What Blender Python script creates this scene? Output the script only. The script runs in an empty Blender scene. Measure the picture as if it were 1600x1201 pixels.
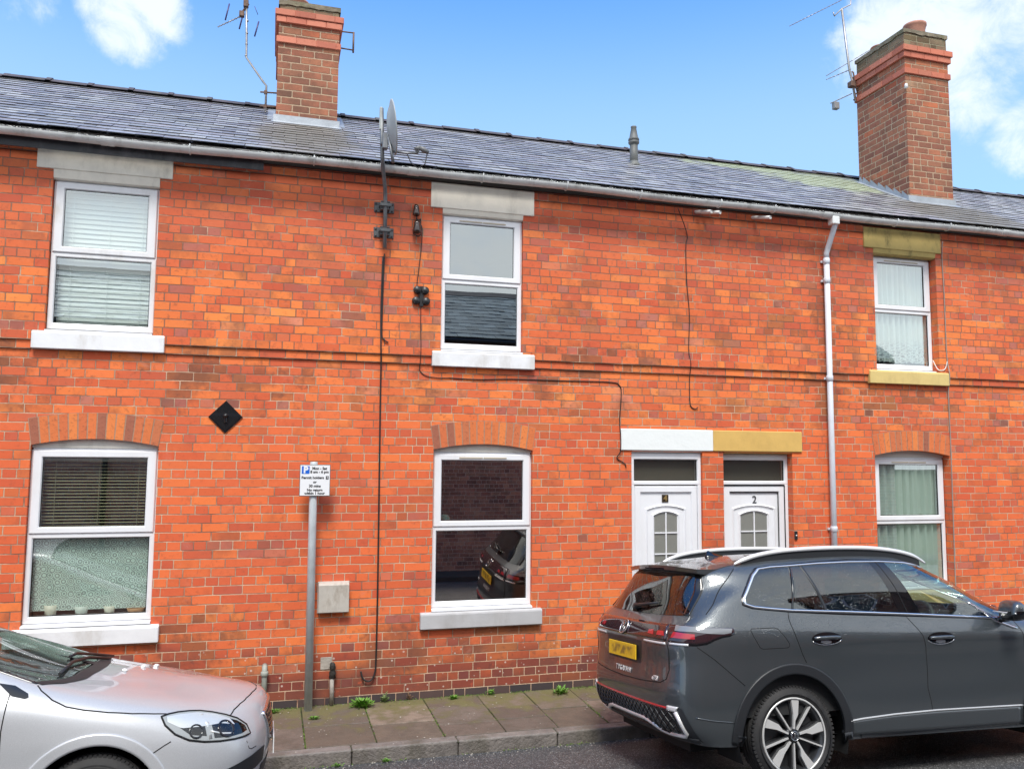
import bpy, bmesh, math, random
from mathutils import Vector, Matrix, Euler
from mathutils.bvhtree import BVHTree
rad = math.radians
SC = bpy.context.scene
COL = SC.collection

# ------------------------------------------------------------------ camera
cam_d = bpy.data.cameras.new('camera')
cam = bpy.data.objects.new('camera', cam_d); COL.objects.link(cam); SC.camera = cam
R_ = Vector((0.96076, -0.2773, 0.00706)); U_ = Vector((-0.03255, -0.08743, 0.99564)); F_ = Vector((0.27547, 0.9568, 0.09303))
cam.matrix_world = Matrix(((R_.x, U_.x, -F_.x, 0.0), (R_.y, U_.y, -F_.y, -8.619), (R_.z, U_.z, -F_.z, 2.383), (0, 0, 0, 1)))
cam_d.sensor_fit = 'HORIZONTAL'; cam_d.sensor_width = 36.0; cam_d.lens = 29.251
cam_d.clip_start = 0.05; cam_d.clip_end = 3000

# ------------------------------------------------------------------ node helper
class G:
    def __init__(s, tree):
        s.t = tree; s.n = tree.nodes; s.l = tree.links
    def node(s, kind, **kw):
        nd = s.n.new(kind)
        for k, v in kw.items(): setattr(nd, k, v)
        return nd
    def put(s, sock, v):
        if v is None: return
        if isinstance(v, bpy.types.NodeSocket): s.l.new(v, sock)
        else:
            if sock.type == 'RGBA' and len(v) == 3: v = (*v, 1)
            sock.default_value = v
    def m(s, op, a, b=None, c=None, clamp=False):
        nd = s.node('ShaderNodeMath', operation=op, use_clamp=clamp)
        for i, v in enumerate((a, b, c)): s.put(nd.inputs[i], v)
        return nd.outputs[0]
    def vm(s, op, a, b=None, out=0):
        nd = s.node('ShaderNodeVectorMath', operation=op)
        s.put(nd.inputs[0], a); s.put(nd.inputs[1], b)
        return nd.outputs[out]
    def comb(s, x, y, z):
        nd = s.node('ShaderNodeCombineXYZ')
        for i, v in enumerate((x, y, z)): s.put(nd.inputs[i], v)
        return nd.outputs[0]
    def sep(s, v):
        nd = s.node('ShaderNodeSeparateXYZ'); s.put(nd.inputs[0], v); return nd.outputs
    def noise(s, vec, scale, detail=3.0, rough=0.55, dist=0.0, out='Fac'):
        nd = s.node('ShaderNodeTexNoise'); s.put(nd.inputs['Vector'], vec)
        nd.inputs['Scale'].default_value = scale; nd.inputs['Detail'].default_value = detail
        nd.inputs['Roughness'].default_value = rough; nd.inputs['Distortion'].default_value = dist
        return nd.outputs[out]
    def white(s, vec, out='Value'):
        nd = s.node('ShaderNodeTexWhiteNoise', noise_dimensions='3D'); s.put(nd.inputs['Vector'], vec); return nd.outputs[out]
    def voronoi(s, vec, scale, feature='F1', out='Distance', rnd=1.0):
        nd = s.node('ShaderNodeTexVoronoi', feature=feature); s.put(nd.inputs['Vector'], vec)
        nd.inputs['Scale'].default_value = scale; nd.inputs['Randomness'].default_value = rnd
        return nd.outputs[out]
    def step(s, v, a, b, lo=0.0, hi=1.0):
        nd = s.node('ShaderNodeMapRange', interpolation_type='SMOOTHSTEP'); s.put(nd.inputs[0], v)
        nd.inputs[1].default_value = a; nd.inputs[2].default_value = b; nd.inputs[3].default_value = lo; nd.inputs[4].default_value = hi
        return nd.outputs[0]
    def mix(s, f, a, b, mode='MIX'):
        nd = s.node('ShaderNodeMix', data_type='RGBA', blend_type=mode)
        s.put(nd.inputs[0], f); s.put(nd.inputs[6], a); s.put(nd.inputs[7], b)
        return nd.outputs[2]
    def ramp(s, v, stops, interp='LINEAR'):
        nd = s.node('ShaderNodeValToRGB'); cr = nd.color_ramp; cr.interpolation = interp
        while len(cr.elements) < len(stops): cr.elements.new(0.5)
        for e, (p, c) in zip(cr.elements, stops): e.position = p; e.color = (*c, 1) if len(c) == 3 else c
        s.put(nd.inputs[0], v); return nd.outputs[0]
    def bump(s, h, dist, strength=1.0, normal=None):
        nd = s.node('ShaderNodeBump'); nd.inputs['Strength'].default_value = strength; nd.inputs['Distance'].default_value = dist
        s.put(nd.inputs['Height'], h); s.put(nd.inputs['Normal'], normal); return nd.outputs[0]
    def pos(s): return s.node('ShaderNodeNewGeometry').outputs['Position']
    def nor(s): return s.node('ShaderNodeNewGeometry').outputs['True Normal']
    def obj(s): return s.node('ShaderNodeTexCoord').outputs['Object']
    def attr(s, name): 
        nd = s.node('ShaderNodeAttribute'); nd.attribute_name = name; return nd.outputs['Color']
    def scale(s, v, xyz): 
        return s.vm('MULTIPLY', v, xyz)

# ------------------------------------------------------------------ world: sky, high cloud, bright cloud bank added behind the camera for soft light
world = bpy.data.worlds.new("World"); SC.world = world; world.use_nodes = True
g = G(world.node_tree); g.n.clear()
SUN_EL, SUN_AZ = rad(58), rad(196)      # compass style: 180 = behind the camera, over the street
sky = g.node('ShaderNodeTexSky', sky_type='NISHITA', sun_disc=False, sun_elevation=SUN_EL, sun_rotation=SUN_AZ,
             altitude=50, air_density=1.0, dust_density=0.6, ozone_density=2.2)
dirv = g.node('ShaderNodeTexCoord').outputs['Generated']
def cone(d, inner, outer):               # 1 near direction d, 0 away
    return g.step(g.vm('DOT_PRODUCT', dirv, tuple(Vector(d).normalized()), out=1), math.cos(rad(outer)), math.cos(rad(inner)))
def px_dir(x, y):
    return (F_ * 1300.04 + R_ * (x - 800) + U_ * (600.5 - y)).normalized()
cl_n = g.noise(g.scale(dirv, (1, 1, 1.7)), 5.5, 7, 0.58, 0.3)
cl_f = g.noise(dirv, 22, 9, 0.68, 0.5)
lump = g.m('ADD', g.m('MULTIPLY', cl_n, 0.55), g.m('MULTIPLY', cl_f, 0.45))
spot = cone(px_dir(212, 26), 0.2, 3.7)
spot = g.m('MAXIMUM', spot, g.m('MULTIPLY', cone(px_dir(165, 0), 0.2, 2.4), 0.8))
spot = g.m('MAXIMUM', spot, g.m('MULTIPLY', cone(px_dir(35, -14), 0.3, 2.8), 0.55))
spot = g.m('MAXIMUM', spot, cone(px_dir(1455, 60), 1.0, 7.0))
spot = g.m('MAXIMUM', spot, g.m('MULTIPLY', cone(px_dir(1520, 130), 0.6, 4.2), 0.92))
spot = g.m('MAXIMUM', spot, g.m('MULTIPLY', cone(px_dir(1612, 205), 0.3, 3.4), 0.9))
spot = g.m('MAXIMUM', spot, g.m('MULTIPLY', cone(px_dir(1740, -90), 4, 11), 0.95))
c1 = g.step(g.m('ADD', g.m('MULTIPLY', spot, 0.60), g.m('MULTIPLY', lump, 1.7)), 1.04, 1.50)
c1 = g.m('MULTIPLY', c1, g.step(spot, 0.0, 0.25))
dz = g.sep(dirv)
back = g.step(dz[1], 0.10, -0.45)        # unseen cloud added behind the camera to light the facade and panes
back = g.m('MULTIPLY', back, g.step(lump, 0.25, 0.60, 0.72, 1.0))
skyc = g.node('ShaderNodeHueSaturation'); skyc.inputs['Saturation'].default_value = 1.05; skyc.inputs['Value'].default_value = 1.0
g.put(skyc.inputs['Color'], g.mix(1.0, sky.outputs[0], (1.08, 1.50, 1.90), 'MULTIPLY'))
pale = g.mix(g.step(g.sep(dirv)[2], 0.54, 0.33, 0.0, 0.62), skyc.outputs[0], (2.9, 4.2, 5.4))
CLOUD = (6.0, 6.3, 6.7)
withc = g.mix(g.m('MULTIPLY', c1, 0.82), pale, CLOUD)
withc = g.mix(back, withc, (7.4, 7.7, 8.1))
bgn = g.node('ShaderNodeBackground'); g.put(bgn.inputs[0], withc); bgn.inputs[1].default_value = 0.11
g.l.new(bgn.outputs[0], g.node('ShaderNodeOutputWorld').inputs[0])

# ------------------------------------------------------------------ sun through thin cloud
sun_d = bpy.data.lights.new('sun', 'SUN'); sun_d.energy = 2.3; sun_d.angle = rad(17); sun_d.color = (1.0, 0.96, 0.90)
sun = bpy.data.objects.new('sun', sun_d); COL.objects.link(sun)
sd = Vector((math.sin(SUN_AZ) * math.cos(SUN_EL), math.cos(SUN_AZ) * math.cos(SUN_EL), math.sin(SUN_EL)))
sun.rotation_euler = sd.to_track_quat('Z', 'Y').to_euler(); sun.location = (0, -20, 30)
SC.view_settings.view_transform = 'Standard'; SC.view_settings.look = 'None'
SC.view_settings.exposure = 0.75; SC.view_settings.gamma = 1.0

# ------------------------------------------------------------------ scene helpers
def tag(o, label=None, cat=None, group=None, kind=None):
    if label: o['label'] = label
    if cat: o['category'] = cat
    if group: o['group'] = group
    if kind: o['kind'] = kind
    return o
def thing(name, label, cat, loc=(0, 0, 0), rot=(0, 0, 0), group=None):
    o = bpy.data.objects.new(name, None); COL.objects.link(o); o.location = loc; o.rotation_euler = rot
    o.empty_display_size = 0.1
    return tag(o, label, cat, group)
def obj(name, bm, mat, parent=None, smooth=False, local=True):
    """link a bmesh as ONE object; when a parent is given the bmesh is in the parent's own coordinates"""
    me = bpy.data.meshes.new(name)
    bmesh.ops.recalc_face_normals(bm, faces=bm.faces[:]) if not any(k is bm for k in KEEP) else None; KEEP.clear()
    bm.to_mesh(me); bm.free()
    for mm in (mat if isinstance(mat, (list, tuple)) else [mat]): me.materials.append(mm)
    if smooth:
        for p in me.polygons: p.use_smooth = True
    o = bpy.data.objects.new(name, me); COL.objects.link(o)
    if parent is not None: o.parent = parent
    return o
def smooth_by_angle(o, deg=35):
    me = o.data
    for p in me.polygons: p.use_smooth = True
    bm = bmesh.new(); bm.from_mesh(me)
    for e in bm.edges:
        if len(e.link_faces) == 2 and e.calc_face_angle(0) > rad(deg): e.smooth = False
    bm.to_mesh(me); bm.free()
    return o
KEEP = []
def new(): return bmesh.new()
def box(bm, x0, x1, y0, y1, z0, z1, bev=0.0, seg=1, mi=0, M=None):
    vs = [bm.verts.new((x, y, z)) for x in (x0, x1) for y in (y0, y1) for z in (z0, z1)]
    fs = [bm.faces.new([vs[i] for i in q]) for q in ((0, 1, 3, 2), (4, 6, 7, 5), (0, 4, 5, 1), (2, 3, 7, 6), (0, 2, 6, 4), (1, 5, 7, 3))]
    geo = list(fs)
    if bev > 0:
        es = list({e for f in fs for e in f.edges})
        r = bmesh.ops.bevel(bm, geom=es, offset=bev, segments=seg, affect='EDGES', profile=0.5)
        geo = list({f for f in r['faces']} | {f for f in fs if f.is_valid})
    if mi:
        for f in geo: f.material_index = mi
    if M is not None:
        bmesh.ops.transform(bm, matrix=M, verts=list({v for f in geo for v in f.verts}))
    return geo
def quad(bm, pts, mi=0):
    f = bm.faces.new([bm.verts.new(p) for p in pts]); f.material_index = mi; return f
def tube(bm, pts, r, n=8, cap=True, mi=0):
    pts = [Vector(p) for p in pts]; rs = r if isinstance(r, (list, tuple)) else [r] * len(pts)
    rings = []; up = None
    for i, p in enumerate(pts):
        d = (pts[min(i + 1, len(pts) - 1)] - pts[max(i - 1, 0)]).normalized()
        if up is None: up = Vector((0, 0, 1)) if abs(d.z) < 0.9 else Vector((0, 1, 0))
        s = d.cross(up).normalized(); up = s.cross(d).normalized()
        rings.append([bm.verts.new(p + (s * math.cos(a) + up * math.sin(a)) * rs[i]) for a in [2 * math.pi * k / n for k in range(n)]])
    for a, b in zip(rings, rings[1:]):
        for k in range(n):
            f = bm.faces.new((a[k], a[(k + 1) % n], b[(k + 1) % n], b[k])); f.material_index = mi; f.smooth = True
    if cap:
        bm.faces.new(rings[0][::-1]).material_index = mi; bm.faces.new(rings[-1]).material_index = mi
def lathe(bm, prof, n=24, M=None, mi=0, close=False):
    """profile (radius, height) about Z"""
    rings = []
    for r, h in prof:
        rings.append([bm.verts.new((r * math.cos(2 * math.pi * k / n), r * math.sin(2 * math.pi * k / n), h)) for k in range(n)])
    for a, b in zip(rings, rings[1:]):
        for k in range(n):
            f = bm.faces.new((a[k], a[(k + 1) % n], b[(k + 1) % n], b[k])); f.smooth = True; f.material_index = mi
    if not close:
        for rg in (rings[0], rings[-1]):
            if (rg[0].co - rg[n // 2].co).length > 1e-5: bm.faces.new(rg).material_index = mi
    if M is not None: bmesh.ops.transform(bm, matrix=M, verts=[v for rg in rings for v in rg])
def prism(bm, poly, d0, d1, axis='y', mi=0):
    """polygon (a,b) extruded along axis: y -> (a, d, b), x -> (d, a, b), z -> (a, b, d)"""
    def P(a, b, d): return {'y': (a, d, b), 'x': (d, a, b), 'z': (a, b, d)}[axis]
    A = [bm.verts.new(P(a, b, d0)) for a, b in poly]; B = [bm.verts.new(P(a, b, d1)) for a, b in poly]
    n = len(poly)
    bm.faces.new(A).material_index = mi; bm.faces.new(B[::-1]).material_index = mi
    for i in range(n): bm.faces.new((A[i], B[i], B[(i + 1) % n], A[(i + 1) % n])).material_index = mi
def text_mesh(body, size, bold=0.0, ext=0.0006):
    cu = bpy.data.curves.new('t', 'FONT'); cu.body = body; cu.size = size; cu.align_x = 'CENTER'; cu.align_y = 'CENTER'
    cu.extrude = ext; cu.offset = bold; cu.resolution_u = 3
    o = bpy.data.objects.new('t', cu); COL.objects.link(o)
    me = bpy.data.meshes.new_from_object(o.evaluated_get(bpy.context.evaluated_depsgraph_get()))
    bpy.data.objects.remove(o); bpy.data.curves.remove(cu)
    return me
def add_text(bm, body, size, M, bold=0.0, ext=0.0006):
    me = text_mesh(body, size, bold, ext); me.transform(M); bm.from_mesh(me); bpy.data.meshes.remove(me)
FRONT = Matrix.Rotation(rad(90), 4, 'X')       # text plane XY -> XZ, reading from -Y

# ------------------------------------------------------------------ materials
MATS = {}
def mat(name, color=(0.8, 0.8, 0.8), rough=0.5, metal=0.0, spec=0.5, coat=0.0, var=0.0, vscale=6.0, bump=0.0, bscale=40.0, dirt=None, dscale=3.0, damt=0.0):
    mt = bpy.data.materials.new(name); mt.use_nodes = True; MATS[name] = mt
    gg = G(mt.node_tree); b = gg.n['Principled BSDF']
    b.inputs['Roughness'].default_value = rough; b.inputs['Metallic'].default_value = metal
    b.inputs['Specular IOR Level'].default_value = spec; b.inputs['Coat Weight'].default_value = coat
    c = (*color, 1); col = None
    if var or damt or bump:
        p = gg.obj()
        if var:
            nn = gg.noise(p, vscale, 5, 0.6)
            lo = tuple(v * (1 - var) for v in color); hi = tuple(min(1, v * (1 + var)) for v in color)
            col = gg.ramp(nn, [(0.3, lo), (0.7, hi)])
        if damt:
            dn = gg.step(gg.noise(gg.scale(p, (1, 1, 0.45)), dscale, 7, 0.68), 0.48, 0.72, 0.0, damt)
            col = gg.mix(dn, col if col is not None else c, dirt)
        if bump:
            gg.put(b.inputs['Normal'], gg.bump(gg.noise(p, bscale, 4, 0.6), bump))
    gg.put(b.inputs['Base Color'], col if col is not None else c)
    return mt
def glass(name, trans=(0.8, 0.86, 0.84), refl=(0.92, 0.97, 0.96), base=0.22, rough=0.0):
    mt = bpy.data.materials.new(name); mt.use_nodes = True; gg = G(mt.node_tree); gg.n.clear()
    tr = gg.node('ShaderNodeBsdfTransparent'); gg.put(tr.inputs[0], trans)
    gl = gg.node('ShaderNodeBsdfGlossy'); gg.put(gl.inputs[0], refl); gl.inputs['Roughness'].default_value = rough
    gg.put(gl.inputs['Normal'], gg.bump(gg.noise(gg.obj(), 1.6, 1, 0.5), 0.0004))     # slight waviness of sealed units
    lw = gg.node('ShaderNodeLayerWeight'); lw.inputs[0].default_value = 0.5
    f = gg.m('ADD', base, gg.m('MULTIPLY', gg.m('POWER', lw.outputs['Facing'], 4.0), 1.0 - base))
    mx = gg.node('ShaderNodeMixShader'); gg.l.new(f, mx.inputs[0]); gg.l.new(tr.outputs[0], mx.inputs[1]); gg.l.new(gl.outputs[0], mx.inputs[2])
    gg.l.new(mx.outputs[0], gg.node('ShaderNodeOutputMaterial').inputs[0])
    return mt

def brick_material(name, z0, ch, bl, header_every, stops, mortar, jw, house=True, bumpd=0.006, u_off=0.0):
    mt = bpy.data.materials.new(name); mt.use_nodes = True; q = G(mt.node_tree); b = q.n['Principled BSDF']
    P = q.pos(); x, y, z = q.sep(P); nx = q.m('ABSOLUTE', q.sep(q.nor())[0])
    side = q.m('GREATER_THAN', nx, 0.6)
    u = q.m('ADD', q.m('MULTIPLY', x, q.m('SUBTRACT', 1.0, side)), q.m('MULTIPLY', q.m('ADD', y, bl * 0.25), side))
    wob = q.noise(q.comb(u, 0.0, z), 2.3, 2, 0.5)
    zz = q.m('ADD', z, q.m('MULTIPLY', q.m('SUBTRACT', wob, 0.5), 0.012))
    rowf = q.m('DIVIDE', q.m('SUBTRACT', zz, z0), ch); row = q.m('FLOOR', rowf); fz = q.m('SUBTRACT', rowf, row)
    rr = q.white(q.comb(row, 3.7, 1.3))
    if header_every:
        k = q.m('MODULO', q.m('ADD', row, 400.0), float(header_every))
        isH = q.m('COMPARE', k, 1.0, 0.3)
    else:
        isH = None
    w = bl if isH is None else q.m('SUBTRACT', bl, q.m('MULTIPLY', isH, bl * 0.5))
    off = q.m('ADD', q.m('MULTIPLY', q.m('MODULO', q.m('ADD', row, 400.0), 2.0), 0.5), q.m('MULTIPLY', rr, 0.22))
    jit = q.m('MULTIPLY', q.m('SUBTRACT', q.noise(q.comb(q.m('MULTIPLY', u, 1.0), q.m('MULTIPLY', row, 7.3), 0.0), 2.6, 1, 0.4), 0.5), 0.55)
    colf = q.m('ADD', q.m('ADD', q.m('DIVIDE', q.m('ADD', u, 40.0 + u_off), w), off), jit)
    col = q.m('FLOOR', colf); fu = q.m('SUBTRACT', colf, col)
    # some stretchers are two snapped headers
    idv = q.comb(col, row, side)
    snap = q.m('GREATER_THAN', q.white(q.vm('ADD', idv, (11.3, 5.1, 2.2))), 0.90)
    if isH is not None: snap = q.m('MULTIPLY', snap, q.m('SUBTRACT', 1.0, isH))
    fu2 = q.m('FRACT', q.m('MULTIPLY', fu, 2.0)); half = q.m('MULTIPLY', q.m('FLOOR', q.m('MULTIPLY', fu, 2.0)), snap)
    dmain = q.m('MULTIPLY', q.m('MINIMUM', fu, q.m('SUBTRACT', 1.0, fu)), w)
    dsnap = q.m('MULTIPLY', q.m('MINIMUM', fu2, q.m('SUBTRACT', 1.0, fu2)), bl * 0.5)
    du = q.m('ADD', q.m('MULTIPLY', dmain, q.m('SUBTRACT', 1.0, snap)), q.m('MULTIPLY', q.m('MINIMUM', dsnap, dmain), snap))
    dzv = q.m('MULTIPLY', q.m('MINIMUM', fz, q.m('SUBTRACT', 1.0, fz)), ch)
    rough_n = q.noise(P, 55, 4, 0.65)
    jn = q.m('MULTIPLY', q.m('SUBTRACT', rough_n, 0.5), jw * 1.5)
    # rounded corners
    cx = q.m('MAXIMUM', q.m('SUBTRACT', jw * 2.2, du), 0.0); cz = q.m('MAXIMUM', q.m('SUBTRACT', jw * 2.2, dzv), 0.0)
    d = q.m('SUBTRACT', jw * 2.2, q.m('SQRT', q.m('ADD', q.m('MULTIPLY', cx, cx), q.m('MULTIPLY', cz, cz))))
    d = q.m('ADD', d, jn)
    face = q.step(d, jw * 0.70, jw * 1.2)
    big = q.noise(q.scale(P, (0.75, 0.75, 1.0)), 0.9, 4, 0.6)
    idw = q.comb(q.m('ADD', col, q.m('MULTIPLY', half, 0.37)), row, q.m('ADD', side, 0.2))
    v = q.white(idw); v2 = q.white(q.vm('ADD', idw, (4.4, 8.8, 1.1)))
    rowshift = q.m('MULTIPLY', q.m('SUBTRACT', q.white(q.comb(row, 9.1, 0.4)), 0.5), 0.30)
    vv = q.m('ADD', q.m('ADD', q.m('MULTIPLY', v, 0.86), 0.12), q.m('ADD', rowshift, q.m('MULTIPLY', q.m('SUBTRACT', big, 0.5), 0.9)))
    if isH is not None: vv = q.m('SUBTRACT', vv, q.m('MULTIPLY', isH, 0.17))
    base = q.ramp(q.m('MULTIPLY', q.m('ADD', vv, 0.25), 0.667, clamp=True), stops)
    hsv = q.node('ShaderNodeHueSaturation'); q.put(hsv.inputs['Color'], base)
    q.put(hsv.inputs['Value'], q.m('ADD', 0.86, q.m('MULTIPLY', v2, 0.26))); q.put(hsv.inputs['Hue'], q.m('ADD', 0.494, q.m('MULTIPLY', v2, 0.010)))
    base = hsv.outputs[0]
    mott = q.noise(q.vm('ADD', P, q.scale(idw, (0.7, 0.9, 1.7))), 17, 5, 0.65)
    base = q.mix(q.step(mott, 0.52, 0.75, 0.0, 0.55), base, (0.20, 0.075, 0.05))
    base = q.mix(q.step(mott, 0.42, 0.25, 0.0, 0.30), base, (0.80, 0.27, 0.13))
    fine = q.noise(P, 210, 3, 0.6)
    base = q.mix(q.step(fine, 0.59, 0.74, 0.0, 0.34), base, (0.20, 0.06, 0.045))
    mcol = mortar
    if house:
        mcol = q.mix(q.step(q.m('ADD', q.noise(P, 2.4, 4, 0.65), q.step(z, 2.6, 3.8, 0.0, 0.10)), 0.42, 0.64), mortar, (0.27, 0.145, 0.10))
        # sooty brick in streaks and patches
        soot = q.step(q.m('ADD', q.noise(q.scale(P, (1.1, 1.1, 0.9)), 1.5, 5, 0.62), q.m('MULTIPLY', q.m('SUBTRACT', v, 0.5), 0.36)), 0.58, 0.76, 0.0, 0.55)
        base = q.mix(soot, base, (0.145, 0.068, 0.05))
        runs = None
        for (sx, sz, w_, h_) in ((6.46, 4.4, 0.30, 1.2), (6.46, 3.2, 0.34, 0.9), (1.35, 0.55, 0.55, 0.32), (2.35, 0.50, 0.6, 0.28), (2.85, 3.2, 0.25, 0.3), (1.45, 3.35, 0.22, 0.25), (5.0, 2.0, 0.25, 0.6), (-2.3, 3.2, 0.3, 0.4), (-0.75, 0.60, 0.5, 0.35), (3.3, 3.5, 0.9, 0.22), (-0.3, 3.2, 1.1, 0.18), (7.4, 3.15, 0.8, 0.25)):
            ax = q.m('DIVIDE', q.m('SUBTRACT', x, sx), w_); az = q.m('DIVIDE', q.m('SUBTRACT', z, sz), h_)
            e = q.m('SUBTRACT', 1.0, q.m('SQRT', q.m('ADD', q.m('MULTIPLY', ax, ax), q.m('MULTIPLY', az, az))))
            runs = e if runs is None else q.m('MAXIMUM', runs, e)
        runs = q.step(q.m('ADD', runs, q.m('ADD', q.m('MULTIPLY', q.m('SUBTRACT', v, 0.62), 1.3), q.m('MULTIPLY', q.m('SUBTRACT', mott, 0.5), 1.0))), 0.05, 0.75, 0.0, 0.62)
        base = q.mix(runs, base, (0.135, 0.062, 0.046))
        # upper courses pinker, eaves shade painted in as a darker red
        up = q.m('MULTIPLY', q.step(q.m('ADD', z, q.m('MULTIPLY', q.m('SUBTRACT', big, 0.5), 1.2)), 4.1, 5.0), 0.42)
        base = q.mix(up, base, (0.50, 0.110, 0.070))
        # the middle band of the wall is cleaner and redder
        midz = q.m('MULTIPLY', q.step(z, 3.0, 2.55), q.step(z, 0.75, 1.25))
        midz = q.m('MULTIPLY', midz, q.step(big, 0.30, 0.62, 0.15, 0.62))
        base = q.mix(midz, base, q.mix(v2, (0.64, 0.112, 0.048), (0.78, 0.150, 0.052)))
        # pale scrubbed salts
        salt = q.m('MULTIPLY', q.step(q.noise(q.scale(P, (1.0, 1.0, 1.3)), 2.1, 6, 0.7, 1.0), 0.60, 0.74), 0.34)
        base = q.mix(salt, base, (0.60, 0.27, 0.20))
        # damp, dark lower courses with chipped faces and pale specks
        zr = q.m('ADD', z, q.m('MULTIPLY', q.m('SUBTRACT', q.m('ADD', q.m('MULTIPLY', v, 0.5), q.m('MULTIPLY', big, 0.5)), 0.5), 0.75))
        low = q.step(zr, 0.62, 0.22, 0.0, 0.80)
        base = q.mix(low, base, q.mix(v2, (0.17, 0.045, 0.038), (0.105, 0.045, 0.042)))
        chip = q.m('MULTIPLY', q.step(q.noise(P, 9, 5, 0.7), 0.60, 0.66), q.step(z, 0.50, 0.25))
        base = q.mix(q.m('MULTIPLY', chip, 0.8), base, (0.50, 0.10, 0.05))
        spk = q.m('MULTIPLY', q.step(q.voronoi(P, 14.0), 0.17, 0.12), q.step(z, 0.75, 0.35))
        base = q.mix(q.m('MULTIPLY', spk, 0.75), base, (0.62, 0.52, 0.46))
        plinth = q.step(z, z0 + 0.004, z0 - 0.002)
        base = q.mix(plinth, base, q.mix(v2, (0.052, 0.045, 0.05), (0.10, 0.065, 0.06)))
    else:
        soot = q.step(q.noise(P, 2.6, 6, 0.7), 0.42, 0.70, 0.0, 0.55)
        base = q.mix(soot, base, (0.10, 0.065, 0.045))
    colr = q.mix(face, mcol, base)
    q.put(b.inputs['Base Color'], colr)
    b.inputs['Roughness'].default_value = 0.82; b.inputs['Specular IOR Level'].default_value = 0.25
    h = q.m('ADD', q.m('MULTIPLY', face, 1.0), q.m('ADD', q.m('MULTIPLY', mott, 0.30), q.m('MULTIPLY', fine, 0.16)))
    h = q.m('ADD', h, q.m('MULTIPLY', v2, 0.22))
    q.put(b.inputs['Normal'], q.bump(h, bumpd))
    return mt

CH = 0.0856; BZ0 = 3.404 - 39 * CH
RED = [(0.0, (0.20, 0.095, 0.072)), (0.07, (0.30, 0.115, 0.080)), (0.15, (0.47, 0.160, 0.115)), (0.22, (0.56, 0.140, 0.068)), (0.36, (0.68, 0.148, 0.058)),
       (0.52, (0.75, 0.172, 0.058)), (0.70, (0.79, 0.205, 0.058)), (0.84, (0.80, 0.245, 0.070)), (0.93, (0.68, 0.23, 0.14)), (1.0, (0.75, 0.19, 0.06))]
CHIM = [(0.0, (0.10, 0.062, 0.046)), (0.25, (0.24, 0.108, 0.070)), (0.5, (0.32, 0.132, 0.080)), (0.74, (0.40, 0.150, 0.085)), (0.90, (0.48, 0.14, 0.065)), (1.0, (0.38, 0.25, 0.16))]
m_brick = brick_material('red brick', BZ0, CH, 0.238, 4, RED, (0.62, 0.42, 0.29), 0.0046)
m_chim = brick_material('old chimney brick', 0.03, 0.0885, 0.236, 0, CHIM, (0.44, 0.31, 0.21), 0.0075, house=False, bumpd=0.012)
m_cap = brick_material('mossy cap brick', 0.03, 0.0885, 0.236, 0, [(0.0, (0.07, 0.062, 0.032)), (0.35, (0.15, 0.115, 0.062)), (0.7, (0.25, 0.165, 0.105)), (1.0, (0.22, 0.20, 0.12))], (0.26, 0.23, 0.15), 0.008, house=False, bumpd=0.015)
m_opp = brick_material('brown brick', 0.0, CH, 0.238, 4, [(0.0, (0.20, 0.13, 0.10)), (0.3, (0.42, 0.20, 0.14)), (0.6, (0.54, 0.28, 0.18)), (1.0, (0.60, 0.38, 0.25))], (0.62, 0.52, 0.42), 0.005, house=False)
def attr_mat(name, rough=0.8, bump=0.004, bscale=30, mott=0.5, dark=(0.12, 0.05, 0.04), spec=0.3, coat=0.0):
    mt = bpy.data.materials.new(name); mt.use_nodes = True; q = G(mt.node_tree); b = q.n['Principled BSDF']
    P = q.pos(); n1 = q.noise(P, bscale, 5, 0.65)
    c = q.mix(q.step(n1, 0.5, 0.75, 0.0, mott), q.attr('Col'), dark)
    q.put(b.inputs['Base Color'], c); b.inputs['Roughness'].default_value = rough; b.inputs['Specular IOR Level'].default_value = spec
    b.inputs['Coat Weight'].default_value = coat
    q.put(b.inputs['Normal'], q.bump(n1, bump)); return mt
m_arch = attr_mat('arch brick')
m_band = attr_mat('pressed red band brick', 0.7, 0.003, 20, 0.35, (0.25, 0.06, 0.04))
def colour_faces(o, fn):
    me = o.data; a = me.color_attributes.new('Col', 'FLOAT_COLOR', 'CORNER')
    for p in me.polygons:
        c = fn(p)
        for li in p.loop_indices: a.data[li].color = (*c, 1)
m_upvc = mat('white upvc', (0.80, 0.81, 0.84), 0.32, spec=0.5, var=0.03, vscale=2, dirt=(0.52, 0.50, 0.45), dscale=2.5, damt=0.22)
m_upvc_old = mat('older white upvc', (0.74, 0.75, 0.77), 0.38, dirt=(0.40, 0.36, 0.28), dscale=4, damt=0.40)
m_seal = mat('black gasket', (0.012, 0.012, 0.013), 0.5)
m_mastic = mat('cream mastic board', (0.66, 0.64, 0.58), 0.6, dirt=(0.30, 0.27, 0.22), dscale=5, damt=0.4)
m_sillw = mat('white painted stone', (0.78, 0.79, 0.81), 0.55, var=0.05, bump=0.002, bscale=14, dirt=(0.42, 0.38, 0.32), dscale=3.5, damt=0.45)
m_sillg = mat('grey painted stone', (0.47, 0.47, 0.48), 0.6, var=0.06, bump=0.002, bscale=14, dirt=(0.25, 0.23, 0.2), dscale=3.5, damt=0.3)
m_lintw = mat('bright white lintel paint', (0.80, 0.83, 0.82), 0.6, bump=0.004, bscale=9)
m_lintc = mat('off white lintel paint', (0.90, 0.84, 0.72), 0.6, var=0.05, bump=0.003, bscale=9, dirt=(0.30, 0.27, 0.21), dscale=3, damt=0.40)
m_lintd = mat('weathered grey lintel paint', (0.80, 0.76, 0.66), 0.65, var=0.08, bump=0.003, bscale=9, dirt=(0.22, 0.20, 0.16), dscale=3, damt=0.5)
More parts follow.
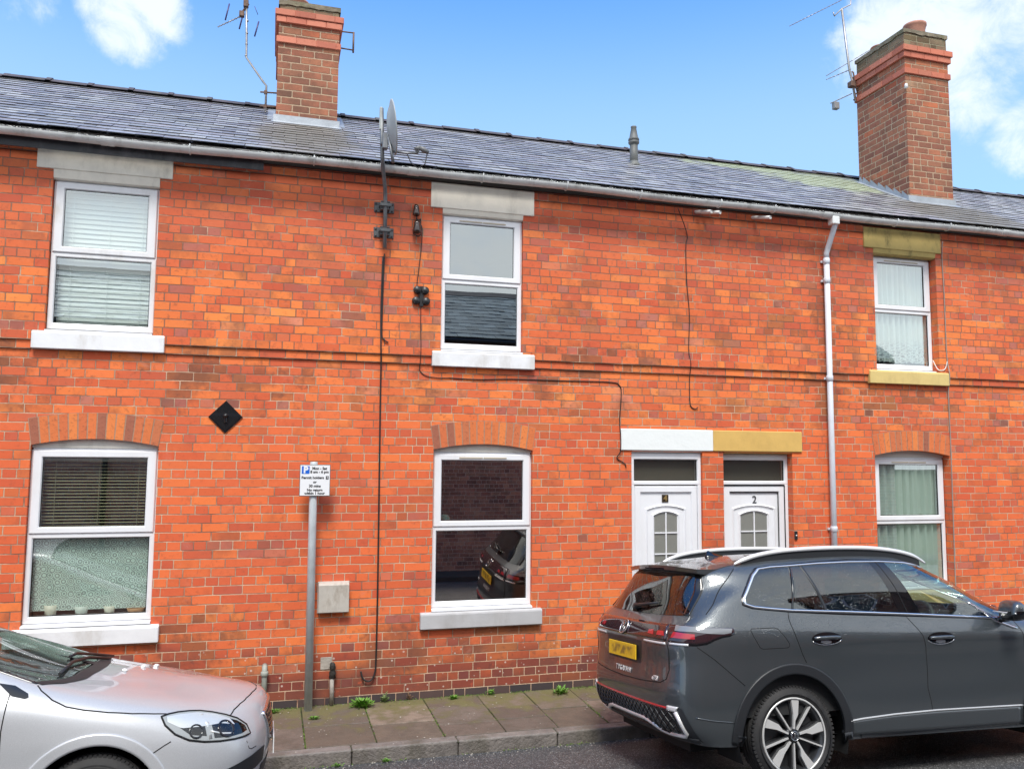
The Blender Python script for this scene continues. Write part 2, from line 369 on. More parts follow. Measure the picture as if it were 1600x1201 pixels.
m_linto = mat('ochre lintel paint', (0.66, 0.42, 0.12), 0.6, var=0.05, bump=0.003, bscale=9, dirt=(0.33, 0.20, 0.07), dscale=3, damt=0.25)
m_sillo = mat('ochre sill paint', (0.66, 0.50, 0.19), 0.6, var=0.05, bump=0.003, bscale=9, dirt=(0.30, 0.21, 0.09), dscale=4, damt=0.40)
m_lintm = mat('mossy ochre lintel paint', (0.50, 0.38, 0.13), 0.7, var=0.1, bump=0.004, bscale=12, dirt=(0.035, 0.05, 0.02), dscale=5, damt=0.85)
m_glass = glass('window glass', trans=(0.9, 0.96, 0.93), base=0.36)
m_glass_net = glass('window glass before the lace', trans=(0.92, 0.98, 0.95), base=0.20)
m_glass_low = glass('empty room window glass', base=0.48, refl=(1.0, 0.90, 0.80))
m_glass_top = glass('upper window glass', trans=(0.60, 0.66, 0.65), base=0.38)
m_glass_obs = glass('obscured door glass', trans=(0.62, 0.62, 0.58), refl=(0.6, 0.6, 0.58), base=0.16, rough=0.18)
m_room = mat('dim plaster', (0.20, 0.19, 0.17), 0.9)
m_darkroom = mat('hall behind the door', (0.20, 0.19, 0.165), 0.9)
m_floor = mat('brown carpet', (0.10, 0.07, 0.05), 0.95)
m_vent = mat('trickle vent', (0.52, 0.45, 0.34), 0.5)
m_dark = mat('black painted board', (0.022, 0.025, 0.032), 0.45, var=0.3, vscale=5, dirt=(0.16, 0.16, 0.16), dscale=4, damt=0.45)
m_eaves_dark = mat('dark eaves timber and shade', (0.035, 0.028, 0.024), 0.9)
m_lead = mat('lead flashing', (0.36, 0.39, 0.42), 0.45, metal=0.3, var=0.15, bump=0.004, bscale=12)
m_ridge = mat('brown clay ridge', (0.075, 0.058, 0.055), 0.6, var=0.35, vscale=5, bump=0.004, dirt=(0.17, 0.17, 0.12), dscale=5, damt=0.5)
m_mortar = mat('cement flaunching', (0.20, 0.17, 0.12), 0.9, var=0.3, vscale=8, bump=0.02, bscale=14, dirt=(0.10, 0.11, 0.04), dscale=4, damt=0.8)
m_pot = mat('clay pot', (0.42, 0.20, 0.14), 0.7, var=0.2, dirt=(0.12, 0.08, 0.06), damt=0.5)

# roof slates: their own grey per slate, lichen near the right chimney, brown algae below both stacks
m_slate = bpy.data.materials.new('roof slate'); m_slate.use_nodes = True
q = G(m_slate.node_tree); b_ = q.n['Principled BSDF']; P_ = q.pos(); px_, py_, pz_ = q.sep(P_)
n_ = q.noise(P_, 22, 5, 0.65); nb_ = q.noise(P_, 3.2, 5, 0.65)
sc_ = q.mix(q.step(n_, 0.50, 0.72, 0.0, 0.62), q.attr('Col'), (0.085, 0.08, 0.085))
sc_ = q.mix(q.m('MULTIPLY', q.step(nb_, 0.46, 0.66), q.step(px_, 1.5, 6.0, 0.12, 0.5)), sc_, (0.50, 0.50, 0.49))  # whitish sky sheen painted into the slate colour, stronger to the right
def blob_(cx, cy, sx, sy):
    dx = q.m('DIVIDE', q.m('SUBTRACT', px_, cx), sx); dy = q.m('DIVIDE', q.m('SUBTRACT', py_, cy), sy)
    return q.m('SUBTRACT', 1.0, q.m('SQRT', q.m('ADD', q.m('MULTIPLY', dx, dx), q.m('MULTIPLY', dy, dy))))
lich_ = q.m('MAXIMUM', blob_(8.0, 1.7, 1.7, 0.75), blob_(6.7, 2.1, 1.4, 0.35))
lich_ = q.step(q.m('ADD', lich_, q.m('MULTIPLY', q.m('SUBTRACT', nb_, 0.5), 1.6)), 0.05, 0.55, 0.0, 0.85)
sc_ = q.mix(lich_, sc_, q.mix(n_, (0.20, 0.25, 0.10), (0.48, 0.52, 0.38)))
brn_ = q.m('MAXIMUM', blob_(0.28, 0.7, 0.75, 1.15), blob_(8.9, 0.35, 1.3, 0.75))
brn_ = q.step(q.m('ADD', brn_, q.m('MULTIPLY', q.m('SUBTRACT', nb_, 0.5), 1.1)), 0.05, 0.5, 0.0, 0.8)
sc_ = q.mix(brn_, sc_, q.mix(n_, (0.085, 0.072, 0.05), (0.17, 0.15, 0.11)))
q.put(b_.inputs['Base Color'], sc_)
q.put(b_.inputs['Roughness'], q.m('ADD', 0.26, q.m('ADD', q.m('MULTIPLY', n_, 0.22), q.m('MULTIPLY', q.m('ADD', brn_, lich_), 0.35))))
b_.inputs['Specular IOR Level'].default_value = 1.0
q.put(b_.inputs['Normal'], q.bump(n_, 0.006))

EAVE_Y, EAVE_Z, RIDGE_Y, RIDGE_Z = -0.16, 5.475, 2.35, 6.947
SL = math.atan2(RIDGE_Z - EAVE_Z, RIDGE_Y - EAVE_Y); SLEN = math.hypot(RIDGE_Z - EAVE_Z, RIDGE_Y - EAVE_Y)
def roof_z(y): return EAVE_Z + (y - EAVE_Y) * math.tan(SL)

def wall_mesh(x0, x1, ztop, openings, depth=0.24, yb=0.0, zb=-0.30):
    """front wall sheet at Y=yb with reveals; openings: (x0,x1,z0,z1,arched)"""
    bm = new()
    xs = sorted({x0, x1, *[v for o in openings for v in o[:2]], *[v for o in openings if o[4] for v in (o[0] - 0.036, o[1] + 0.036)]})
    zs = sorted({zb, ztop, *[v for o in openings for v in o[2:4]], *[o[3] + 0.33 for o in openings if o[4]]})
    def inside(cx, cz):
        for o in openings:
            if o[0] < cx < o[1] and o[2] < cz < o[3]: return True
            if o[4] and o[0] - 0.036 < cx < o[1] + 0.036 and o[3] < cz < o[3] + 0.33: return True
        return False
    cache = {}
    def V(x, z):
        k = (round(x, 5), round(z, 5))
        if k not in cache: cache[k] = bm.verts.new((x, yb, z))
        return cache[k]
    for xa, xb in zip(xs, xs[1:]):
        for za, zb2 in zip(zs, zs[1:]):
            if not inside((xa + xb) / 2, (za + zb2) / 2): bm.faces.new((V(xa, za), V(xb, za), V(xb, zb2), V(xa, zb2)))
    for o in openings:
        a, b, c, d, arched = o
        quad(bm, [(a, yb, c), (a, yb, d), (a, yb + depth, d), (a, yb + depth, c)])
        quad(bm, [(b, yb, c), (b, yb + depth, c), (b, yb + depth, d), (b, yb, d)])
        quad(bm, [(a, yb, c), (a, yb + depth, c), (b, yb + depth, c), (b, yb, c)])
        if not arched: quad(bm, [(a, yb, d), (b, yb, d), (b, yb + depth, d), (a, yb + depth, d)])
        else:
            ext = arch_curve(a, b, d, True); top = d + 0.33
            pts = [(a - 0.036, d)] + [(a, d)]
            # left and right skewback triangles and the strip over the extrados
            L = [(a, yb, d), ext[0], None]
            e0 = ext[0]; e1 = ext[-1]
            quad(bm, [(a - 0.036, yb, d), (a, yb, d), (e0[0], yb, e0[1]), (a - 0.036, yb, e0[1])])
            quad(bm, [(b, yb, d), (b + 0.036, yb, d), (b + 0.036, yb, e1[1]), (e1[0], yb, e1[1])])
            for p, r in zip(ext, ext[1:]):
                quad(bm, [(p[0], yb, p[1]), (r[0], yb, r[1]), (r[0], yb, top), (p[0], yb, top)])
    KEEP.append(bm)
    return bm
def arch_curve(a, b, spring, outer):
    n = 26; rise = 0.062; pts = []
    for i in range(n + 1):
        t = i / n * 2 - 1
        if outer: pts.append((((a + b) / 2) + t * ((b - a) / 2 + 0.036), spring + 0.245 + 0.064 * (1 - t * t)))
        else: pts.append((((a + b) / 2) + t * (b - a) / 2, spring + rise * (1 - t * t)))
    return pts
def brick_arch(a, b, spring, parent):
    bm = new(); n = 14; rnd = random.Random(int(a * 100)); ids = []
    def at(t, outer):
        s = t * 2 - 1
        if outer: return Vector(((a + b) / 2 + s * ((b - a) / 2 + 0.036), spring + 0.245 + 0.064 * (1 - s * s)))
        return Vector(((a + b) / 2 + s * (b - a) / 2, spring + 0.062 * (1 - s * s)))
    for i in range(n):
        t0, t1 = i / n + 0.0052, (i + 1) / n - 0.0052; tm = (t0 + t1) / 2
        lo0, lo1, lom = at(t0, False), at(t1, False), at(tm, False); hi0, hi1 = at(t0, True), at(t1, True)
        yo = -0.004 - rnd.random() * 0.004
        dv = (hi0 - lo0).normalized() * 0.004
        poly = [lo0, lom, lo1, hi1 - dv, hi0 - dv]
        n0 = len(bm.faces)
        prism(bm, [(p.x, p.y) for p in poly], yo, 0.20)
        ids.append((n0, len(bm.faces)))
    bm.faces.ensure_lookup_table()
    cols = [(0.70, 0.185, 0.06), (0.60, 0.165, 0.065), (0.74, 0.22, 0.065), (0.54, 0.165, 0.072), (0.66, 0.18, 0.06), (0.36, 0.125, 0.075), (0.62, 0.16, 0.06)]
    cc = [rnd.choice(cols) for _ in range(n)]
    fc = {}
    for k, (p, r) in enumerate(ids):
        for i in range(p, r): fc[i] = cc[k]
    # mortar bed behind the bricks
    ext = arch_curve(a, b, spring, True); inn = arch_curve(a, b, spring, False)
    base = len(bm.faces)
    for (p, r), (s, t) in zip(zip(inn, inn[1:]), zip(ext, ext[1:])):
        bm.faces.new([bm.verts.new(v) for v in ((p[0], -0.003, p[1]), (r[0], -0.003, r[1]), (t[0], -0.003, t[1]), (s[0], -0.003, s[1]))])
    n_m = len(bm.faces)
    o = obj('brick_arch', bm, m_arch, parent)
    colour_faces(o, lambda p: fc.get(p.index, (0.40, 0.25, 0.17)))
    return o

def frame_bm(x0, x1, z0, z1, y, w, d, bev=0.006, mid=None):
    """rectangular ring, front face at y, mitred corners shown by butting"""
    bm = new()
    wl = w if not isinstance(w, tuple) else w[0]; wr = w if not isinstance(w, tuple) else w[1]
    wb = w if not isinstance(w, tuple) else w[2]; wt = w if not isinstance(w, tuple) else w[3]
    o = [(x0, z0), (x1, z0), (x1, z1), (x0, z1)]; i = [(x0 + wl, z0 + wb), (x1 - wr, z0 + wb), (x1 - wr, z1 - wt), (x0 + wl, z1 - wt)]
    lip = 0.010                                   # chamfered inner bead
    i2 = [(x0 + wl - lip, z0 + wb - lip), (x1 - wr + lip, z0 + wb - lip), (x1 - wr + lip, z1 - wt + lip), (x0 + wl - lip, z1 - wt + lip)]
    def ring(p, yy): return [bm.verts.new((a, yy, b)) for a, b in p]
    e = bev
    ob = [(x0 + e, z0 + e), (x1 - e, z0 + e), (x1 - e, z1 - e), (x0 + e, z1 - e)]
    R0, R1, R2, R3, R4 = ring(o, y + d), ring(o, y + e), ring(ob, y), ring(i2, y), ring(i, y + 0.016)
    R5 = ring(i, y + d)
    for A, B in ((R0, R1), (R1, R2), (R2, R3), (R3, R4), (R4, R5)):
        for k in range(4): bm.faces.new((A[k], A[(k + 1) % 4], B[(k + 1) % 4], B[k]))
    return bm
def pane_bm(x0, x1, z0, z1, y):
    bm = new(); quad(bm, [(x0, y, z0), (x1, y, z0), (x1, y, z1), (x0, y, z1)]); return bm

def window(house, x0, x1, z0, z1, y, split, arched=False, old=False, vent=True, top_glass=None, low_glass=None, vent_dark=False):
    fm = m_upvc_old if old else m_upvc
    W = thing('window', None, None); W.parent = house
    # outer frame with a mullion bar: two lights
    obj('frame', frame_bm(x0, x1, z0, split + 0.005, y + 0.012, (0.052, 0.05, 0.062, 0.045), 0.06), fm, W)
    obj('sash', frame_bm(x0 + 0.012, x1 - 0.012, split + 0.006, z1 - 0.004, y, (0.085, 0.085, 0.062, 0.068), 0.065, 0.009), fm, W)
    bm = new(); box(bm, x0, x0 + 0.011, y + 0.02, y + 0.07, split + 0.006, z1); box(bm, x1 - 0.011, x1, y + 0.02, y + 0.07, split + 0.006, z1)
    box(bm, x0 + 0.011, x1 - 0.011, y + 0.02, y + 0.07, z1 - 0.003, z1 + 0.018)
    obj('outer_frame', bm, fm, W)
    # gaskets
    bm = frame_bm(x0 + 0.052, x1 - 0.05, z0 + 0.062, split - 0.040, y + 0.026, 0.007, 0.012, 0.001)
    obj('gasket', bm, m_seal, W)
    bm = frame_bm(x0 + 0.097, x1 - 0.097, split + 0.068, z1 - 0.072, y + 0.014, 0.006, 0.012, 0.001)
    obj('gasket', bm, m_seal, W)
    obj('pane', pane_bm(x0 + 0.05, x1 - 0.05, z0 + 0.06, split - 0.038, y + 0.034), low_glass or m_glass, W)
    obj('pane', pane_bm(x0 + 0.09, x1 - 0.09, split + 0.062, z1 - 0.066, y + 0.024), top_glass or m_glass, W)
    if vent:
        bm = new(); cx = (x0 + x1) / 2
        box(bm, cx - 0.26, cx - 0.004, y - 0.007, y - 0.001, z1 - 0.050, z1 - 0.036, 0.002); box(bm, cx + 0.004, cx + 0.26, y - 0.007, y - 0.001, z1 - 0.050, z1 - 0.036, 0.002)
        obj('trickle_vent', bm, m_vent, W)
    # sloping sill nosing of the frame
    bm = new(); prism(bm, [(y + 0.05, z0), (y - 0.050, z0 - 0.014), (y - 0.050, z0 - 0.030), (y + 0.05, z0 - 0.034)], x0 - 0.0, x1 + 0.0, 'x')
    obj('nosing', bm, fm, W)
    if arched:      # the packing board filling the arch
        pts = arch_curve(x0, x1, arched, False)
        poly = [(x0, z1 + 0.019)] + [(x1, z1 + 0.019)] + [(p, r) for p, r in pts[::-1]]
        bm = new(); prism(bm, poly, y + 0.010, y + 0.05); obj('head_board', bm, m_mastic if not old else m_upvc_old, W)
    else:           # mastic bead round the frame
        pass
    return W
def sill(house, x0, x1, z0, z1, m, proj=0.058):
    bm = new(); prism(bm, [(-proj, z0), (-proj, z1 - 0.022), (-proj + 0.012, z1 - 0.006), (0.115, z1 + 0.004), (0.115, z0)], x0, x1, 'x')
    bmesh.ops.bevel(bm, geom=[e for e in bm.edges], offset=0.005, segments=2, affect='EDGES')
    return obj('window_sill', bm, m, house)
def lintel(house, x0, x1, z0, z1, a, b, zs, m, name='lintel', proj=0.020):
    bm = new(); box(bm, x0, x1, -proj, 0.12, z0, z1, 0.008, 2)
    if zs < z0 - 0.004:
        prism(bm, [(-proj + 0.010, z0 + 0.002), (0.11, z0 + 0.002), (0.11, zs), (0.024, zs), (0.004, zs + 0.012)], a + 0.002, b - 0.002, 'x')
    return obj(name, bm, m, house)
def slat_blind(W, x0, x1, z0, z1, y, pitch, tilt, m, name='slat_blind', wid=None):
    bm = new(); n = int((z1 - z0) / pitch); h = (wid or pitch * 1.05) / 2
    for i in range(n + 1):
        z = z1 - i * pitch
        c, s = math.cos(tilt) * h, math.sin(tilt) * h
        pts = [(-c, -s), (0, 0.1 * h), (c, s)]
        for (p, r), (p2, r2) in zip(pts, pts[1:]):
            quad(bm, [(x0, y + p, z + r), (x1, y + p, z + r), (x1, y + p2, z + r2), (x0, y + p2, z + r2)])
    for fx in (0.13, 0.52, 0.88):
        xx = x0 + (x1 - x0) * fx; box(bm, xx - 0.0025, xx + 0.0025, y - h - 0.004, y - h, z0, z1)
    return obj(name, bm, m, W)
def curtain(W, x0, x1, z0, z1, y, m, amp=0.022, wl=0.10, seed=1, scallop=0.0, name='net_curtain'):
    bm = new(); rnd = random.Random(seed); nx = 150; nz = 12; rows = []
    ph = [rnd.uniform(0, 6.28) for _ in range(4)]
    for j in range(nz + 1):
        t = j / nz; row = []
        for i in range(nx + 1):
            s = i / nx; x = x0 + (x1 - x0) * s
            k = x / wl * 6.283
            o = math.sin(k + ph[0] + 0.5 * math.sin(k * 0.31 + ph[1]) + 0.25 * t) * amp * (0.75 + 0.25 * t) + math.sin(k * 2.1 + ph[2]) * amp * 0.3
            zb = z0 - (scallop * abs(math.sin(x / 0.07 * 3.1416)) if scallop else 0)
            row.append(bm.verts.new((x, y + o, z1 + (zb - z1) * t)))
        rows.append(row)
    for A, B in zip(rows, rows[1:]):
        for i in range(nx): bm.faces.new((A[i], A[i + 1], B[i + 1], B[i])).smooth = True
    KEEP.append(bm)
    return obj(name, bm, m, W)
def cloth_mat(name, c, alpha=0.9, lace=None):
    mt = bpy.data.materials.new(name); mt.use_nodes = True; gg = G(mt.node_tree); gg.n.clear()
    df = gg.node('ShaderNodeBsdfDiffuse'); gg.put(df.inputs[0], c)
    tl = gg.node('ShaderNodeBsdfTranslucent'); gg.put(tl.inputs[0], tuple(v * 0.8 for v in c))
    m1 = gg.node('ShaderNodeMixShader'); m1.inputs[0].default_value = 0.3; gg.l.new(df.outputs[0], m1.inputs[1]); gg.l.new(tl.outputs[0], m1.inputs[2])
    tr = gg.node('ShaderNodeBsdfTransparent'); mx = gg.node('ShaderNodeMixShader')
    a = alpha
    P = gg.pos(); x, y, z = gg.sep(P)
    if lace == 'rings':       # crocheted ring pattern
        uv = gg.comb(x, 0.0, z); cell = gg.voronoi(uv, 17.0, rnd=0.35)
        ring = gg.m('SINE', gg.m('MULTIPLY', cell, 26.0)); n = gg.noise(uv, 60, 3, 0.7)
        a = gg.step(gg.m('ADD', ring, gg.m('MULTIPLY', gg.m('SUBTRACT', n, 0.5), 2.2)), -0.75, 0.45, 0.45, 1.0)
    elif lace == 'hem':       # flowered band near the hem, plain above, dots
        uv = gg.comb(x, 0.0, z); n = gg.noise(uv, 42, 4, 0.7)
        band = gg.step(z, 4.02, 3.80)
        a = gg.m('SUBTRACT', alpha, gg.m('MULTIPLY', band, gg.step(n, 0.45, 0.6, 0.0, 0.6)))
    elif lace == 'dots':
        d = gg.voronoi(gg.comb(x, 0.0, z), 8.0, rnd=0.25); a = gg.m('ADD', alpha, gg.step(d, 0.16, 0.10, 0.0, 0.25))
    gg.put(mx.inputs[0], a); gg.l.new(tr.outputs[0], mx.inputs[1]); gg.l.new(m1.outputs[0], mx.inputs[2])
    gg.l.new(mx.outputs[0], gg.node('ShaderNodeOutputMaterial').inputs[0]); return mt
m_blindw = mat('white slats', (0.80, 0.84, 0.82), 0.5)
m_blindo = mat('olive slats', (0.42, 0.39, 0.24), 0.5)
m_lace = cloth_mat('ring lace', (0.80, 0.95, 0.87), lace='rings')
m_net = cloth_mat('net curtain', (0.84, 0.95, 0.88), 0.94, 'dots')
m_nethem = cloth_mat('net curtain with flowered hem', (0.86, 0.94, 0.91), 0.94, 'hem')

def slates(house, x0, x1, hole=None, seed=3):
    bm = new(); rnd = random.Random(seed); cols = []
    gauge = 0.150; rows = int(SLEN / gauge) + 1; w = 0.252; th = 0.0085
    ca, sa = math.cos(SL), math.sin(SL)
    def S(x, s, n): return (x, EAVE_Y + s * ca - n * sa, EAVE_Z + s * sa + n * ca)
    for r in range(rows):
        s0 = r * gauge; s1 = min(s0 + gauge * 1.9, SLEN)
        if s1 - s0 < 0.04: continue
        x = x0 - (w / 2 if r % 2 else 0)
        while x < x1:
            a, b = max(x + 0.002, x0), min(x + w - 0.002, x1)
            x += w
            if b - a < 0.02: continue
            if hole and a > hole[0] - 0.02 and b < hole[1] + 0.02 and S(0, s0, 0)[1] > hole[2]: continue
            lift = 0.0150 + rnd.random() * 0.005; sk = rnd.uniform(-0.005, 0.005); dx = rnd.uniform(-0.002, 0.002); sl = rnd.uniform(-0.007, 0.005)
            hi = 0.0005
            p = [S(a + dx, s0 + sl + sk, lift + th), S(b + dx, s0 + sl - sk, lift + th + rnd.uniform(-.0012, .0012)), S(b + dx, s1, hi + th), S(a + dx, s1, hi + th)]
            lo = [S(a + dx, s0 + sl + sk, lift), S(b + dx, s0 + sl - sk, lift)]
            n0 = len(bm.faces)
            v = [bm.verts.new(t) for t in p]; l = [bm.verts.new(t) for t in lo]
            bm.faces.new((v[0], v[1], v[2], v[3])); bm.faces.new((l[0], l[1], v[1], v[0]))
            bm.faces.new((l[0], v[0], v[3])); bm.faces.new((l[1], v[2], v[1]))
            k = 0.70 + 0.55 * rnd.random() ** 1.3; c = rnd.choice([(0.29, 0.29, 0.315), (0.31, 0.31, 0.325), (0.295, 0.28, 0.30), (0.36, 0.36, 0.36)])
            cols += [tuple(t * k for t in c)] + [(0.02, 0.018, 0.02)] * 3
    # boarding below and the rear slope
    bz = -0.004
    quad(bm, [S(x0, 0.02, bz), S(x1, 0.02, bz), S(x1, SLEN, bz), S(x0, SLEN, bz)]); cols.append((0.03, 0.03, 0.03))
    yb = 2 * RIDGE_Y - EAVE_Y
    quad(bm, [(x0, RIDGE_Y, RIDGE_Z), (x1, RIDGE_Y, RIDGE_Z), (x1, yb, EAVE_Z), (x0, yb, EAVE_Z)]); cols.append((0.11, 0.11, 0.13))
    KEEP.append(bm)
    o = obj('roof', bm, m_slate, house); colour_faces(o, lambda p: cols[p.index])
    # ridge tiles
    bm = new(); x = x0; i = 0
    while x < x1 - 0.05:
        e = min(x + 0.46, x1); L = 0.17; rr = rnd.uniform(-0.006, 0.008)
        for xa, xb, up, LL in ((x, e - 0.045, 0.0, L), (e - 0.05, min(e + 0.012, x1), 0.013, L + 0.012)):
            z = RIDGE_Z + 0.052 + up + rr
            pr = [(RIDGE_Y - LL * ca, z - LL * sa), (RIDGE_Y - 0.018, z - 0.004), (RIDGE_Y, z), (RIDGE_Y + 0.018, z - 0.004), (RIDGE_Y + LL * ca, z - LL * sa), (RIDGE_Y, z - 0.03)]
            prism(bm, pr, xa, xb, 'x')
        x = e
    obj('ridge_tiles', bm, m_ridge, o)
    return o

def house(label, x0, x1, wins, doors, extra_open=()):
    H = thing('terraced_house', label, 'house', (0, 0, 0), group='brick terraced houses in the row')
    ops = [(w[0], w[1], w[2], w[3], w[4]) for w in wins] + [(d[0], d[1], -0.02, d[2], False) for d in doors]
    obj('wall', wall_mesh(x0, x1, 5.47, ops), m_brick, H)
    for w in wins:
        if w[4]: brick_arch(w[0], w[1], w[3], H)
    # string course: two stepped courses, broken by the upper sills
    segs = []; cur = x0
    for w in sorted(wins):
        if not w[4]: segs.append((cur, w[0] - 0.10)); cur = w[1] + 0.10
    segs.append((cur, x1))
    for a, b in segs:
        if b - a > 0.02:
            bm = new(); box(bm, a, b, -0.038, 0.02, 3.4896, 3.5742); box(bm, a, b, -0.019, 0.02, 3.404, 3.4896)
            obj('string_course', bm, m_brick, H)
    # one projecting course under the eaves, a dark strip above it standing in for the gutter's shadow
    lints = [(w[5], w[6]) for w in wins if not w[4]]
    cur = x0
    cuts = sorted(lints); segs = []
    for a, b in cuts: segs.append((cur, a)); cur = b
    segs.append((cur, x1))
    for a, b in segs:
        if b - a > 0.02:
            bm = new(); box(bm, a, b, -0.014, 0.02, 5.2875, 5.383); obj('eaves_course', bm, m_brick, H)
    bm = new(); box(bm, x0, x1, -0.050, 0.02, 5.3835, 5.462); obj('eaves_shade_strip', bm, m_eaves_dark, H)
    # soffit board, rooms and the rest of the shell
    bm = new(); box(bm, x0, x1, -0.135, 0.24, 5.463, 5.475); obj('soffit', bm, m_eaves_dark, H)
    bm = new(); yb = 2 * RIDGE_Y - EAVE_Y - 0.16
    quad(bm, [(x0, yb, -0.3), (x1, yb, -0.3), (x1, yb, 5.47), (x0, yb, 5.47)])
    for x in (x0 + 0.002, x1 - 0.002):
        bm.faces.new([bm.verts.new(v) for v in ((x, 0, -0.3), (x, yb, -0.3), (x, yb, 5.47), (x, RIDGE_Y, RIDGE_Z - 0.02), (x, 0, 5.5))])
    obj('rear_wall', bm, m_opp, H)
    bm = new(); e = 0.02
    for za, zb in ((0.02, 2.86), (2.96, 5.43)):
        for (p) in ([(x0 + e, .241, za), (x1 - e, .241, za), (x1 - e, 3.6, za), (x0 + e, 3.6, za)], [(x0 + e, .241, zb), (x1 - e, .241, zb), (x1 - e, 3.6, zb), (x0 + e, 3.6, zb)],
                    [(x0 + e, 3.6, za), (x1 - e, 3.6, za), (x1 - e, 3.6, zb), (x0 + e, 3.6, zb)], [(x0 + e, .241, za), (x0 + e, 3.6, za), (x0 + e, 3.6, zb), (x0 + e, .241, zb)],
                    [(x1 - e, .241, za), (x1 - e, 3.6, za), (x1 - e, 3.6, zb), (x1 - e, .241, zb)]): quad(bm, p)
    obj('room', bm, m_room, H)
    return H

# ------------------------------------------------------------------ the row of houses
# window rows: x0, x1, z0, z1, arched, lintel x0, lintel x1
A_UP = (-2.078, -1.135, 3.50, 5.136, False, -2.222, -1.020); A_LO = (-2.132, -1.037, 0.80, 2.512, True, 0, 0)
B_UP = (1.690, 2.598, 3.50, 5.102, False, 1.560, 2.720);     B_LO = (1.633, 2.720, 0.80, 2.512, True, 0, 0)
C_UP = (7.200, 8.155, 3.50, 5.102, False, 7.055, 8.232);     C_LO = (7.125, 8.253, 0.80, 2.502, True, 0, 0)
XA, XB, XC, XD, XE = -6.40, 0.33, 4.898, 8.995, 14.6
HA = house('brick house on the left with slatted blinds upstairs and a lace net below', XA, XB, [A_UP, A_LO], [])
HB = house('middle brick house with white door number 4 and bare dark windows', XB, XC, [B_UP, B_LO], [(3.880, 4.766, 2.512)])
HC = house('brick house with white door number 2, yellow lintels and net curtains', XC, XD, [C_UP, C_LO], [(5.034, 5.955, 2.512)])
HD = house('brick house at the right edge beyond the tall chimney stack', XD, XE, [], [])
slates(HA, XA, XB, (-0.08, 0.33, 1.46), 3); slates(HB, XB, XC, (0.33, 0.65, 1.46), 4); slates(HC, XC, XD, (8.62, 8.995, 0.92), 5); slates(HD, XD, XE, (8.995, 9.40, 0.92), 6)

# windows
WA1 = window(HA, -2.072, -1.141, 3.604, 5.030, 0.030, 4.335, old=True, vent=False, top_glass=m_glass)
slat_blind(WA1, -2.02, -1.19, 3.66, 4.93, 0.16, 0.048, rad(74), m_blindw, wid=0.052)
lintel(HA, -2.222, -1.020, 5.134, 5.380, -2.078, -1.135, 5.040, m_lintd); sill(HA, -2.170, -1.024, 3.406, 3.578, m_sillw)
WA2 = window(HA, -2.129, -1.040, 0.885, 2.470, 0.030, 1.690, arched=2.512, old=False, vent=False, low_glass=m_glass_net)
slat_blind(WA2, -2.06, -1.10, 1.73, 2.36, 0.135, 0.030, rad(22), m_blindo, wid=0.026)
bm = new(); box(bm, -2.05, -1.11, 0.12, 0.16, 2.365, 2.405, 0.004); obj('blind_head', bm, m_blindw, WA2)
curtain(WA2, -2.09, -1.08, 0.985, 1.66, 0.125, m_lace, 0.006, 0.5, 4)
sill(HA, -2.255, -0.960, 0.686, 0.850, m_sillw)
WB1 = window(HB, 1.692, 2.596, 3.585, 5.030, 0.032, 4.330, top_glass=m_glass_top, low_glass=m_glass_top)
lintel(HB, 1.560, 2.720, 5.100, 5.380, 1.690, 2.598, 5.040, m_lintc); sill(HB, 1.593, 2.722, 3.385, 3.552, m_sillw)
WB2 = window(HB, 1.635, 2.718, 0.880, 2.470, 0.034, 1.700, arched=2.512, top_glass=m_glass_low, low_glass=m_glass_low)
sill(HB, 1.515, 2.817, 0.682, 0.848, m_sillg)
WC1 = window(HC, 7.245, 8.150, 3.590, 5.020, 0.095, 4.345, top_glass=m_glass)
curtain(WC1, 7.29, 8.11, 3.70, 5.01, 0.17, m_nethem, 0.026, 0.085, 8, 0.02)
lintel(HC, 7.055, 8.232, 5.100, 5.360, 7.200, 8.155, 5.033, m_lintm); sill(HC, 7.048, 8.246, 3.386, 3.556, m_sillo)
WC2 = window(HC, 7.170, 8.245, 0.890, 2.460, 0.095, 1.690, arched=2.502)
curtain(WC2, 7.21, 8.20, 0.95, 2.45, 0.17, m_net, 0.030, 0.115, 9)
sill(HC, 7.0, 8.36, 0.690, 0.850, m_sillo)
# boarded fascia under the left gutter
bm = new(); prism(bm, [(-0.128, 5.275), (-0.142, 5.275), (-0.150, 5.395), (-0.128, 5.395)], XA, -0.165, 'x'); obj('fascia_board', bm, m_dark, HA)
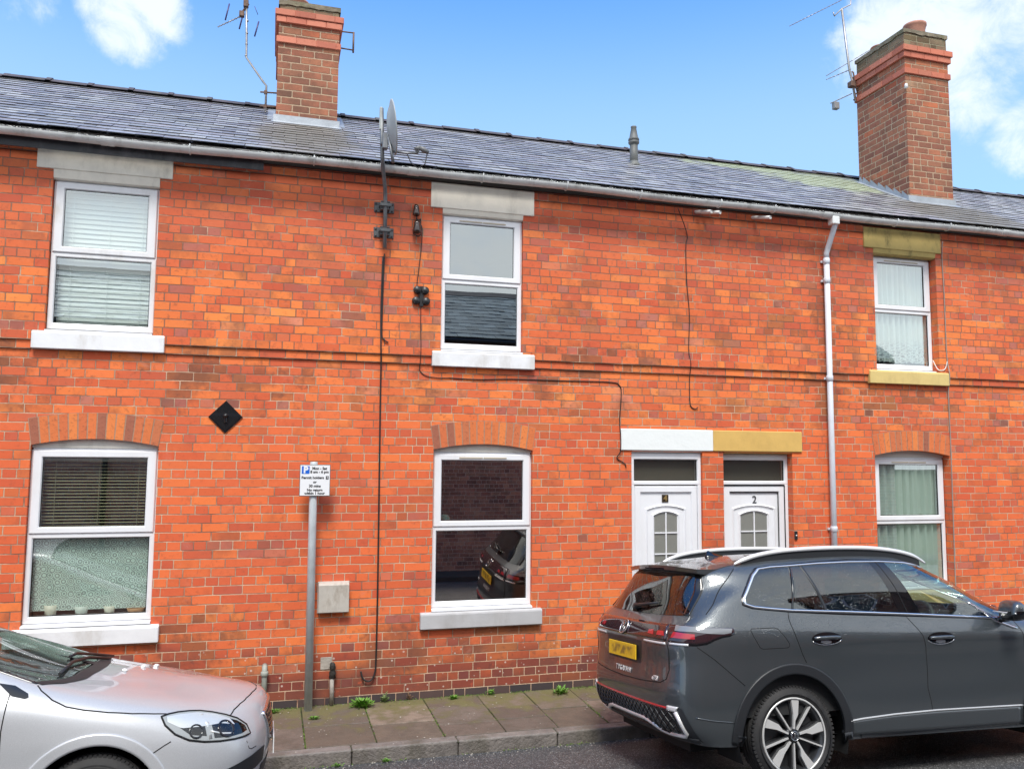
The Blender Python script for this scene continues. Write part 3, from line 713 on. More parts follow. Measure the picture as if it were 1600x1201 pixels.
# doors
def door(H, x0, x1, y, num, plate, gx0, gx1, gz1, lx0, lx1, lm):
    D = thing('door', None, None); D.parent = H
    w = 0.046
    ztop = 2.500
    bm = frame_bm(x0, x1, 2.140, ztop, y, (w, w, 0.045, 0.075), 0.07, 0.006); obj('fanlight_frame', bm, m_upvc, D)
    obj('fanlight', pane_bm(x0 + w - 0.003, x1 - w + 0.003, 2.18, 2.43, y + 0.03), m_glass_obs, D)
    bm = frame_bm(x0 + w, x1 - w, 2.184, 2.426, y + 0.020, 0.006, 0.012, 0.001); obj('gasket', bm, m_seal, D)
    bm = new(); box(bm, x0, x0 + w, y, y + 0.07, 0.02, 2.1395, 0.006); box(bm, x1 - w, x1, y, y + 0.07, 0.02, 2.1395, 0.006)
    box(bm, x0 + w, x1 - w, y - 0.02, y + 0.07, -0.01, 0.045, 0.006); obj('door_frame', bm, m_upvc, D)
    # leaf: an outer ring, a stepped field and an arched light in a raised moulding
    a, b = x0 + w + 0.004, x1 - w - 0.004
    bm = frame_bm(a, b, 0.05, 2.128, y + 0.006, (0.078, 0.078, 0.09, 0.075), 0.045, 0.008); obj('leaf', bm, m_upvc, D)
    bm = new(); quad(bm, [(a + 0.07, y + 0.026, 0.12), (b - 0.07, y + 0.026, 0.12), (b - 0.07, y + 0.026, 2.06), (a + 0.07, y + 0.026, 2.06)]); obj('door_panel', bm, m_upvc, D)
    cx = (gx0 + gx1) / 2; hw = (gx1 - gx0) / 2
    def arch_pts(h, zt, zb, rise, n=14): return [(cx - h, zb)] + [(cx - h + 2 * h * i / n, zt - rise + rise * (1 - (2 * i / n - 1) ** 2)) for i in range(n + 1)] + [(cx + h, zb)]
    zb = gz1 - 0.87
    for nm, h1, h0, t1, t0, yy in (('moulding', hw + 0.115, hw + 0.080, gz1 + 0.095, gz1 + 0.062, y + 0.010), ('moulding', hw + 0.030, hw, gz1 + 0.028, gz1, y + 0.008)):
        o_, i_ = arch_pts(h1, t1, zb - (h1 - hw), 0.045), arch_pts(h0, t0, zb - (h0 - hw), 0.040)
        bm = new()
        for k in range(len(o_)):
            k2 = (k + 1) % len(o_)
            o0, o1, i0, i1 = o_[k], o_[k2], i_[k], i_[k2]
            m0, m1 = [((p[0] + r[0]) / 2, (p[1] + r[1]) / 2) for p, r in ((o0, i0), (o1, i1))]
            bm.faces.new([bm.verts.new(v) for v in ((o0[0], y + 0.026, o0[1]), (o1[0], y + 0.026, o1[1]), (m1[0], yy, m1[1]), (m0[0], yy, m0[1]))])
            bm.faces.new([bm.verts.new(v) for v in ((m0[0], yy, m0[1]), (m1[0], yy, m1[1]), (i1[0], y + 0.026, i1[1]), (i0[0], y + 0.026, i0[1]))])
        obj(nm, bm, m_upvc, D)
    ap = arch_pts(hw, gz1, zb, 0.040)
    bm = new(); bm.faces.new([bm.verts.new((p, y + 0.0235, r)) for p, r in ap]); obj('door_glass', bm, m_glass_obs, D)
    bm = new(); box(bm, cx - 0.007, cx + 0.007, y + 0.014, y + 0.023, zb, gz1)
    for k in range(1, 4):
        zz = gz1 - 0.235 * k + 0.01; box(bm, gx0, gx1, y + 0.0145, y + 0.0225, zz - 0.007, zz + 0.007)
    obj('glazing_bars', bm, m_upvc, D)
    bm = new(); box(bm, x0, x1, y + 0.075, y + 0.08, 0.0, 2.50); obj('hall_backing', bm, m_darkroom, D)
    if not plate:      # the unsealed leaf shows dark gaps at its head and closing edge
        bm = new(); box(bm, b - 0.003, b + 0.003, y - 0.002, y + 0.03, 0.05, 2.132); obj('door_gap', bm, m_seal, D)
        bm = new(); box(bm, a, b - 0.0035, y - 0.002, y + 0.03, 2.1285, 2.1335); obj('door_gap', bm, m_seal, D)
        bm = new(); box(bm, b - 0.083, b - 0.078, y + 0.010, y + 0.028, 0.14, 2.052); obj('door_gap', bm, m_seal, D)
        bm = new(); box(bm, a + 0.08, b - 0.0835, y + 0.010, y + 0.028, 2.047, 2.052); obj('door_gap', bm, m_seal, D)
    # number
    nx = cx + (-0.005 if plate else 0.012)
    if plate:
        bm = new(); box(bm, nx - 0.040, nx + 0.040, y + 0.016, y + 0.025, 1.945, 2.030, 0.003); pl = obj('number_plate', bm, m_plate, D)
        bm = new(); add_text(bm, num, 0.085, Matrix.Translation((nx, y + 0.0145, 1.988)) @ FRONT, 0.0025, 0.002); obj('number', bm, m_brass, D)
    else:
        bm = new(); add_text(bm, num, 0.125, Matrix.Translation((nx, y + 0.020, 1.962)) @ FRONT, 0.0005, 0.003); obj('number', bm, m_nickel, D)
    bm = new(); lx = b - 0.035
    box(bm, lx - 0.018, lx + 0.018, y - 0.004, y + 0.0055, 0.92, 1.14, 0.004); tube(bm, [(lx, y - 0.004, 1.06), (lx, y - 0.045, 1.06), (lx - 0.11, y - 0.045, 1.06)], 0.010, 8)
    obj('door_handle', bm, m_upvc, D)
    lintel(H, lx0, lx1, 2.527, 2.768, x0, x1, 2.504, lm)
    return D
m_plate = mat('dark brown plaque', (0.035, 0.022, 0.010), 0.4); m_brass = mat('brass numeral', (0.70, 0.50, 0.20), 0.35, metal=0.8)
m_nickel = mat('dark grey numeral', (0.10, 0.105, 0.11), 0.4, metal=0.5)
door(HB, 3.884, 4.762, 0.030, '4', True, 4.178, 4.462, 1.828, 3.745, 4.8985, m_lintw)
door(HC, 5.048, 5.952, 0.092, '2', False, 5.318, 5.668, 1.822, 4.8995, 6.085, m_linto)
bm = new(); box(bm, 5.957, 5.995, -0.018, 0.0, 1.50, 1.60, 0.004); o = obj('doorbell', bm, m_seal, HC)
bm = new(); lathe(bm, [(0.0, 0.003), (0.009, 0.003), (0.009, 0.0)], 12, Matrix.Translation((5.976, -0.018, 1.55)) @ Matrix.Rotation(rad(90), 4, 'X')); obj('bell_push', bm, m_upvc, o)

# chimneys
def chimney(H, x0, x1, y0, y1, z0, ztop, bands, pots, stepped=False, cap=0.0):
    Ch = thing('chimney', None, None); Ch.parent = H
    rnd = random.Random(int(x0 * 31) + 5)
    bm = new(); box(bm, x0, x1, y0, y1, z0 - 0.6, ztop); obj('stack', bm, m_chim, Ch)
    bm = new(); box(bm, x0 + 0.006, x1 - 0.006, y0 + 0.004, y1 - 0.006, ztop - 0.02, ztop + cap, 0.010, 2); obj('cap_courses', bm, m_cap, Ch); ztop += cap
    bm = new(); cols = []
    for k, (za, zb, out) in enumerate(bands):
        n0 = len(bm.faces); off = 0.5 * (k % 2)
        for side in range(4):
            L = (x1 - x0 + 2 * out) if side in (0, 2) else (y1 - y0 + 2 * out)
            bl = 0.236; s = -off * bl
            while s < L - 0.01:
                a, b = max(s, 0), min(s + bl, L); s += bl
                if b - a < 0.02: continue
                a += 0.003; b -= 0.003; jit = rnd.uniform(0, 0.004); n1 = len(bm.faces)
                if side == 0: box(bm, x0 - out + a, x0 - out + b, y0 - out - jit, y0 + 0.02, za + 0.003, zb - 0.003, 0.003)
                elif side == 2: box(bm, x0 - out + a, x0 - out + b, y1 - 0.02, y1 + out + jit, za + 0.003, zb - 0.003, 0.003)
                elif side == 1: box(bm, x0 - out - jit, x0 + 0.02, y0 - out + a, y0 - out + b, za + 0.003, zb - 0.003, 0.003)
                else: box(bm, x1 - 0.02, x1 + out + jit, y0 - out + a, y0 - out + b, za + 0.003, zb - 0.003, 0.003)
                f = rnd.uniform(0.82, 1.12); c = rnd.choice([(0.52, 0.165, 0.10), (0.48, 0.15, 0.095), (0.54, 0.19, 0.12)])
                cols += [tuple(v * f for v in c)] * (len(bm.faces) - n1)
        n1 = len(bm.faces); box(bm, x0 - out + 0.005, x1 + out - 0.005, y0 - out + 0.005, y1 + out - 0.005, za + 0.001, zb - 0.001); cols += [(0.13, 0.07, 0.05)] * (len(bm.faces) - n1)
    KEEP.append(bm)
    o = obj('brick_band', bm, m_band, Ch); colour_faces(o, lambda p: cols[p.index] if p.index < len(cols) else (0.5, 0.13, 0.08))
    # weathered cement crown
    bm = new(); bmesh.ops.create_grid(bm, x_segments=14, y_segments=14, size=0.5)
    for v in bm.verts:
        ex = max(abs(v.co.x), abs(v.co.y)) * 2
        v.co = Vector(((x0 + x1) / 2 + v.co.x * (x1 - x0 + 0.02), (y0 + y1) / 2 + v.co.y * (y1 - y0 + 0.02), ztop + 0.004 + (0.055 * (1 - ex ** 3)) + rnd.uniform(-0.01, 0.012) * (ex < 0.99)))
    edge = [e for e in bm.edges if len(e.link_faces) == 1]
    r = bmesh.ops.extrude_edge_only(bm, edges=edge)
    for v in r['geom']:
        if isinstance(v, bmesh.types.BMVert): v.co.z = ztop - 0.045 - rnd.random() * 0.02
    obj('cement_crown', bm, m_mortar, Ch)
    for px, py, rr, hh in pots:
        bm = new(); lathe(bm, [(rr * 0.92, -0.05), (rr * 0.95, hh * 0.7), (rr, hh * 0.75), (rr * 1.03, hh * 0.85), (rr * 1.1, hh * 0.9), (rr * 1.1, hh), (rr * 0.9, hh), (rr * 0.88, hh * 0.3)], 28, Matrix.Translation((px, py, ztop + 0.02)), close=True)
        obj('chimney_pot', bm, m_pot, Ch)
    # lead flashing
    bm = new(); zf = roof_z(y0)
    box(bm, x0 - 0.03, x1 + 0.03, y0 - 0.012, y0 + 0.02, zf - 0.03, zf + 0.10)
    ca, sa = math.cos(SL), math.sin(SL); dn = 0.14
    quad(bm, [(x0 - 0.05, y0 - dn * ca, roof_z(y0) - dn * sa + 0.030), (x1 + 0.05, y0 - dn * ca, roof_z(y0) - dn * sa + 0.030), (x1 + 0.05, y0 + 0.01, zf + 0.034), (x0 - 0.05, y0 + 0.01, zf + 0.034)])
    ys = y0; step = 0.16
    while ys < min(y1, RIDGE_Y) - 0.01:
        ye = min(ys + step, y1, RIDGE_Y)
        za, zb = roof_z(ys) + 0.02, roof_z(ye) + 0.02
        for xx in (x0 - 0.006, x1 + 0.006):
            bm.faces.new([bm.verts.new(v) for v in ((xx, ys, za - 0.02), (xx, ye, zb - 0.02), (xx, ye, zb + 0.03), (xx, ye - 0.02, zb + 0.10 if stepped else zb + 0.07), (xx, ys, za + 0.06))])
        for sgn, xx in ((-1, x0), (1, x1)):
            quad(bm, [(xx, ys, za + 0.012), (xx + sgn * 0.10, ys, za + 0.008), (xx + sgn * 0.10, ye, zb + 0.008), (xx, ye, zb + 0.012)])
        ys = ye
    obj('flashing', bm, m_lead, Ch)
    return Ch
chimney(HB, -0.078, 0.645, 1.462, 2.50, 6.42, 7.860, [(7.765, 7.845, 0.045), (7.682, 7.762, 0.030), (7.430, 7.512, 0.022)], [(0.14, 1.78, 0.13, 0.14)], cap=0.115)
chimney(HC, 8.622, 9.385, 0.915, 1.950, 6.09, 8.445, [(8.345, 8.432, 0.052), (8.255, 8.342, 0.034), (8.010, 8.096, 0.026)], [(9.16, 1.28, 0.150, 0.30), (8.85, 1.68, 0.12, 0.10)], True, cap=0.245)
# ------------------------------------------------------------------ street
KERB_Y = -1.285
CAMBER = math.tan(rad(5.6))
def road_z(y): 
    d = KERB_Y - y
    return -0.150 + CAMBER * d * (1 - d / 7.6) * 1.10 if d > 0 else -0.150
def pave_z(y): return 0.022 * y - 0.006
m_asph = bpy.data.materials.new('wet asphalt'); m_asph.use_nodes = True
q = G(m_asph.node_tree); b_ = q.n['Principled BSDF']; P_ = q.pos()
v_ = q.voronoi(P_, 95.0); vc_ = q.voronoi(P_, 95.0, out='Color'); n_ = q.noise(P_, 1.2, 5, 0.6)
st_ = q.ramp(q.sep(vc_)[0], [(0.0, (0.045, 0.047, 0.048)), (0.55, (0.105, 0.108, 0.11)), (0.85, (0.20, 0.20, 0.205)), (1.0, (0.48, 0.47, 0.46))])
c_ = q.mix(q.step(v_, 0.25, 0.6, 0.0, 0.7), st_, (0.03, 0.03, 0.032))
c_ = q.mix(q.step(n_, 0.4, 0.7, 0.0, 0.4), c_, (0.055, 0.056, 0.058))
q.put(b_.inputs['Base Color'], c_); q.put(b_.inputs['Roughness'], q.step(n_, 0.3, 0.7, 0.34, 0.72)); b_.inputs['Specular IOR Level'].default_value = 0.6
q.put(b_.inputs['Normal'], q.bump(q.m('SUBTRACT', 1.0, v_), 0.010))
m_flag = bpy.data.materials.new('mossy paving flag'); m_flag.use_nodes = True
q = G(m_flag.node_tree); b_ = q.n['Principled BSDF']; P_ = q.pos(); x_, y_, z_ = q.sep(P_)
n1_ = q.noise(P_, 4.5, 6, 0.65); n2_ = q.noise(P_, 60, 4, 0.65)
c_ = q.mix(q.step(n1_, 0.35, 0.7), q.attr('Col'), (0.10, 0.078, 0.060))
gm_ = q.step(q.m('ADD', q.m('MULTIPLY', n1_, 1.1), q.m('MULTIPLY', y_, 0.36)), 0.30, 0.58, 0.0, 0.75)
c_ = q.mix(gm_, c_, q.mix(n2_, (0.10, 0.105, 0.028), (0.22, 0.19, 0.075)))
c_ = q.mix(q.step(q.voronoi(P_, 7.5), 0.075, 0.05, 0.0, 0.5), c_, (0.30, 0.27, 0.23))
c_ = q.mix(q.step(n2_, 0.58, 0.7, 0.0, 0.5), c_, (0.035, 0.03, 0.024))
q.put(b_.inputs['Base Color'], c_); q.put(b_.inputs['Roughness'], q.step(n1_, 0.3, 0.7, 0.42, 0.75)); b_.inputs['Specular IOR Level'].default_value = 0.45
q.put(b_.inputs['Normal'], q.bump(q.m('ADD', n2_, n1_), 0.006))
m_kerb = mat('worn kerb stone', (0.185, 0.165, 0.150), 0.62, var=0.3, vscale=7, bump=0.012, bscale=38, dirt=(0.085, 0.078, 0.055), dscale=3, damt=0.7)
m_soil = mat('mossy joint soil', (0.045, 0.055, 0.018), 0.95, var=0.6, vscale=9, bump=0.02)
m_moss = mat('bright moss', (0.115, 0.20, 0.022), 0.85, var=0.4, vscale=20)
m_weed = mat('weed leaf', (0.115, 0.26, 0.025), 0.6, var=0.35, vscale=12)
m_weed2 = mat('grey green weed leaf', (0.20, 0.27, 0.10), 0.7, var=0.3, vscale=12)
m_dry = mat('dead stalk', (0.22, 0.13, 0.07), 0.9)

bm = new(); ys = [KERB_Y - 0.002 - k * 7.55 / 20 for k in range(21)]
for a, b in zip(ys, ys[1:]): quad(bm, [(-60, a, road_z(a)), (60, a, road_z(a)), (60, b, road_z(b)), (-60, b, road_z(b))])
bmesh.ops.remove_doubles(bm, verts=bm.verts, dist=1e-4)
tag(obj('road', bm, m_asph), kind='structure')
bm = new(); quad(bm, [(-400, -400, -0.40), (400, -400, -0.40), (400, 400, -0.40), (-400, 400, -0.40)]); tag(obj('ground', bm, m_soil), kind='structure')
# flags, laid in strips running back from the kerb
bm = new(); rnd = random.Random(11); cols = []; joints = []
x = -7.0
xs = []
while x < 16:
    w = rnd.choice([0.50, 0.56, 0.62, 0.60]); xs.append((x, x + w)); x += w
def flag(x0, x1, y0, y1):
    n0 = len(bm.faces); dz = rnd.uniform(-0.004, 0.004); t = rnd.uniform(-0.004, 0.004)
    n = 6; g_ = 0.005
    fs = box(bm, x0 + g_, x1 - g_, y0 + g_, y1 - g_, -0.10, 0.0, 0.007, 2)
    for v in {v for f in fs for v in f.verts}: v.co.z += pave_z(v.co.y) + dz + t * (v.co.x - x0)
    c = rnd.choice([(0.185, 0.145, 0.115), (0.155, 0.122, 0.10), (0.215, 0.172, 0.135), (0.145, 0.12, 0.10), (0.18, 0.148, 0.115)]); k = rnd.uniform(0.72, 1.25)
    cols.append((n0, len(bm.faces), tuple(v * k for v in c)))
for a, b in xs:
    cut = [-0.012]; first = rnd.choice([0.20, 0.34, 0.46, 0.62]); cut.append(-first)
    while cut[-1] - 0.50 > KERB_Y + 0.13 + 0.18: cut.append(cut[-1] - rnd.choice([0.36, 0.5, 0.62]))
    cut.append(KERB_Y + 0.132)
    cut = [c for i, c in enumerate(cut) if i == 0 or i == len(cut) - 1 or c > KERB_Y + 0.25]
    for p, r in zip(cut, cut[1:]): flag(a, b, r, p); joints.append((a, r, p))
KEEP.append(bm)
o = obj('pavement', bm, m_flag)
lut = {}
for a, b, c in cols:
    for i in range(a, b): lut[i] = c
colour_faces(o, lambda p: lut.get(p.index, (0.09, 0.07, 0.05))); tag(o, kind='structure')
bm = new(); quad(bm, [(-7, KERB_Y, pave_z(KERB_Y) - 0.011), (16, KERB_Y, pave_z(KERB_Y) - 0.011), (16, 0.0, -0.017), (-7, 0.0, -0.017)]); tag(obj('pavement_bed', bm, m_soil), kind='structure')
# kerb stones
bm = new(); x = -7.0 + 0.31 - 0.915 * 0
k0 = 0.735 - 0.915 * 9
for k in range(26):
    a = k0 + k * 0.915; dz = rnd.uniform(-0.004, 0.004)
    fs = box(bm, a + 0.003, a + 0.912, KERB_Y - rnd.uniform(0, 0.006), KERB_Y + 0.127, -0.30, pave_z(KERB_Y) + 0.004 + dz, 0.016, 3)
KEEP.append(bm)
tag(obj('kerb', bm, m_kerb), kind='structure')
# far pavement behind the camera
bm = new(); box(bm, -40, 40, -10.2, KERB_Y - 7.56, -0.5, -0.03, 0.02); tag(obj('far_pavement', bm, mat('dark far paving', (0.06, 0.05, 0.042), 0.9)), kind='structure')

# moss and grass in the joints and along the wall foot: nobody could count it
def leaf(bm, p, d, up, L, w):
    d = Vector(d).normalized(); s = d.cross(Vector((0, 0, 1)))
    if s.length < 0.01: s = Vector((1, 0, 0))
    s.normalize(); p = Vector(p)
    a, b, c, e = p, p + d * L * 0.5 + s * w + Vector((0, 0, up * L * 0.35)), p + d * L + Vector((0, 0, up * L * 0.3)), p + d * L * 0.5 - s * w + Vector((0, 0, up * L * 0.35))
    bm.faces.new([bm.verts.new(v) for v in (a, b, c, e)])
bm = new()
for (jx, ya, yb) in joints:
    if not -2.6 < jx < 4: continue
    dens = rnd.choice([0, 0.25, 0.5, 1.0, 1.6]) * (1.5 if 0.2 < jx < 1.9 else 0.8)
    for _ in range(int(abs(yb - ya) * 170 * dens)):
        y = rnd.uniform(ya, yb); x = jx + rnd.gauss(0, 0.010); a = rnd.uniform(0, 6.28)
        leaf(bm, (x, y, pave_z(y) - 0.006), (math.cos(a), math.sin(a), rnd.uniform(0.1, 0.8)), rnd.random(), rnd.uniform(0.006, 0.017), rnd.uniform(0.002, 0.005))
for _ in range(4200):
    x = rnd.uniform(-2.5, 4.2); y = -abs(rnd.gauss(0, 0.05)) - 0.004
    if math.sin(x * 4.1) + math.sin(x * 9.7 + 1) < rnd.uniform(-1.4, 1.8): continue
    a = rnd.uniform(0, 6.28); leaf(bm, (x, y, pave_z(y) - 0.004), (math.cos(a), math.sin(a), rnd.uniform(0, 0.9)), rnd.random(), rnd.uniform(0.006, 0.022), rnd.uniform(0.002, 0.005))
for _ in range(500):
    x = rnd.uniform(-1.5, 3.2); y = KERB_Y - 0.004 - abs(rnd.gauss(0, 0.03))
    if math.sin(x * 3.3) + math.sin(x * 11.7 + 1) < rnd.uniform(-0.6, 1.8): continue
    a = rnd.uniform(0, 6.28); leaf(bm, (x, y, road_z(y) + 0.002), (math.cos(a), math.sin(a), rnd.uniform(0.2, 0.9)), rnd.random(), rnd.uniform(0.008, 0.024), rnd.uniform(0.002, 0.006))
KEEP.append(bm)
tag(obj('moss', bm, m_moss), 'green moss and fine grass in the paving joints and wall foot', None, kind='stuff')
bm = new()
for _ in range(420):
    if rnd.random() < 0.55: x, y = rnd.uniform(-1.6, 3.6), KERB_Y - 0.006 - abs(rnd.gauss(0, 0.09)); z0 = road_z(y)
    else: x, y = rnd.uniform(-1.6, 3.8), rnd.uniform(KERB_Y + 0.02, -0.03); z0 = pave_z(y) + 0.004
    r_ = rnd.uniform(0.002, 0.0075); n0 = len(bm.verts); bmesh.ops.create_icosphere(bm, subdivisions=1, radius=r_); bm.verts.ensure_lookup_table()
    for v in bm.verts[n0:]: v.co = Vector((v.co.x * rnd.uniform(.7, 1.5), v.co.y * rnd.uniform(.7, 1.3), v.co.z * .5)) + Vector((x, y, z0 + r_ * .3))
tag(obj('grit', bm, mat('pale grit', (0.42, 0.39, 0.34), 0.8, var=0.5, vscale=3)), 'pale grit and crumbs scattered on the flags and in the road channel', None, kind='stuff')
def weed(label, x, y, n, L, w, m, seed, spread=1.0, tall=0.4, stalks=0):
    r = random.Random(seed); bm = new()
    zz = pave_z(y) - 0.003 if y > KERB_Y else road_z(y)
    for _ in range(n):
        a = r.uniform(0, 6.28); rr = abs(r.gauss(0, 0.4)) * L * spread; l = L * r.uniform(0.35, 0.75)
        leaf(bm, (rr * math.cos(a), rr * math.sin(a) * 0.6, r.uniform(0, L * tall)), (math.cos(a + r.uniform(-.6, .6)), math.sin(a), r.uniform(0.1, 1.0)), r.random(), l, w * r.uniform(0.7, 1.4))
    for _ in range(stalks):
        a = r.uniform(0, 6.28); h = L * r.uniform(1.0, 2.2)
        tube(bm, [(0, 0, 0), (math.cos(a) * h * 0.12, math.sin(a) * h * 0.1, h * 0.6), (math.cos(a) * h * 0.3, math.sin(a) * h * 0.2, h)], 0.0015, 4)
        for k in range(7):
            t = r.uniform(0.2, 1); leaf(bm, (math.cos(a) * h * 0.3 * t, math.sin(a) * h * 0.2 * t, h * t), (r.uniform(-1, 1), r.uniform(-1, 1), r.uniform(0, .8)), 0.5, L * 0.2, w)
    KEEP.append(bm)
    o = obj('weed', bm, m); o.location = (x, y, zz)
    return tag(o, label, 'weed', 'weeds on the pavement')
weed('bright green rounded clump growing on the pavement flags right of the sign post', 0.93, -0.155, 260, 0.085, 0.010, m_weed, 1, 1.3, 0.55)
weed('small green rosette on the flags directly in front of the sign post', 0.47, -0.42, 60, 0.05, 0.006, m_weed, 2, 0.9)
weed('pale spindly weed against the wall right of the hooked black cable', 1.17, -0.035, 70, 0.05, 0.006, m_weed2, 3, 1.0, 0.8, 8)
weed('thin dry stalks at the wall foot beneath the ground floor window', 1.42, -0.03, 24, 0.045, 0.004, m_dry, 4, 1.0, 0.8, 7)
weed('small bright tuft below the grey window sill', 1.86, -0.10, 80, 0.05, 0.007, m_weed, 5, 1.0)
weed('tiny leafy tuft at the wall foot right of the grey sill', 2.26, -0.05, 60, 0.05, 0.006, m_weed, 6, 0.8, 0.7)
weed('spreading green weed on the pavement beside the dark car bumper', 2.97, -0.20, 110, 0.075, 0.010, m_weed, 7, 1.2, 0.6)
weed('low weed at the wall foot just right of the silver car nose', 0.10, -0.13, 70, 0.05, 0.006, m_weed, 8, 1.2)
weed('reddish dry stalks beside the nose of the silver car', 0.03, -0.07, 20, 0.05, 0.004, m_dry, 9, 1.5, 0.6, 6)
weed('small weed rooted in the gutter below the kerb joint', 1.02, KERB_Y - 0.03, 45, 0.045, 0.006, m_weed, 10, 1.0)
weed('leafy weed rooted in the gutter left of the kerb joint', 0.62, KERB_Y - 0.04, 40, 0.04, 0.006, m_weed, 12, 1.0)

# ------------------------------------------------------------------ gutter and pipes
m_gut = mat('grey painted gutter', (0.68, 0.70, 0.69), 0.36, var=0.12, vscale=3, bump=0.003, bscale=9, dirt=(0.18, 0.175, 0.14), dscale=5, damt=0.5)
m_gpipe = mat('pale grey downpipe', (0.60, 0.635, 0.69), 0.38, var=0.04, dirt=(0.28, 0.26, 0.23), dscale=3, damt=0.35)
m_black = mat('black cable sheath', (0.018, 0.016, 0.016), 0.5)
m_galv = mat('galvanised steel', (0.52, 0.56, 0.58), 0.45, metal=0.12, var=0.12, vscale=10, bump=0.001, dirt=(0.22, 0.22, 0.2), damt=0.3)
m_rust = mat('rusty steel', (0.16, 0.10, 0.075), 0.7, metal=0.3, var=0.4, vscale=20)
m_alu = mat('dull aluminium', (0.38, 0.37, 0.36), 0.4, metal=0.6, var=0.2, vscale=20)
m_ceram = mat('brown glazed porcelain', (0.035, 0.020, 0.016), 0.18, coat=0.6)
m_blackp = mat('black plastic', (0.02, 0.02, 0.021), 0.4)
m_white = mat('white plastic', (0.78, 0.78, 0.76), 0.4)
GY, GZ, GR = -0.222, 5.412, 0.060
gut = thing('gutter', 'long grey half round gutter under the slate eaves of all the houses', 'gutter', (0, GY, GZ))
bm = new(); n = 12
def gprof(r): return [(r * math.cos(a), r * math.sin(a)) for a in [math.pi + math.pi * k / n for k in range(n + 1)]]
def gz(x): return 0.010 * math.sin(x * 0.7) + 0.006 * math.sin(x * 2.3 + 1)
xs_ = [-6.4 + k * 0.25 for k in range(85)]
for p0, p1 in ((gprof(GR), gprof(GR)), (gprof(GR - 0.005)[::-1], gprof(GR - 0.005)[::-1])):
    for xa, xb in zip(xs_, xs_[1:]):
        for (a, b), (c, d) in zip(p0, p0[1:]):
            f = quad(bm, [(xa, a, b + gz(xa)), (xb, a, b + gz(xb)), (xb, c, d + gz(xb)), (xa, c, d + gz(xa))])
for xa, xb in zip(xs_, xs_[1:]):
    for s in (-1, 1):
        fs = box(bm, xa, xb, s * (GR - 0.002) - 0.004, s * (GR - 0.002) + 0.004, -0.003, 0.005)
        for v in {v for f in fs for v in f.verts}: v.co.z += gz(v.co.x)
bmesh.ops.remove_doubles(bm, verts=bm.verts, dist=1e-4)
obj('channel', bm, m_gut, gut, smooth=False); smooth_by_angle(gut.children[0], 40)
for xj in (-1.58, 1.33, 6.35, 9.04, -4.2):
    bm = new(); pr = [(r * math.cos(a), r * math.sin(a)) for r, rng in ((GR + 0.006, range(n + 1)), (GR + 0.0005, range(n, -1, -1))) for a in [math.pi + math.pi * k / n for k in rng]]
    w = 0.06
    for sh in (-0.035, 0.035): prism(bm, [(p, r * 1.02 + 0.002) for p, r in pr], xj + sh - 0.022, xj + sh + 0.022, 'x')
    prism(bm, [(p * 0.99, r + 0.002) for p, r in pr], xj - 0.06, xj + 0.06, 'x')
    bmesh.ops.translate(bm, verts=bm.verts, vec=(0, 0, gz(xj))); obj('joint', bm, m_gut, gut)
for xb in (-0.85, 0.32, 2.07, 3.02, 3.90, 4.90, 5.62, 7.35, 8.15, 10.0):
    bm = new(); pts = [(xb, 0.09, 0.03), (xb, GR + 0.01, 0.015)] + [(xb, (GR + 0.007) * math.cos(a), (GR + 0.007) * math.sin(a)) for a in [2 * math.pi - math.pi * k / 10 for k in range(11)]] + [(xb, -GR - 0.004, 0.012)]
    tube(bm, pts, 0.006, 6); bmesh.ops.translate(bm, verts=bm.verts, vec=(0, 0, gz(xb))); obj('bracket', bm, m_gut, gut)
dp = thing('downpipe', 'pale grey downpipe running from gutter to ground between the yellow lintel and right window', 'drainpipe', (6.46, -0.065, 0))
def L_(pts): return [(a - 6.46, b + 0.065, c) for a, b, c in pts]
bm = new(); tube(bm, L_([(6.475, GY, 5.36), (6.475, GY, 5.27), (6.472, -0.19, 5.20), (6.465, -0.10, 5.03), (6.463, -0.065, 4.96), (6.462, -0.065, 4.88)]), 0.033, 16); obj('swan_neck', bm, m_gpipe, dp)
bm = new(); tube(bm, L_([(6.462, -0.065, 4.90), (6.458, -0.065, 0.02)]), 0.034, 18); obj('pipe', bm, m_gpipe, dp)
for z in (4.86, 4.62, 3.42, 1.62):
    bm = new(); lathe(bm, [(0.034, -0.035), (0.041, -0.03), (0.041, 0.03), (0.034, 0.035)], 18, Matrix.Translation((0.0, 0, z))); box(bm, -0.046, 0.046, 0.040, 0.065, z - 0.014, z + 0.014, 0.003); obj('socket', bm, m_gpipe, dp)
bm = new(); box(bm, -0.05, 0.05, -0.055, 0.05, 5.27, 5.37, 0.012, 2)
for v in bm.verts: v.co.y += -0.157
obj('outlet', bm, m_gut, dp)
for i, (x, dx, lab) in enumerate(((4.70, 0.06, 'short white plastic pipe end poking out under the gutter, left of a pair'), (4.76, 0.10, 'white plastic pipe end under the gutter, right of the pair above the plain brick'), (5.45, 0.08, 'single white plastic pipe end under the gutter nearest the downpipe'))):
    bm = new(); tube(bm, [(0, 0.20, 0.05), (dx * 1.3, -0.14, -0.035)], 0.021, 12, cap=False); tube(bm, [(dx * 0.03, 0.19, 0.047), (dx * 1.28, -0.135, -0.0345)], 0.016, 12)
    o = obj('overflow_pipe', bm, m_white); o.location = (x, -0.13, 5.305); tag(o, lab, 'pipe', 'white pipes under the gutter')

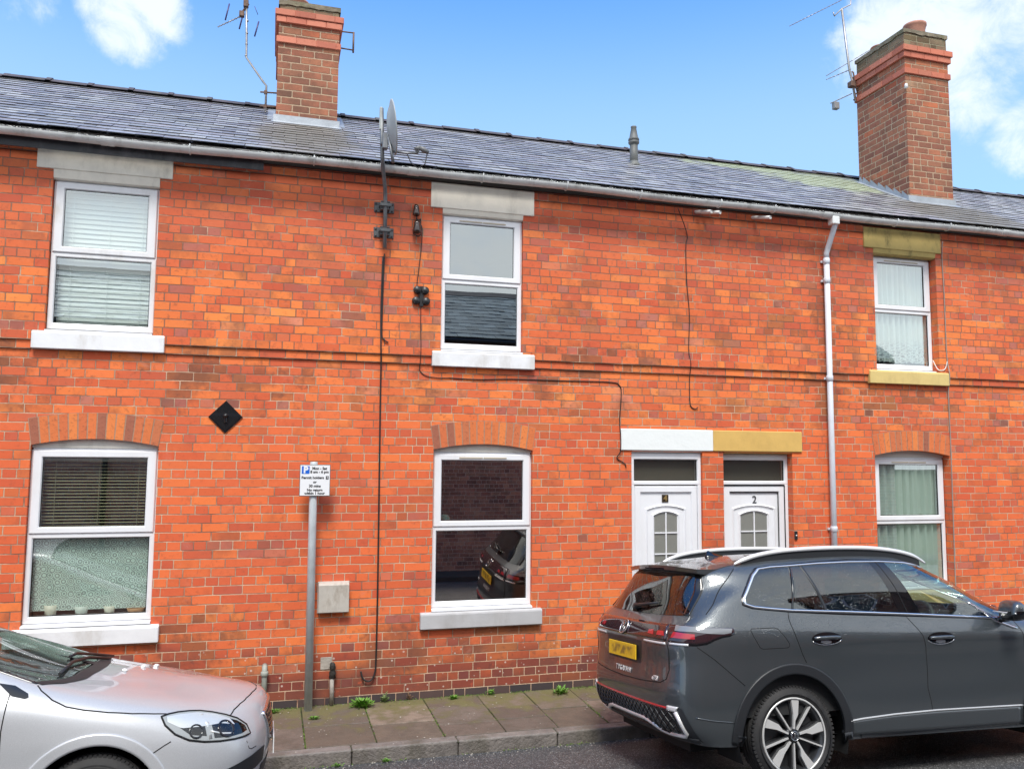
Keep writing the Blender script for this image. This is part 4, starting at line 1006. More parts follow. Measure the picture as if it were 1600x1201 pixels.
# ------------------------------------------------------------------ fixtures on the wall
def cable(name, label, pts, r, m=None, cat='cable', n=6):
    bm = new(); P = [Vector(p) for p in pts]
    # rounded through a Catmull-Rom spline
    out = []
    for i in range(len(P) - 1):
        p0, p1, p2, p3 = P[max(i - 1, 0)], P[i], P[i + 1], P[min(i + 2, len(P) - 1)]
        for k in range(6):
            t = k / 6; out.append(0.5 * ((2 * p1) + (p2 - p0) * t + (2 * p0 - 5 * p1 + 4 * p2 - p3) * t * t + (3 * p1 - p0 - 3 * p2 + p3) * t ** 3))
    out.append(P[-1]); tube(bm, out, r, n)
    o = obj(name, bm, m or m_black); return tag(o, label, cat, 'cables clipped to the front wall')
cable('cable', 'long black cable dropping from the dish mast and hooking up near the ground', [(1.060, -0.012, 4.52), (1.052, -0.012, 3.95), (1.056, -0.045, 3.55), (1.062, -0.030, 3.42), (1.066, -0.010, 3.0), (1.072, -0.010, 2.2), (1.080, -0.010, 1.1), (1.078, -0.012, 0.42), (1.065, -0.02, 0.27), (1.02, -0.03, 0.205), (0.955, -0.03, 0.225), (0.930, -0.012, 0.30)], 0.0085)
cable('cable', 'short second black cable beside the dish mast ending in a hook above the brick band', [(1.075, -0.01, 4.55), (1.068, -0.010, 4.1), (1.066, -0.010, 3.72), (1.085, -0.015, 3.645), (1.135, -0.012, 3.615)], 0.007)
cable('cable', 'thin brown wire from the upper insulators down past the round black boxes', [(1.405, -0.01, 4.90), (1.465, -0.010, 4.88), (1.468, -0.008, 4.70), (1.445, -0.008, 4.45), (1.425, -0.008, 4.2), (1.465, -0.012, 4.05), (1.472, -0.008, 3.8), (1.474, -0.04, 3.55), (1.47, -0.03, 3.42), (1.47, -0.008, 3.34), (1.53, -0.008, 3.285), (1.65, -0.008, 3.265), (1.79, -0.008, 3.268)], 0.0045)
cable('cable', 'thin dark wire running level under the sill and dropping to the white door lintel', [(1.79, -0.008, 3.268), (2.1, -0.008, 3.262), (2.48, -0.008, 3.279), (3.1, -0.008, 3.282), (3.62, -0.008, 3.284), (3.735, -0.008, 3.25), (3.757, -0.008, 3.15), (3.735, -0.01, 2.85), (3.738, -0.03, 2.70), (3.735, -0.03, 2.52), (3.70, -0.01, 2.44), (3.76, -0.01, 2.40), (3.80, -0.01, 2.37), (3.81, -0.01, 2.33)], 0.0055)
cable('cable', 'thin dark wire down the plain brick between middle window and downpipe', [(4.44, -0.10, 5.33), (4.60, -0.010, 5.06), (4.585, -0.008, 4.9), (4.59, -0.008, 4.5), (4.62, -0.008, 4.1), (4.605, -0.008, 3.7), (4.612, -0.042, 3.53), (4.61, -0.008, 3.35), (4.612, -0.008, 3.1), (4.63, -0.008, 3.03), (4.68, -0.010, 3.01), (4.71, -0.016, 3.03)], 0.0055)
cable('cable', 'pale wire down the brick just right of the right hand windows', [(8.252, -0.03, 5.26), (8.252, -0.010, 5.05), (8.262, -0.008, 4.6), (8.262, -0.008, 4.1), (8.268, -0.008, 3.72), (8.255, -0.05, 3.56), (8.258, -0.04, 3.41), (8.262, -0.010, 3.3), (8.268, -0.008, 2.6), (8.262, -0.008, 1.9), (8.255, -0.008, 1.0), (8.255, -0.008, 0.1)], 0.007, mat('greyed wire', (0.30, 0.26, 0.23), 0.6))
cable('cable', 'white wire looping from the upper right window frame onto the ochre sill', [(8.13, 0.08, 3.72), (8.14, 0.02, 3.605), (8.175, -0.02, 3.585), (8.235, -0.012, 3.62), (8.262, -0.012, 3.70)], 0.005, m_white)
tp = thing('tie_plate', 'black diamond shaped iron wall plate between left windows and sign', 'wall plate', (-0.440, 0, 2.805))
bm = new(); d = 0.160; pts = [(d, 0), (0, d), (-d, 0), (0, -d)]
prism(bm, [(a, b) for a, b in pts], -0.012, 0.02); prism(bm, [(a * 0.86, b * 0.86) for a, b in pts], -0.017, -0.011)
obj('plate', bm, mat('black gloss iron', (0.010, 0.011, 0.012), 0.22, coat=0.5, bump=0.001), tp)
bm = new(); lathe(bm, [(0.0, 0.055), (0.015, 0.05), (0.022, 0.03), (0.024, 0.0)], 16, Matrix.Translation((0, -0.017, 0.012)) @ Matrix.Rotation(rad(90), 4, 'X')); box(bm, -0.011, 0.011, -0.045, -0.015, -0.055, 0.01, 0.004); obj('bolt', bm, MATS['black gloss iron'], tp)
# square flue cowl
vt = thing('vent_cowl', 'square dirty white vent cowl low on the brick beside the sign post', 'vent', (0.642, 0, 1.035))
m_cowl = mat('dirty cream steel', (0.50, 0.47, 0.42), 0.5, var=0.1, bump=0.002, bscale=20, dirt=(0.25, 0.20, 0.15), dscale=6, damt=0.7)
bm = new(); prism(bm, [(0.0, 0.150), (-0.060, 0.143), (-0.085, 0.125), (-0.085, -0.135), (-0.078, -0.135), (-0.078, 0.115), (0.0, 0.135)], -0.140, 0.140, 'x')
for s in (-1, 1): prism(bm, [(0.0, 0.149), (-0.060, 0.142), (-0.0845, 0.124), (-0.0845, -0.134), (0.0, -0.150)], s * 0.147, s * 0.139, 'x')
obj('hood', bm, m_cowl, vt)
bm = new(); box(bm, -0.155, 0.155, -0.012, 0.0, -0.155, 0.155, 0.003); obj('back_plate', bm, m_cowl, vt)
bm = new(); box(bm, -0.135, 0.135, -0.074, -0.014, -0.11, 0.10); obj('grille', bm, m_seal, vt)
# pipe stub with old valve
ps = thing('standpipe', 'short rusty pipe with corroded valve at the wall foot right of the post', 'pipe', (0.650, -0.045, 0))
bm = new(); tube(bm, [(0, 0, 0.0), (-0.004, 0, 0.27)], 0.021, 12); obj('pipe', bm, mat('flaking grey pipe', (0.30, 0.27, 0.24), 0.7, var=0.3, vscale=25, dirt=(0.08, 0.05, 0.04), dscale=14, damt=0.8, bump=0.004), ps)
bm = new(); r_ = random.Random(5); lathe(bm, [(0.0, 0.255), (0.030, 0.262), (0.028, 0.29), (0.036, 0.31), (0.022, 0.335), (0.032, 0.355), (0.030, 0.39), (0.016, 0.41), (0.0, 0.41)], 10)
for v in bm.verts: v.co += Vector((r_.uniform(-.006, .006), r_.uniform(-.006, .006), r_.uniform(-.004, .004)))
obj('valve', bm, mat('black corroded iron', (0.03, 0.026, 0.022), 0.8, var=0.4, vscale=30, bump=0.01), ps)
bm = new(); box(bm, -0.115, -0.004, 0.038, 0.044, 0.335, 0.455, 0.004); obj('wall_patch', bm, mat('cement patch', (0.42, 0.38, 0.33), 0.9, var=0.15, bump=0.01), ps)
bm = new(); tube(bm, [(0, 0, 0.0), (0, 0, 0.30), (0, 0.012, 0.335), (0, 0.06, 0.345)], 0.026, 12); lathe(bm, [(0.030, 0.26), (0.036, 0.265), (0.036, 0.30), (0.030, 0.305)], 12)
o = obj('pipe_stub', bm, mat('grey green pipe', (0.32, 0.34, 0.30), 0.6, var=0.2, dirt=(0.15, 0.13, 0.10), damt=0.5)); o.location = (0.008, -0.055, 0.06); tag(o, 'short grey pipe elbow entering the wall behind the silver car nose', 'pipe')
# telephone fittings
def bell(bm, x, z, s=1.0, y=-0.06, M=None):
    lathe(bm, [(0.0, 0.060), (0.022, 0.055), (0.030, 0.035), (0.028, 0.025), (0.034, 0.015), (0.036, -0.030), (0.040, -0.055), (0.030, -0.060), (0.0, -0.045)], 18, Matrix.Translation((x, y, z)) @ Matrix.Scale(s, 4))
ins = thing('insulator', 'pair of dark porcelain insulators with looped wire left of the middle upper window', 'insulator', (1.40, 0, 4.95))
bm = new(); bell(bm, -0.005, 0.085); obj('porcelain', bm, m_ceram, ins)
bm = new(); bell(bm, 0.005, -0.095, 1.1); obj('porcelain', bm, m_ceram, ins)
bm = new(); tube(bm, [(0, 0.0, 0.13), (-0.01, -0.05, 0.14), (-0.005, -0.06, 0.10)], 0.006, 6); tube(bm, [(0.0, -0.06, 0.03), (0.0, -0.06, -0.01), (0.04, -0.03, -0.03), (0.04, 0.0, -0.02)], 0.007, 6); tube(bm, [(0, -0.06, -0.03), (0.03, -0.04, -0.01), (0.05, -0.01, 0.01), (0.055, -0.03, -0.1), (0.05, -0.05, -0.17), (0.02, -0.06, -0.2), (-0.03, -0.05, -0.17), (-0.035, -0.03, -0.12)], 0.006, 6); obj('wire_loop', bm, m_black, ins)
jb = thing('junction_box', 'cluster of four round black telephone boxes left of the middle upper window', 'junction box', (1.475, 0, 4.13))
for x, z in ((-0.047, 0.058), (0.037, 0.054), (-0.060, -0.058), (0.050, -0.060)):
    bm = new(); lathe(bm, [(0.040, 0.0), (0.040, 0.035), (0.037, 0.043), (0.0, 0.046)], 20, Matrix.Translation((x, 0.0, z)) @ Matrix.Rotation(rad(90), 4, 'X')); obj('lid', bm, m_blackp, jb)
bm = new(); box(bm, -0.022, 0.022, -0.02, 0.0, -0.115, 0.10, 0.003); obj('back_box', bm, m_blackp, jb)

# satellite dish on a cranked mast
ds = thing('satellite_dish', 'grey satellite dish on a cranked mast fixed to the middle house wall', 'satellite dish', (1.062, 0, 4.5))
m_dish = mat('grey dish paint', (0.40, 0.43, 0.42), 0.45, var=0.06, dirt=(0.25, 0.25, 0.22), damt=0.4)
m_mast = mat('dull grey mast', (0.20, 0.21, 0.22), 0.45, metal=0.5, var=0.2, vscale=12)
Lc = lambda pts: [(a - 1.062, b, c - 4.5) for a, b, c in pts]
bm = new(); tube(bm, Lc([(1.064, -0.10, 4.59), (1.062, -0.10, 5.10), (1.050, -0.14, 5.22), (1.000, -0.33, 5.37), (0.985, -0.39, 5.46), (0.975, -0.41, 5.62), (0.965, -0.41, 5.95)]), 0.021, 12); obj('mast', bm, m_mast, ds)
for z in (4.775, 5.045):
    bm = new(); box(bm, -0.105, 0.105, -0.012, 0.0, z - 4.5 - 0.055, z - 4.5 + 0.055, 0.004); box(bm, -0.045, 0.05, -0.10, -0.01, z - 4.5 - 0.045, z - 4.5 - 0.035); box(bm, -0.045, 0.05, -0.10, -0.01, z - 4.5 + 0.035, z - 4.5 + 0.045)
    for s in (-0.05, 0.055): tube(bm, [(s, -0.005, z - 4.5), (s, -0.14, z - 4.5)], 0.006, 6)
    box(bm, -0.06, 0.065, -0.135, -0.122, z - 4.5 - 0.018, z - 4.5 + 0.018, 0.003)
    for sx in (-0.085, 0.085):
        for sz in (-0.035, 0.035): lathe(bm, [(0.012, 0), (0.010, 0.010), (0, 0.012)], 8, Matrix.Translation((sx, -0.012, z - 4.5 + sz)) @ Matrix.Rotation(rad(90), 4, 'X'))
    obj('wall_bracket', bm, mat('bracket grey', (0.10, 0.105, 0.11), 0.45, metal=0.5, var=0.2) if z < 5 else MATS['bracket grey'], ds)
dish_m = Matrix.Translation((1.075 - 1.062, -0.48, 5.735 - 4.5)) @ Matrix.Rotation(rad(-7), 4, 'Y') @ Matrix.Rotation(rad(-2), 4, 'Z') @ Matrix.Rotation(rad(90), 4, 'Y')
bm = new(); prof = [(0.0, -0.055), (0.08, -0.050), (0.15, -0.036), (0.21, -0.016), (0.255, 0.004), (0.268, 0.006), (0.268, -0.003), (0.25, -0.004), (0.15, -0.044), (0.0, -0.063)]
lathe(bm, prof, 40, dish_m @ Matrix.Diagonal((1.04, 0.95, 1, 1)), close=True); obj('reflector', bm, m_dish, ds)
bm = new(); box(bm, -0.085, -0.03, -0.46, -0.39, 1.02, 1.18, 0.006); tube(bm, [(-0.10, -0.41, 1.06), (-0.035, -0.44, 1.13), (-0.02, -0.47, 1.19)], 0.018, 8); tube(bm, [(-0.03, -0.47, 1.13), (0.0, -0.49, 0.98), (0.02, -0.5, 0.86)], 0.016, 8); obj('tilt_bracket', bm, m_mast, ds)
bm = new(); tube(bm, [(0.01, -0.48, 0.985), (0.16, -0.50, 0.975), (0.27, -0.51, 0.990)], 0.013, 8); obj('arm', bm, m_mast, ds)
bm = new(); tube(bm, [(0.255, -0.51, 0.985), (0.275, -0.51, 1.03), (0.30, -0.51, 1.045)], 0.014, 8); tube(bm, [(0.28, -0.51, 1.045), (0.33, -0.51, 1.025), (0.375, -0.51, 1.00)], [0.026, 0.028, 0.020], 14); tube(bm, [(0.24, -0.51, 1.02), (0.285, -0.51, 1.05)], 0.024, 12); obj('receiver', bm, mat('grey receiver', (0.16, 0.165, 0.17), 0.5), ds)
bm = new(); tube(bm, [(0.36, -0.51, 0.99), (0.34, -0.505, 0.88), (0.27, -0.50, 0.83), (0.20, -0.50, 0.88), (0.16, -0.50, 0.96)], 0.0055, 6); obj('lead', bm, m_black, ds)
bm = new(); box(bm, -0.118, -0.085, -0.43, -0.40, 1.22, 1.46, 0.010, 2); obj('mast_plate', bm, m_dish, ds)

# roof vent terminal
rv = thing('roof_vent', 'grey flue terminal with a tapered cowl standing on the slates', 'roof vent', (4.555, 1.36, roof_z(1.36)))
m_rv = mat('weathered grey plastic', (0.115, 0.120, 0.115), 0.55, var=0.12, dirt=(0.22, 0.21, 0.17), damt=0.4)
bm = new(); lathe(bm, [(0.056, -0.06), (0.054, 0.32)], 20); obj('pipe', bm, m_rv, rv)
bm = new(); lathe(bm, [(0.054, 0.285), (0.072, 0.293), (0.075, 0.315), (0.064, 0.324), (0.064, 0.332), (0.075, 0.339), (0.072, 0.36), (0.060, 0.373), (0.035, 0.505), (0.040, 0.513), (0.040, 0.53), (0.0, 0.535)], 20); obj('cowl', bm, m_rv, rv)
bm = new(); lathe(bm, [(0.12, -0.06), (0.075, 0.02), (0.056, 0.05)], 18); obj('collar', bm, m_rv, rv)

# aerials
def yagi(bm, a, b, n, l0, l1, up, r=0.006, er=0.0035, side=None):
    a, b, up = Vector(a), Vector(b), Vector(up); tube(bm, [a, b], r, 5); d = (b - a).normalized(); s = side or d.cross(up).normalized()
    s = Vector(s)
    for i in range(n):
        t = (i + 0.5) / n; p = a.lerp(b, t); L = l0 + (l1 - l0) * t; tube(bm, [p - s * L, p + s * L], er, 4)
YB = 1.93
ta = thing('tv_aerial', 'tall thin aerial mast with three yagi booms strapped to the right chimney', 'tv aerial', (8.56, YB, 8.20))
La = lambda p: (p[0] - 8.56, p[1] - YB, p[2] - 8.20)
bm = new(); tube(bm, [La(p) for p in ((8.585, YB, 8.02), (8.53, YB, 8.36), (8.486, YB, 8.52), (8.381, YB, 9.51))], 0.018, 8); obj('mast', bm, m_alu, ta)
bm = new(); yagi(bm, La((7.39, YB - 0.05, 9.035)), La((8.50, YB + 0.02, 9.72)), 16, 0.035, 0.05, (0, 0, 1)); tube(bm, [La((8.22, YB, 9.42)), La((8.24, YB, 9.36)), La((8.38, YB, 9.50)), La((8.55, YB, 9.60)), La((8.56, YB, 9.72))], 0.010, 6); obj('boom', bm, m_alu, ta)
bm = new(); yagi(bm, La((8.036, YB - 0.03, 8.345)), La((9.78, YB + 0.10, 9.50)), 17, 0.05, 0.085, (0, 0, 1)); obj('boom', bm, m_alu, ta)
bm = new(); yagi(bm, La((8.036, YB - 0.03, 8.285)), La((8.511, YB, 8.53)), 6, 0.04, 0.06, (0, 0, 1)); obj('boom', bm, m_alu, ta)
bm = new(); yagi(bm, La((8.10, YB - 0.03, 7.915)), La((8.52, YB, 8.14)), 5, 0.03, 0.05, (0, 0, 1), 0.008); box(bm, -0.42, -0.33, -0.08, 0.0, -0.375, -0.265, 0.008); obj('amplifier', bm, mat('amplifier grey', (0.25, 0.25, 0.25), 0.5), ta)
bm = new(); box(bm, -0.10, -0.02, -0.07, 0.03, 0.03, 0.12, 0.008); tube(bm, [(-0.03, 0, 0.30), (-0.01, -0.01, 0.28), (0.03, -0.01, 0.05), (0.05, -0.01, -0.02)], 0.012, 6); tube(bm, [(-0.01, 0, -0.16), (0.08, 0, -0.10)], 0.014, 6); tube(bm, [(0.0, 0, -0.08), (0.08, 0, -0.02)], 0.012, 6); obj('clamp', bm, m_rust, ta)
YA = 1.76
tb = thing('tv_aerial', 'aerial on a bent mast leaning beside the left chimney', 'tv aerial', (-0.21, YA, 6.70))
Lb = lambda x, z, y=YA: (x + 0.21, y - YA, z - 6.70)
bm = new(); tube(bm, [Lb(-0.205, 6.66), Lb(-0.205, 7.00), Lb(-0.237, 7.035), Lb(-0.452, 7.325), Lb(-0.460, 7.6), Lb(-0.476, 8.06)], 0.013, 8)
for z in (7.35, 7.5, 7.64, 7.8): lathe(bm, [(0.014, -0.01), (0.017, 0), (0.014, 0.01)], 8, Matrix.Translation(Lb(-0.457, z)))
obj('mast', bm, m_alu, tb)
for z in (6.73, 6.91):
    bm = new(); tube(bm, [Lb(-0.275, z), Lb(-0.07, z + 0.012)], 0.010, 6); box(bm, -0.02, 0.02, -0.02, 0.02, z - 6.70 - 0.02, z - 6.70 + 0.025, 0.004); obj('bracket', bm, m_rust, tb)
bm = new(); yagi(bm, Lb(-0.80, 7.665), Lb(-0.495, 7.93, YA + 0.1), 9, 0.03, 0.055, (0, 0, 1), 0.007); obj('boom', bm, m_alu, tb)
m_blu = mat('dark blue element', (0.06, 0.05, 0.16), 0.4)
for p, r in (((-0.715, 7.767), (-0.675, 7.985)), ((-0.548, 7.68), (-0.496, 7.952)), ((-0.365, 7.612), (-0.322, 7.812)), ((-0.378, 8.00), (-0.335, 7.90))):
    bm = new(); tube(bm, [Lb(*p), Lb(*r)], 0.009 if p[0] != -0.378 else 0.004, 6); obj('element', bm, m_blu, tb)
bm = new(); box(bm, -0.345, -0.285, -0.03, 0.03, 1.14, 1.21, 0.006); box(bm, -0.30, -0.24, -0.03, 0.03, 1.27, 1.36, 0.006); tube(bm, [Lb(-0.52, 7.90), Lb(-0.45, 8.02)], 0.014, 6); obj('clamp', bm, m_rust, tb)
bk = thing('aerial_bracket', 'rusty square bracket sticking out from the right side of the left chimney', 'bracket', (0.67, YA, 7.73))
bm = new(); tube(bm, [(-0.03, 0, 0.11), (0.175, 0, 0.115)], 0.009, 6); tube(bm, [(-0.03, 0, -0.11), (0.175, 0, -0.115)], 0.009, 6); tube(bm, [(0.172, 0, 0.125), (0.172, 0, -0.15)], 0.012, 6); obj('frame', bm, m_rust, bk)
bm = new(); lathe(bm, [(0.0, 0.045), (0.018, 0.04), (0.022, 0.02), (0.026, -0.02), (0.0, -0.03)], 12); o = obj('wall_lamp', bm, m_white); o.location = (8.605, 0.885, 7.80); tag(o, 'tiny white fitting on the near corner of the right chimney stack', 'fitting')

# ------------------------------------------------------------------ parking sign
sp = thing('parking_sign', 'white permit parking sign on a leaning galvanised post by the wall', 'sign', (0.422, -0.135, 0))
tilt = Matrix.Rotation(rad(-0.3), 4, 'Y')
bm = new(); lathe(bm, [(0.038, -0.02), (0.038, 2.365), (0.034, 2.373), (0.0, 2.375)], 24, tilt); obj('post', bm, m_galv, sp)
m_sf = mat('white sign face', (0.80, 0.81, 0.83), 0.35); m_sb = mat('sign grey back', (0.12, 0.13, 0.13), 0.5); m_blue = mat('parking blue', (0.01, 0.13, 0.62), 0.35); m_ink = mat('sign black', (0.012, 0.012, 0.014), 0.4)
SY = -0.052
bm = new(); box(bm, -0.147, 0.147, SY, SY + 0.006, 2.040, 2.347, 0.002); obj('plate', bm, m_sb, sp)
bm = new(); box(bm, -0.141, 0.141, SY - 0.0015, SY, 2.046, 2.341); face_ = obj('sign_face', bm, m_sf, sp)
bm = new(); box(bm, -0.128, -0.054, SY - 0.003, SY - 0.0015, 2.257, 2.331, 0.001); obj('parking_symbol', bm, m_blue, sp)
bm = new(); add_text(bm, 'P', 0.086, Matrix.Translation((-0.090, SY - 0.0035, 2.2935)) @ FRONT, 0.004); obj('symbol_letter', bm, m_sf, sp)
def T(s, x, z, size, bold=0.0012): 
    add_text(bm, s, size, Matrix.Translation((x, SY - 0.0025, z)) @ FRONT, bold)
bm = new(); T('Mon - Sat', 0.042, 2.309, 0.036); T('8 am - 6 pm', 0.042, 2.275, 0.036); T('Permit holders', -0.022, 2.219, 0.0355); T('or', 0.0, 2.177, 0.034); T('30 mins', 0.0, 2.138, 0.036); T('No return', 0.0, 2.099, 0.0355); T('within 1 hour', 0.0, 2.067, 0.0355)
obj('lettering', bm, m_ink, sp)
bm = new(); box(bm, 0.104, 0.130, SY - 0.003, SY - 0.0015, 2.202, 2.236, 0.001); obj('zone_box', bm, m_ink, sp)
bm = new(); add_text(bm, '1', 0.034, Matrix.Translation((0.117, SY - 0.0036, 2.219)) @ FRONT, 0.001); obj('zone_number', bm, m_sf, sp)
for z in (2.12, 2.29):
    bm = new(); lathe(bm, [(0.0385, -0.012), (0.041, -0.010), (0.041, 0.010), (0.0385, 0.012)], 24, Matrix.Translation((0, 0, z))); box(bm, -0.02, 0.02, -0.047, -0.03, z - 0.010, z + 0.010); obj('clip', bm, m_galv, sp)

# ------------------------------------------------------------------ things inside the windows
def pot(name, label, x, y, z, r, h, m, cat='pot', group=None):
    bm = new(); lathe(bm, [(0.0, 0.0), (r * 0.75, 0.0), (r, h), (r * 0.92, h), (r * 0.7, 0.01)], 18, close=True); o = obj(name, bm, m); o.location = (x, y, z); return tag(o, label, cat, group)
m_potw = mat('cream pot', (0.62, 0.60, 0.50), 0.5); m_pott = mat('terracotta pot', (0.45, 0.24, 0.12), 0.7)
bm = new(); box(bm, -2.09, -1.07, 0.12, 0.24, 0.86, 0.93); obj('inner_sill', bm, m_upvc, HA)
pot('plant_pot', 'tall cream pot, leftmost on the sill inside the left ground floor window', -1.92, 0.145, 0.93, 0.058, 0.105, m_potw, group='pots inside the left window')
pot('plant_pot', 'pale squat pot, second from the left inside the left ground floor window', -1.66, 0.145, 0.93, 0.062, 0.085, mat('pale green pot', (0.55, 0.60, 0.55), 0.5), group='pots inside the left window')
pot('plant_pot', 'small cream pot, third from the left inside the left ground floor window', -1.42, 0.145, 0.93, 0.052, 0.08, m_potw, group='pots inside the left window')
pot('plant_pot', 'wide terracotta bowl, rightmost on the sill inside the left ground floor window', -1.19, 0.145, 0.93, 0.082, 0.055, m_pott, group='pots inside the left window')
bm = new(); bmesh.ops.create_icosphere(bm, subdivisions=4, radius=0.062)
r_ = random.Random(2)
for v in bm.verts: v.co *= 1 + 0.07 * math.sin(9 * math.atan2(v.co.y, v.co.x)) * 0.6 + r_.uniform(-.03, .03)
o = obj('ornament', bm, mat('teal scourer ball', (0.10, 0.22, 0.20), 0.8, var=0.5, vscale=40)); o.location = (1.80, 0.20, 1.765); tag(o, 'small teal ball at the lower left of the middle ground floor window', 'ornament')
bm = new(); box(bm, 1.66, 2.69, 0.122, 0.235, 1.690, 1.7035); obj('window_board', bm, m_room, HB)

# ------------------------------------------------------------------ the terrace across the street (seen mirrored in the glass)
OY = -9.75
H2 = thing('terraced_house', 'dark brick terrace across the street mirrored in the window panes', 'house', (0, 0, 0))
m_opw = mat('dark window', (0.03, 0.035, 0.04), 0.08, spec=0.8)
def owall():
    bm = new(); quad(bm, [(16, OY, -0.3), (-14, OY, -0.3), (-14, OY, 5.2), (16, OY, 5.2)])
    yb = OY - 4.6
    quad(bm, [(16, yb, -0.3), (-14, yb, -0.3), (-14, yb, 5.0), (16, yb, 5.0)])
    for x in (-14, 16): bm.faces.new([bm.verts.new(v) for v in ((x, OY, -0.3), (x, OY, 5.2), (x, OY - 2.3, 6.70), (x, yb, 5.0), (x, yb, -0.3))])
    return bm
obj('wall', owall(), m_opp, H2)
bm = new(); cols2 = []; rr2 = random.Random(8); sl2 = math.atan2(1.52, 2.45); L2 = math.hypot(1.52, 2.45)
def S2(x, s, n): return (x, OY + 0.15 - s * math.cos(sl2) + n * math.sin(sl2), 5.20 + s * math.sin(sl2) + n * math.cos(sl2))
for r in range(13):
    x = -14 - (0.15 if r % 2 else 0)
    while x < 16:
        a, b = x + 0.003, x + 0.297; x += 0.3; s0 = r * 0.215; s1 = min(s0 + 0.4, L2); li = 0.014 + rr2.random() * 0.012
        v = [bm.verts.new(t) for t in (S2(b, s0, li), S2(a, s0, li + rr2.uniform(-.004, .004)), S2(a, s1, 0.004), S2(b, s1, 0.004))]; bm.faces.new(v)
        l = [bm.verts.new(t) for t in (S2(b, s0, 0.0), S2(a, s0, 0.0))]; bm.faces.new((v[1], v[0], l[0], l[1]))
        k = rr2.uniform(0.7, 1.25); cols2 += [(0.24 * k, 0.27 * k, 0.26 * k), (0.01, 0.01, 0.01)]
quad(bm, [(-14, OY - 2.3, 6.74), (16, OY - 2.3, 6.74), (16, OY - 4.75, 5.20), (-14, OY - 4.75, 5.20)]); cols2.append((0.08, 0.08, 0.09))
KEEP.append(bm)
m_oslate = attr_mat('far slate', 0.6, 0.004, 25, 0.5, (0.03, 0.035, 0.03)); o = obj('roof', bm, m_oslate, H2); colour_faces(o, lambda p: cols2[p.index])
bm = new(); prism(bm, [(OY - 2.48, 6.64), (OY - 2.3, 6.79), (OY - 2.12, 6.64), (OY - 2.3, 6.70)], -14, 16, 'x'); obj('ridge', bm, m_ridge, o)
for x in (-9.5, -3.2, 3.12, 6.6, 12.0):
    bm = new(); tube(bm, [(x, OY + 0.06, -0.1), (x, OY + 0.06, 5.1)], 0.05, 10); obj('downpipe', bm, m_black, H2)
bm = new(); tube(bm, [(-14, OY + 0.12, 5.14), (16, OY + 0.12, 5.14)], 0.06, 8); obj('gutter', bm, m_black, H2)
for x in (-11.5, -7.2, -5.0, -0.9, 8.6, 10.4, 14.0):
    for z in (0.9, 3.3):
        bm = new(); box(bm, x - 0.5, x + 0.5, OY - 0.02, OY + 0.012, z, z + 1.45); f = obj('window', bm, m_upvc, H2)
        bm = new(); box(bm, x - 0.43, x + 0.43, OY + 0.012, OY + 0.016, z + 0.07, z + 0.70); box(bm, x - 0.43, x + 0.43, OY + 0.012, OY + 0.016, z + 0.76, z + 1.38); obj('pane', bm, m_opw, f)
# ------------------------------------------------------------------ cars
def paint(name, base, metal, rough, drops=True, flake=0.04, coat_ior=1.6):
    mt = bpy.data.materials.new(name); mt.use_nodes = True; q = G(mt.node_tree); b = q.n['Principled BSDF']
    P = q.obj(); fl = q.noise(P, 700, 1, 0.5)
    q.put(b.inputs['Base Color'], q.mix(q.step(fl, 0.4, 0.7, 0.0, flake), base, tuple(min(1, v * 2.2 + 0.02) for v in base)))
    b.inputs['Metallic'].default_value = metal; b.inputs['Roughness'].default_value = rough
    b.inputs['Coat Weight'].default_value = 1.0; b.inputs['Coat Roughness'].default_value = 0.02; b.inputs['Coat IOR'].default_value = coat_ior
    if drops:    # rain beads on the upper, sky facing panels
        nz = q.sep(q.nor())[2]; v = q.voronoi(P, 95.0); v2 = q.voronoi(P, 48.0)
        h = q.m('MULTIPLY', q.m('ADD', q.step(v, 0.34, 0.14), q.step(v2, 0.22, 0.10)), q.m('MULTIPLY', q.step(nz, 0.16, 0.40), q.step(q.noise(P, 5, 4, 0.6), 0.36, 0.55, 0.25, 1.0)))
        nb = q.bump(h, 0.0035, 0.8)
        q.put(b.inputs['Coat Normal'], nb); q.put(b.inputs['Normal'], q.bump(h, 0.0012, 0.6))
    return mt
m_grey = paint('dark blue grey metallic paint', (0.064, 0.074, 0.080), 0.45, 0.33)
m_silver = paint('silver metallic paint', (0.43, 0.44, 0.452), 0.22, 0.42, False, 0.25, 1.4)
m_trim = mat('satin chrome', (0.72, 0.73, 0.74), 0.20, metal=1.0)
m_rail = mat('satin silver rail', (0.78, 0.78, 0.77), 0.35, metal=0.35)
m_gloss = mat('gloss black', (0.006, 0.006, 0.007), 0.06, coat=0.5)
m_clad = mat('black cladding', (0.018, 0.020, 0.023), 0.45, bump=0.0004, bscale=400)
m_gap = mat('panel gap', (0.003, 0.003, 0.003), 0.8)
m_tyre = mat('tyre rubber', (0.020, 0.020, 0.021), 0.72, var=0.2, bump=0.001, bscale=60, dirt=(0.055, 0.052, 0.048), dscale=8, damt=0.5)
m_alloy = mat('machined alloy', (0.74, 0.74, 0.72), 0.35, metal=0.45)
m_alloyd = mat('dark alloy', (0.020, 0.021, 0.023), 0.35, coat=0.4)
m_brake = mat('brake disc', (0.12, 0.115, 0.11), 0.4, metal=0.7)
m_cabin = mat('dark cabin', (0.018, 0.019, 0.020), 0.8)
m_cabing = mat('grey cabin trim', (0.075, 0.085, 0.085), 0.7)
m_headl = mat('pale headlining', (0.34, 0.36, 0.35), 0.9)
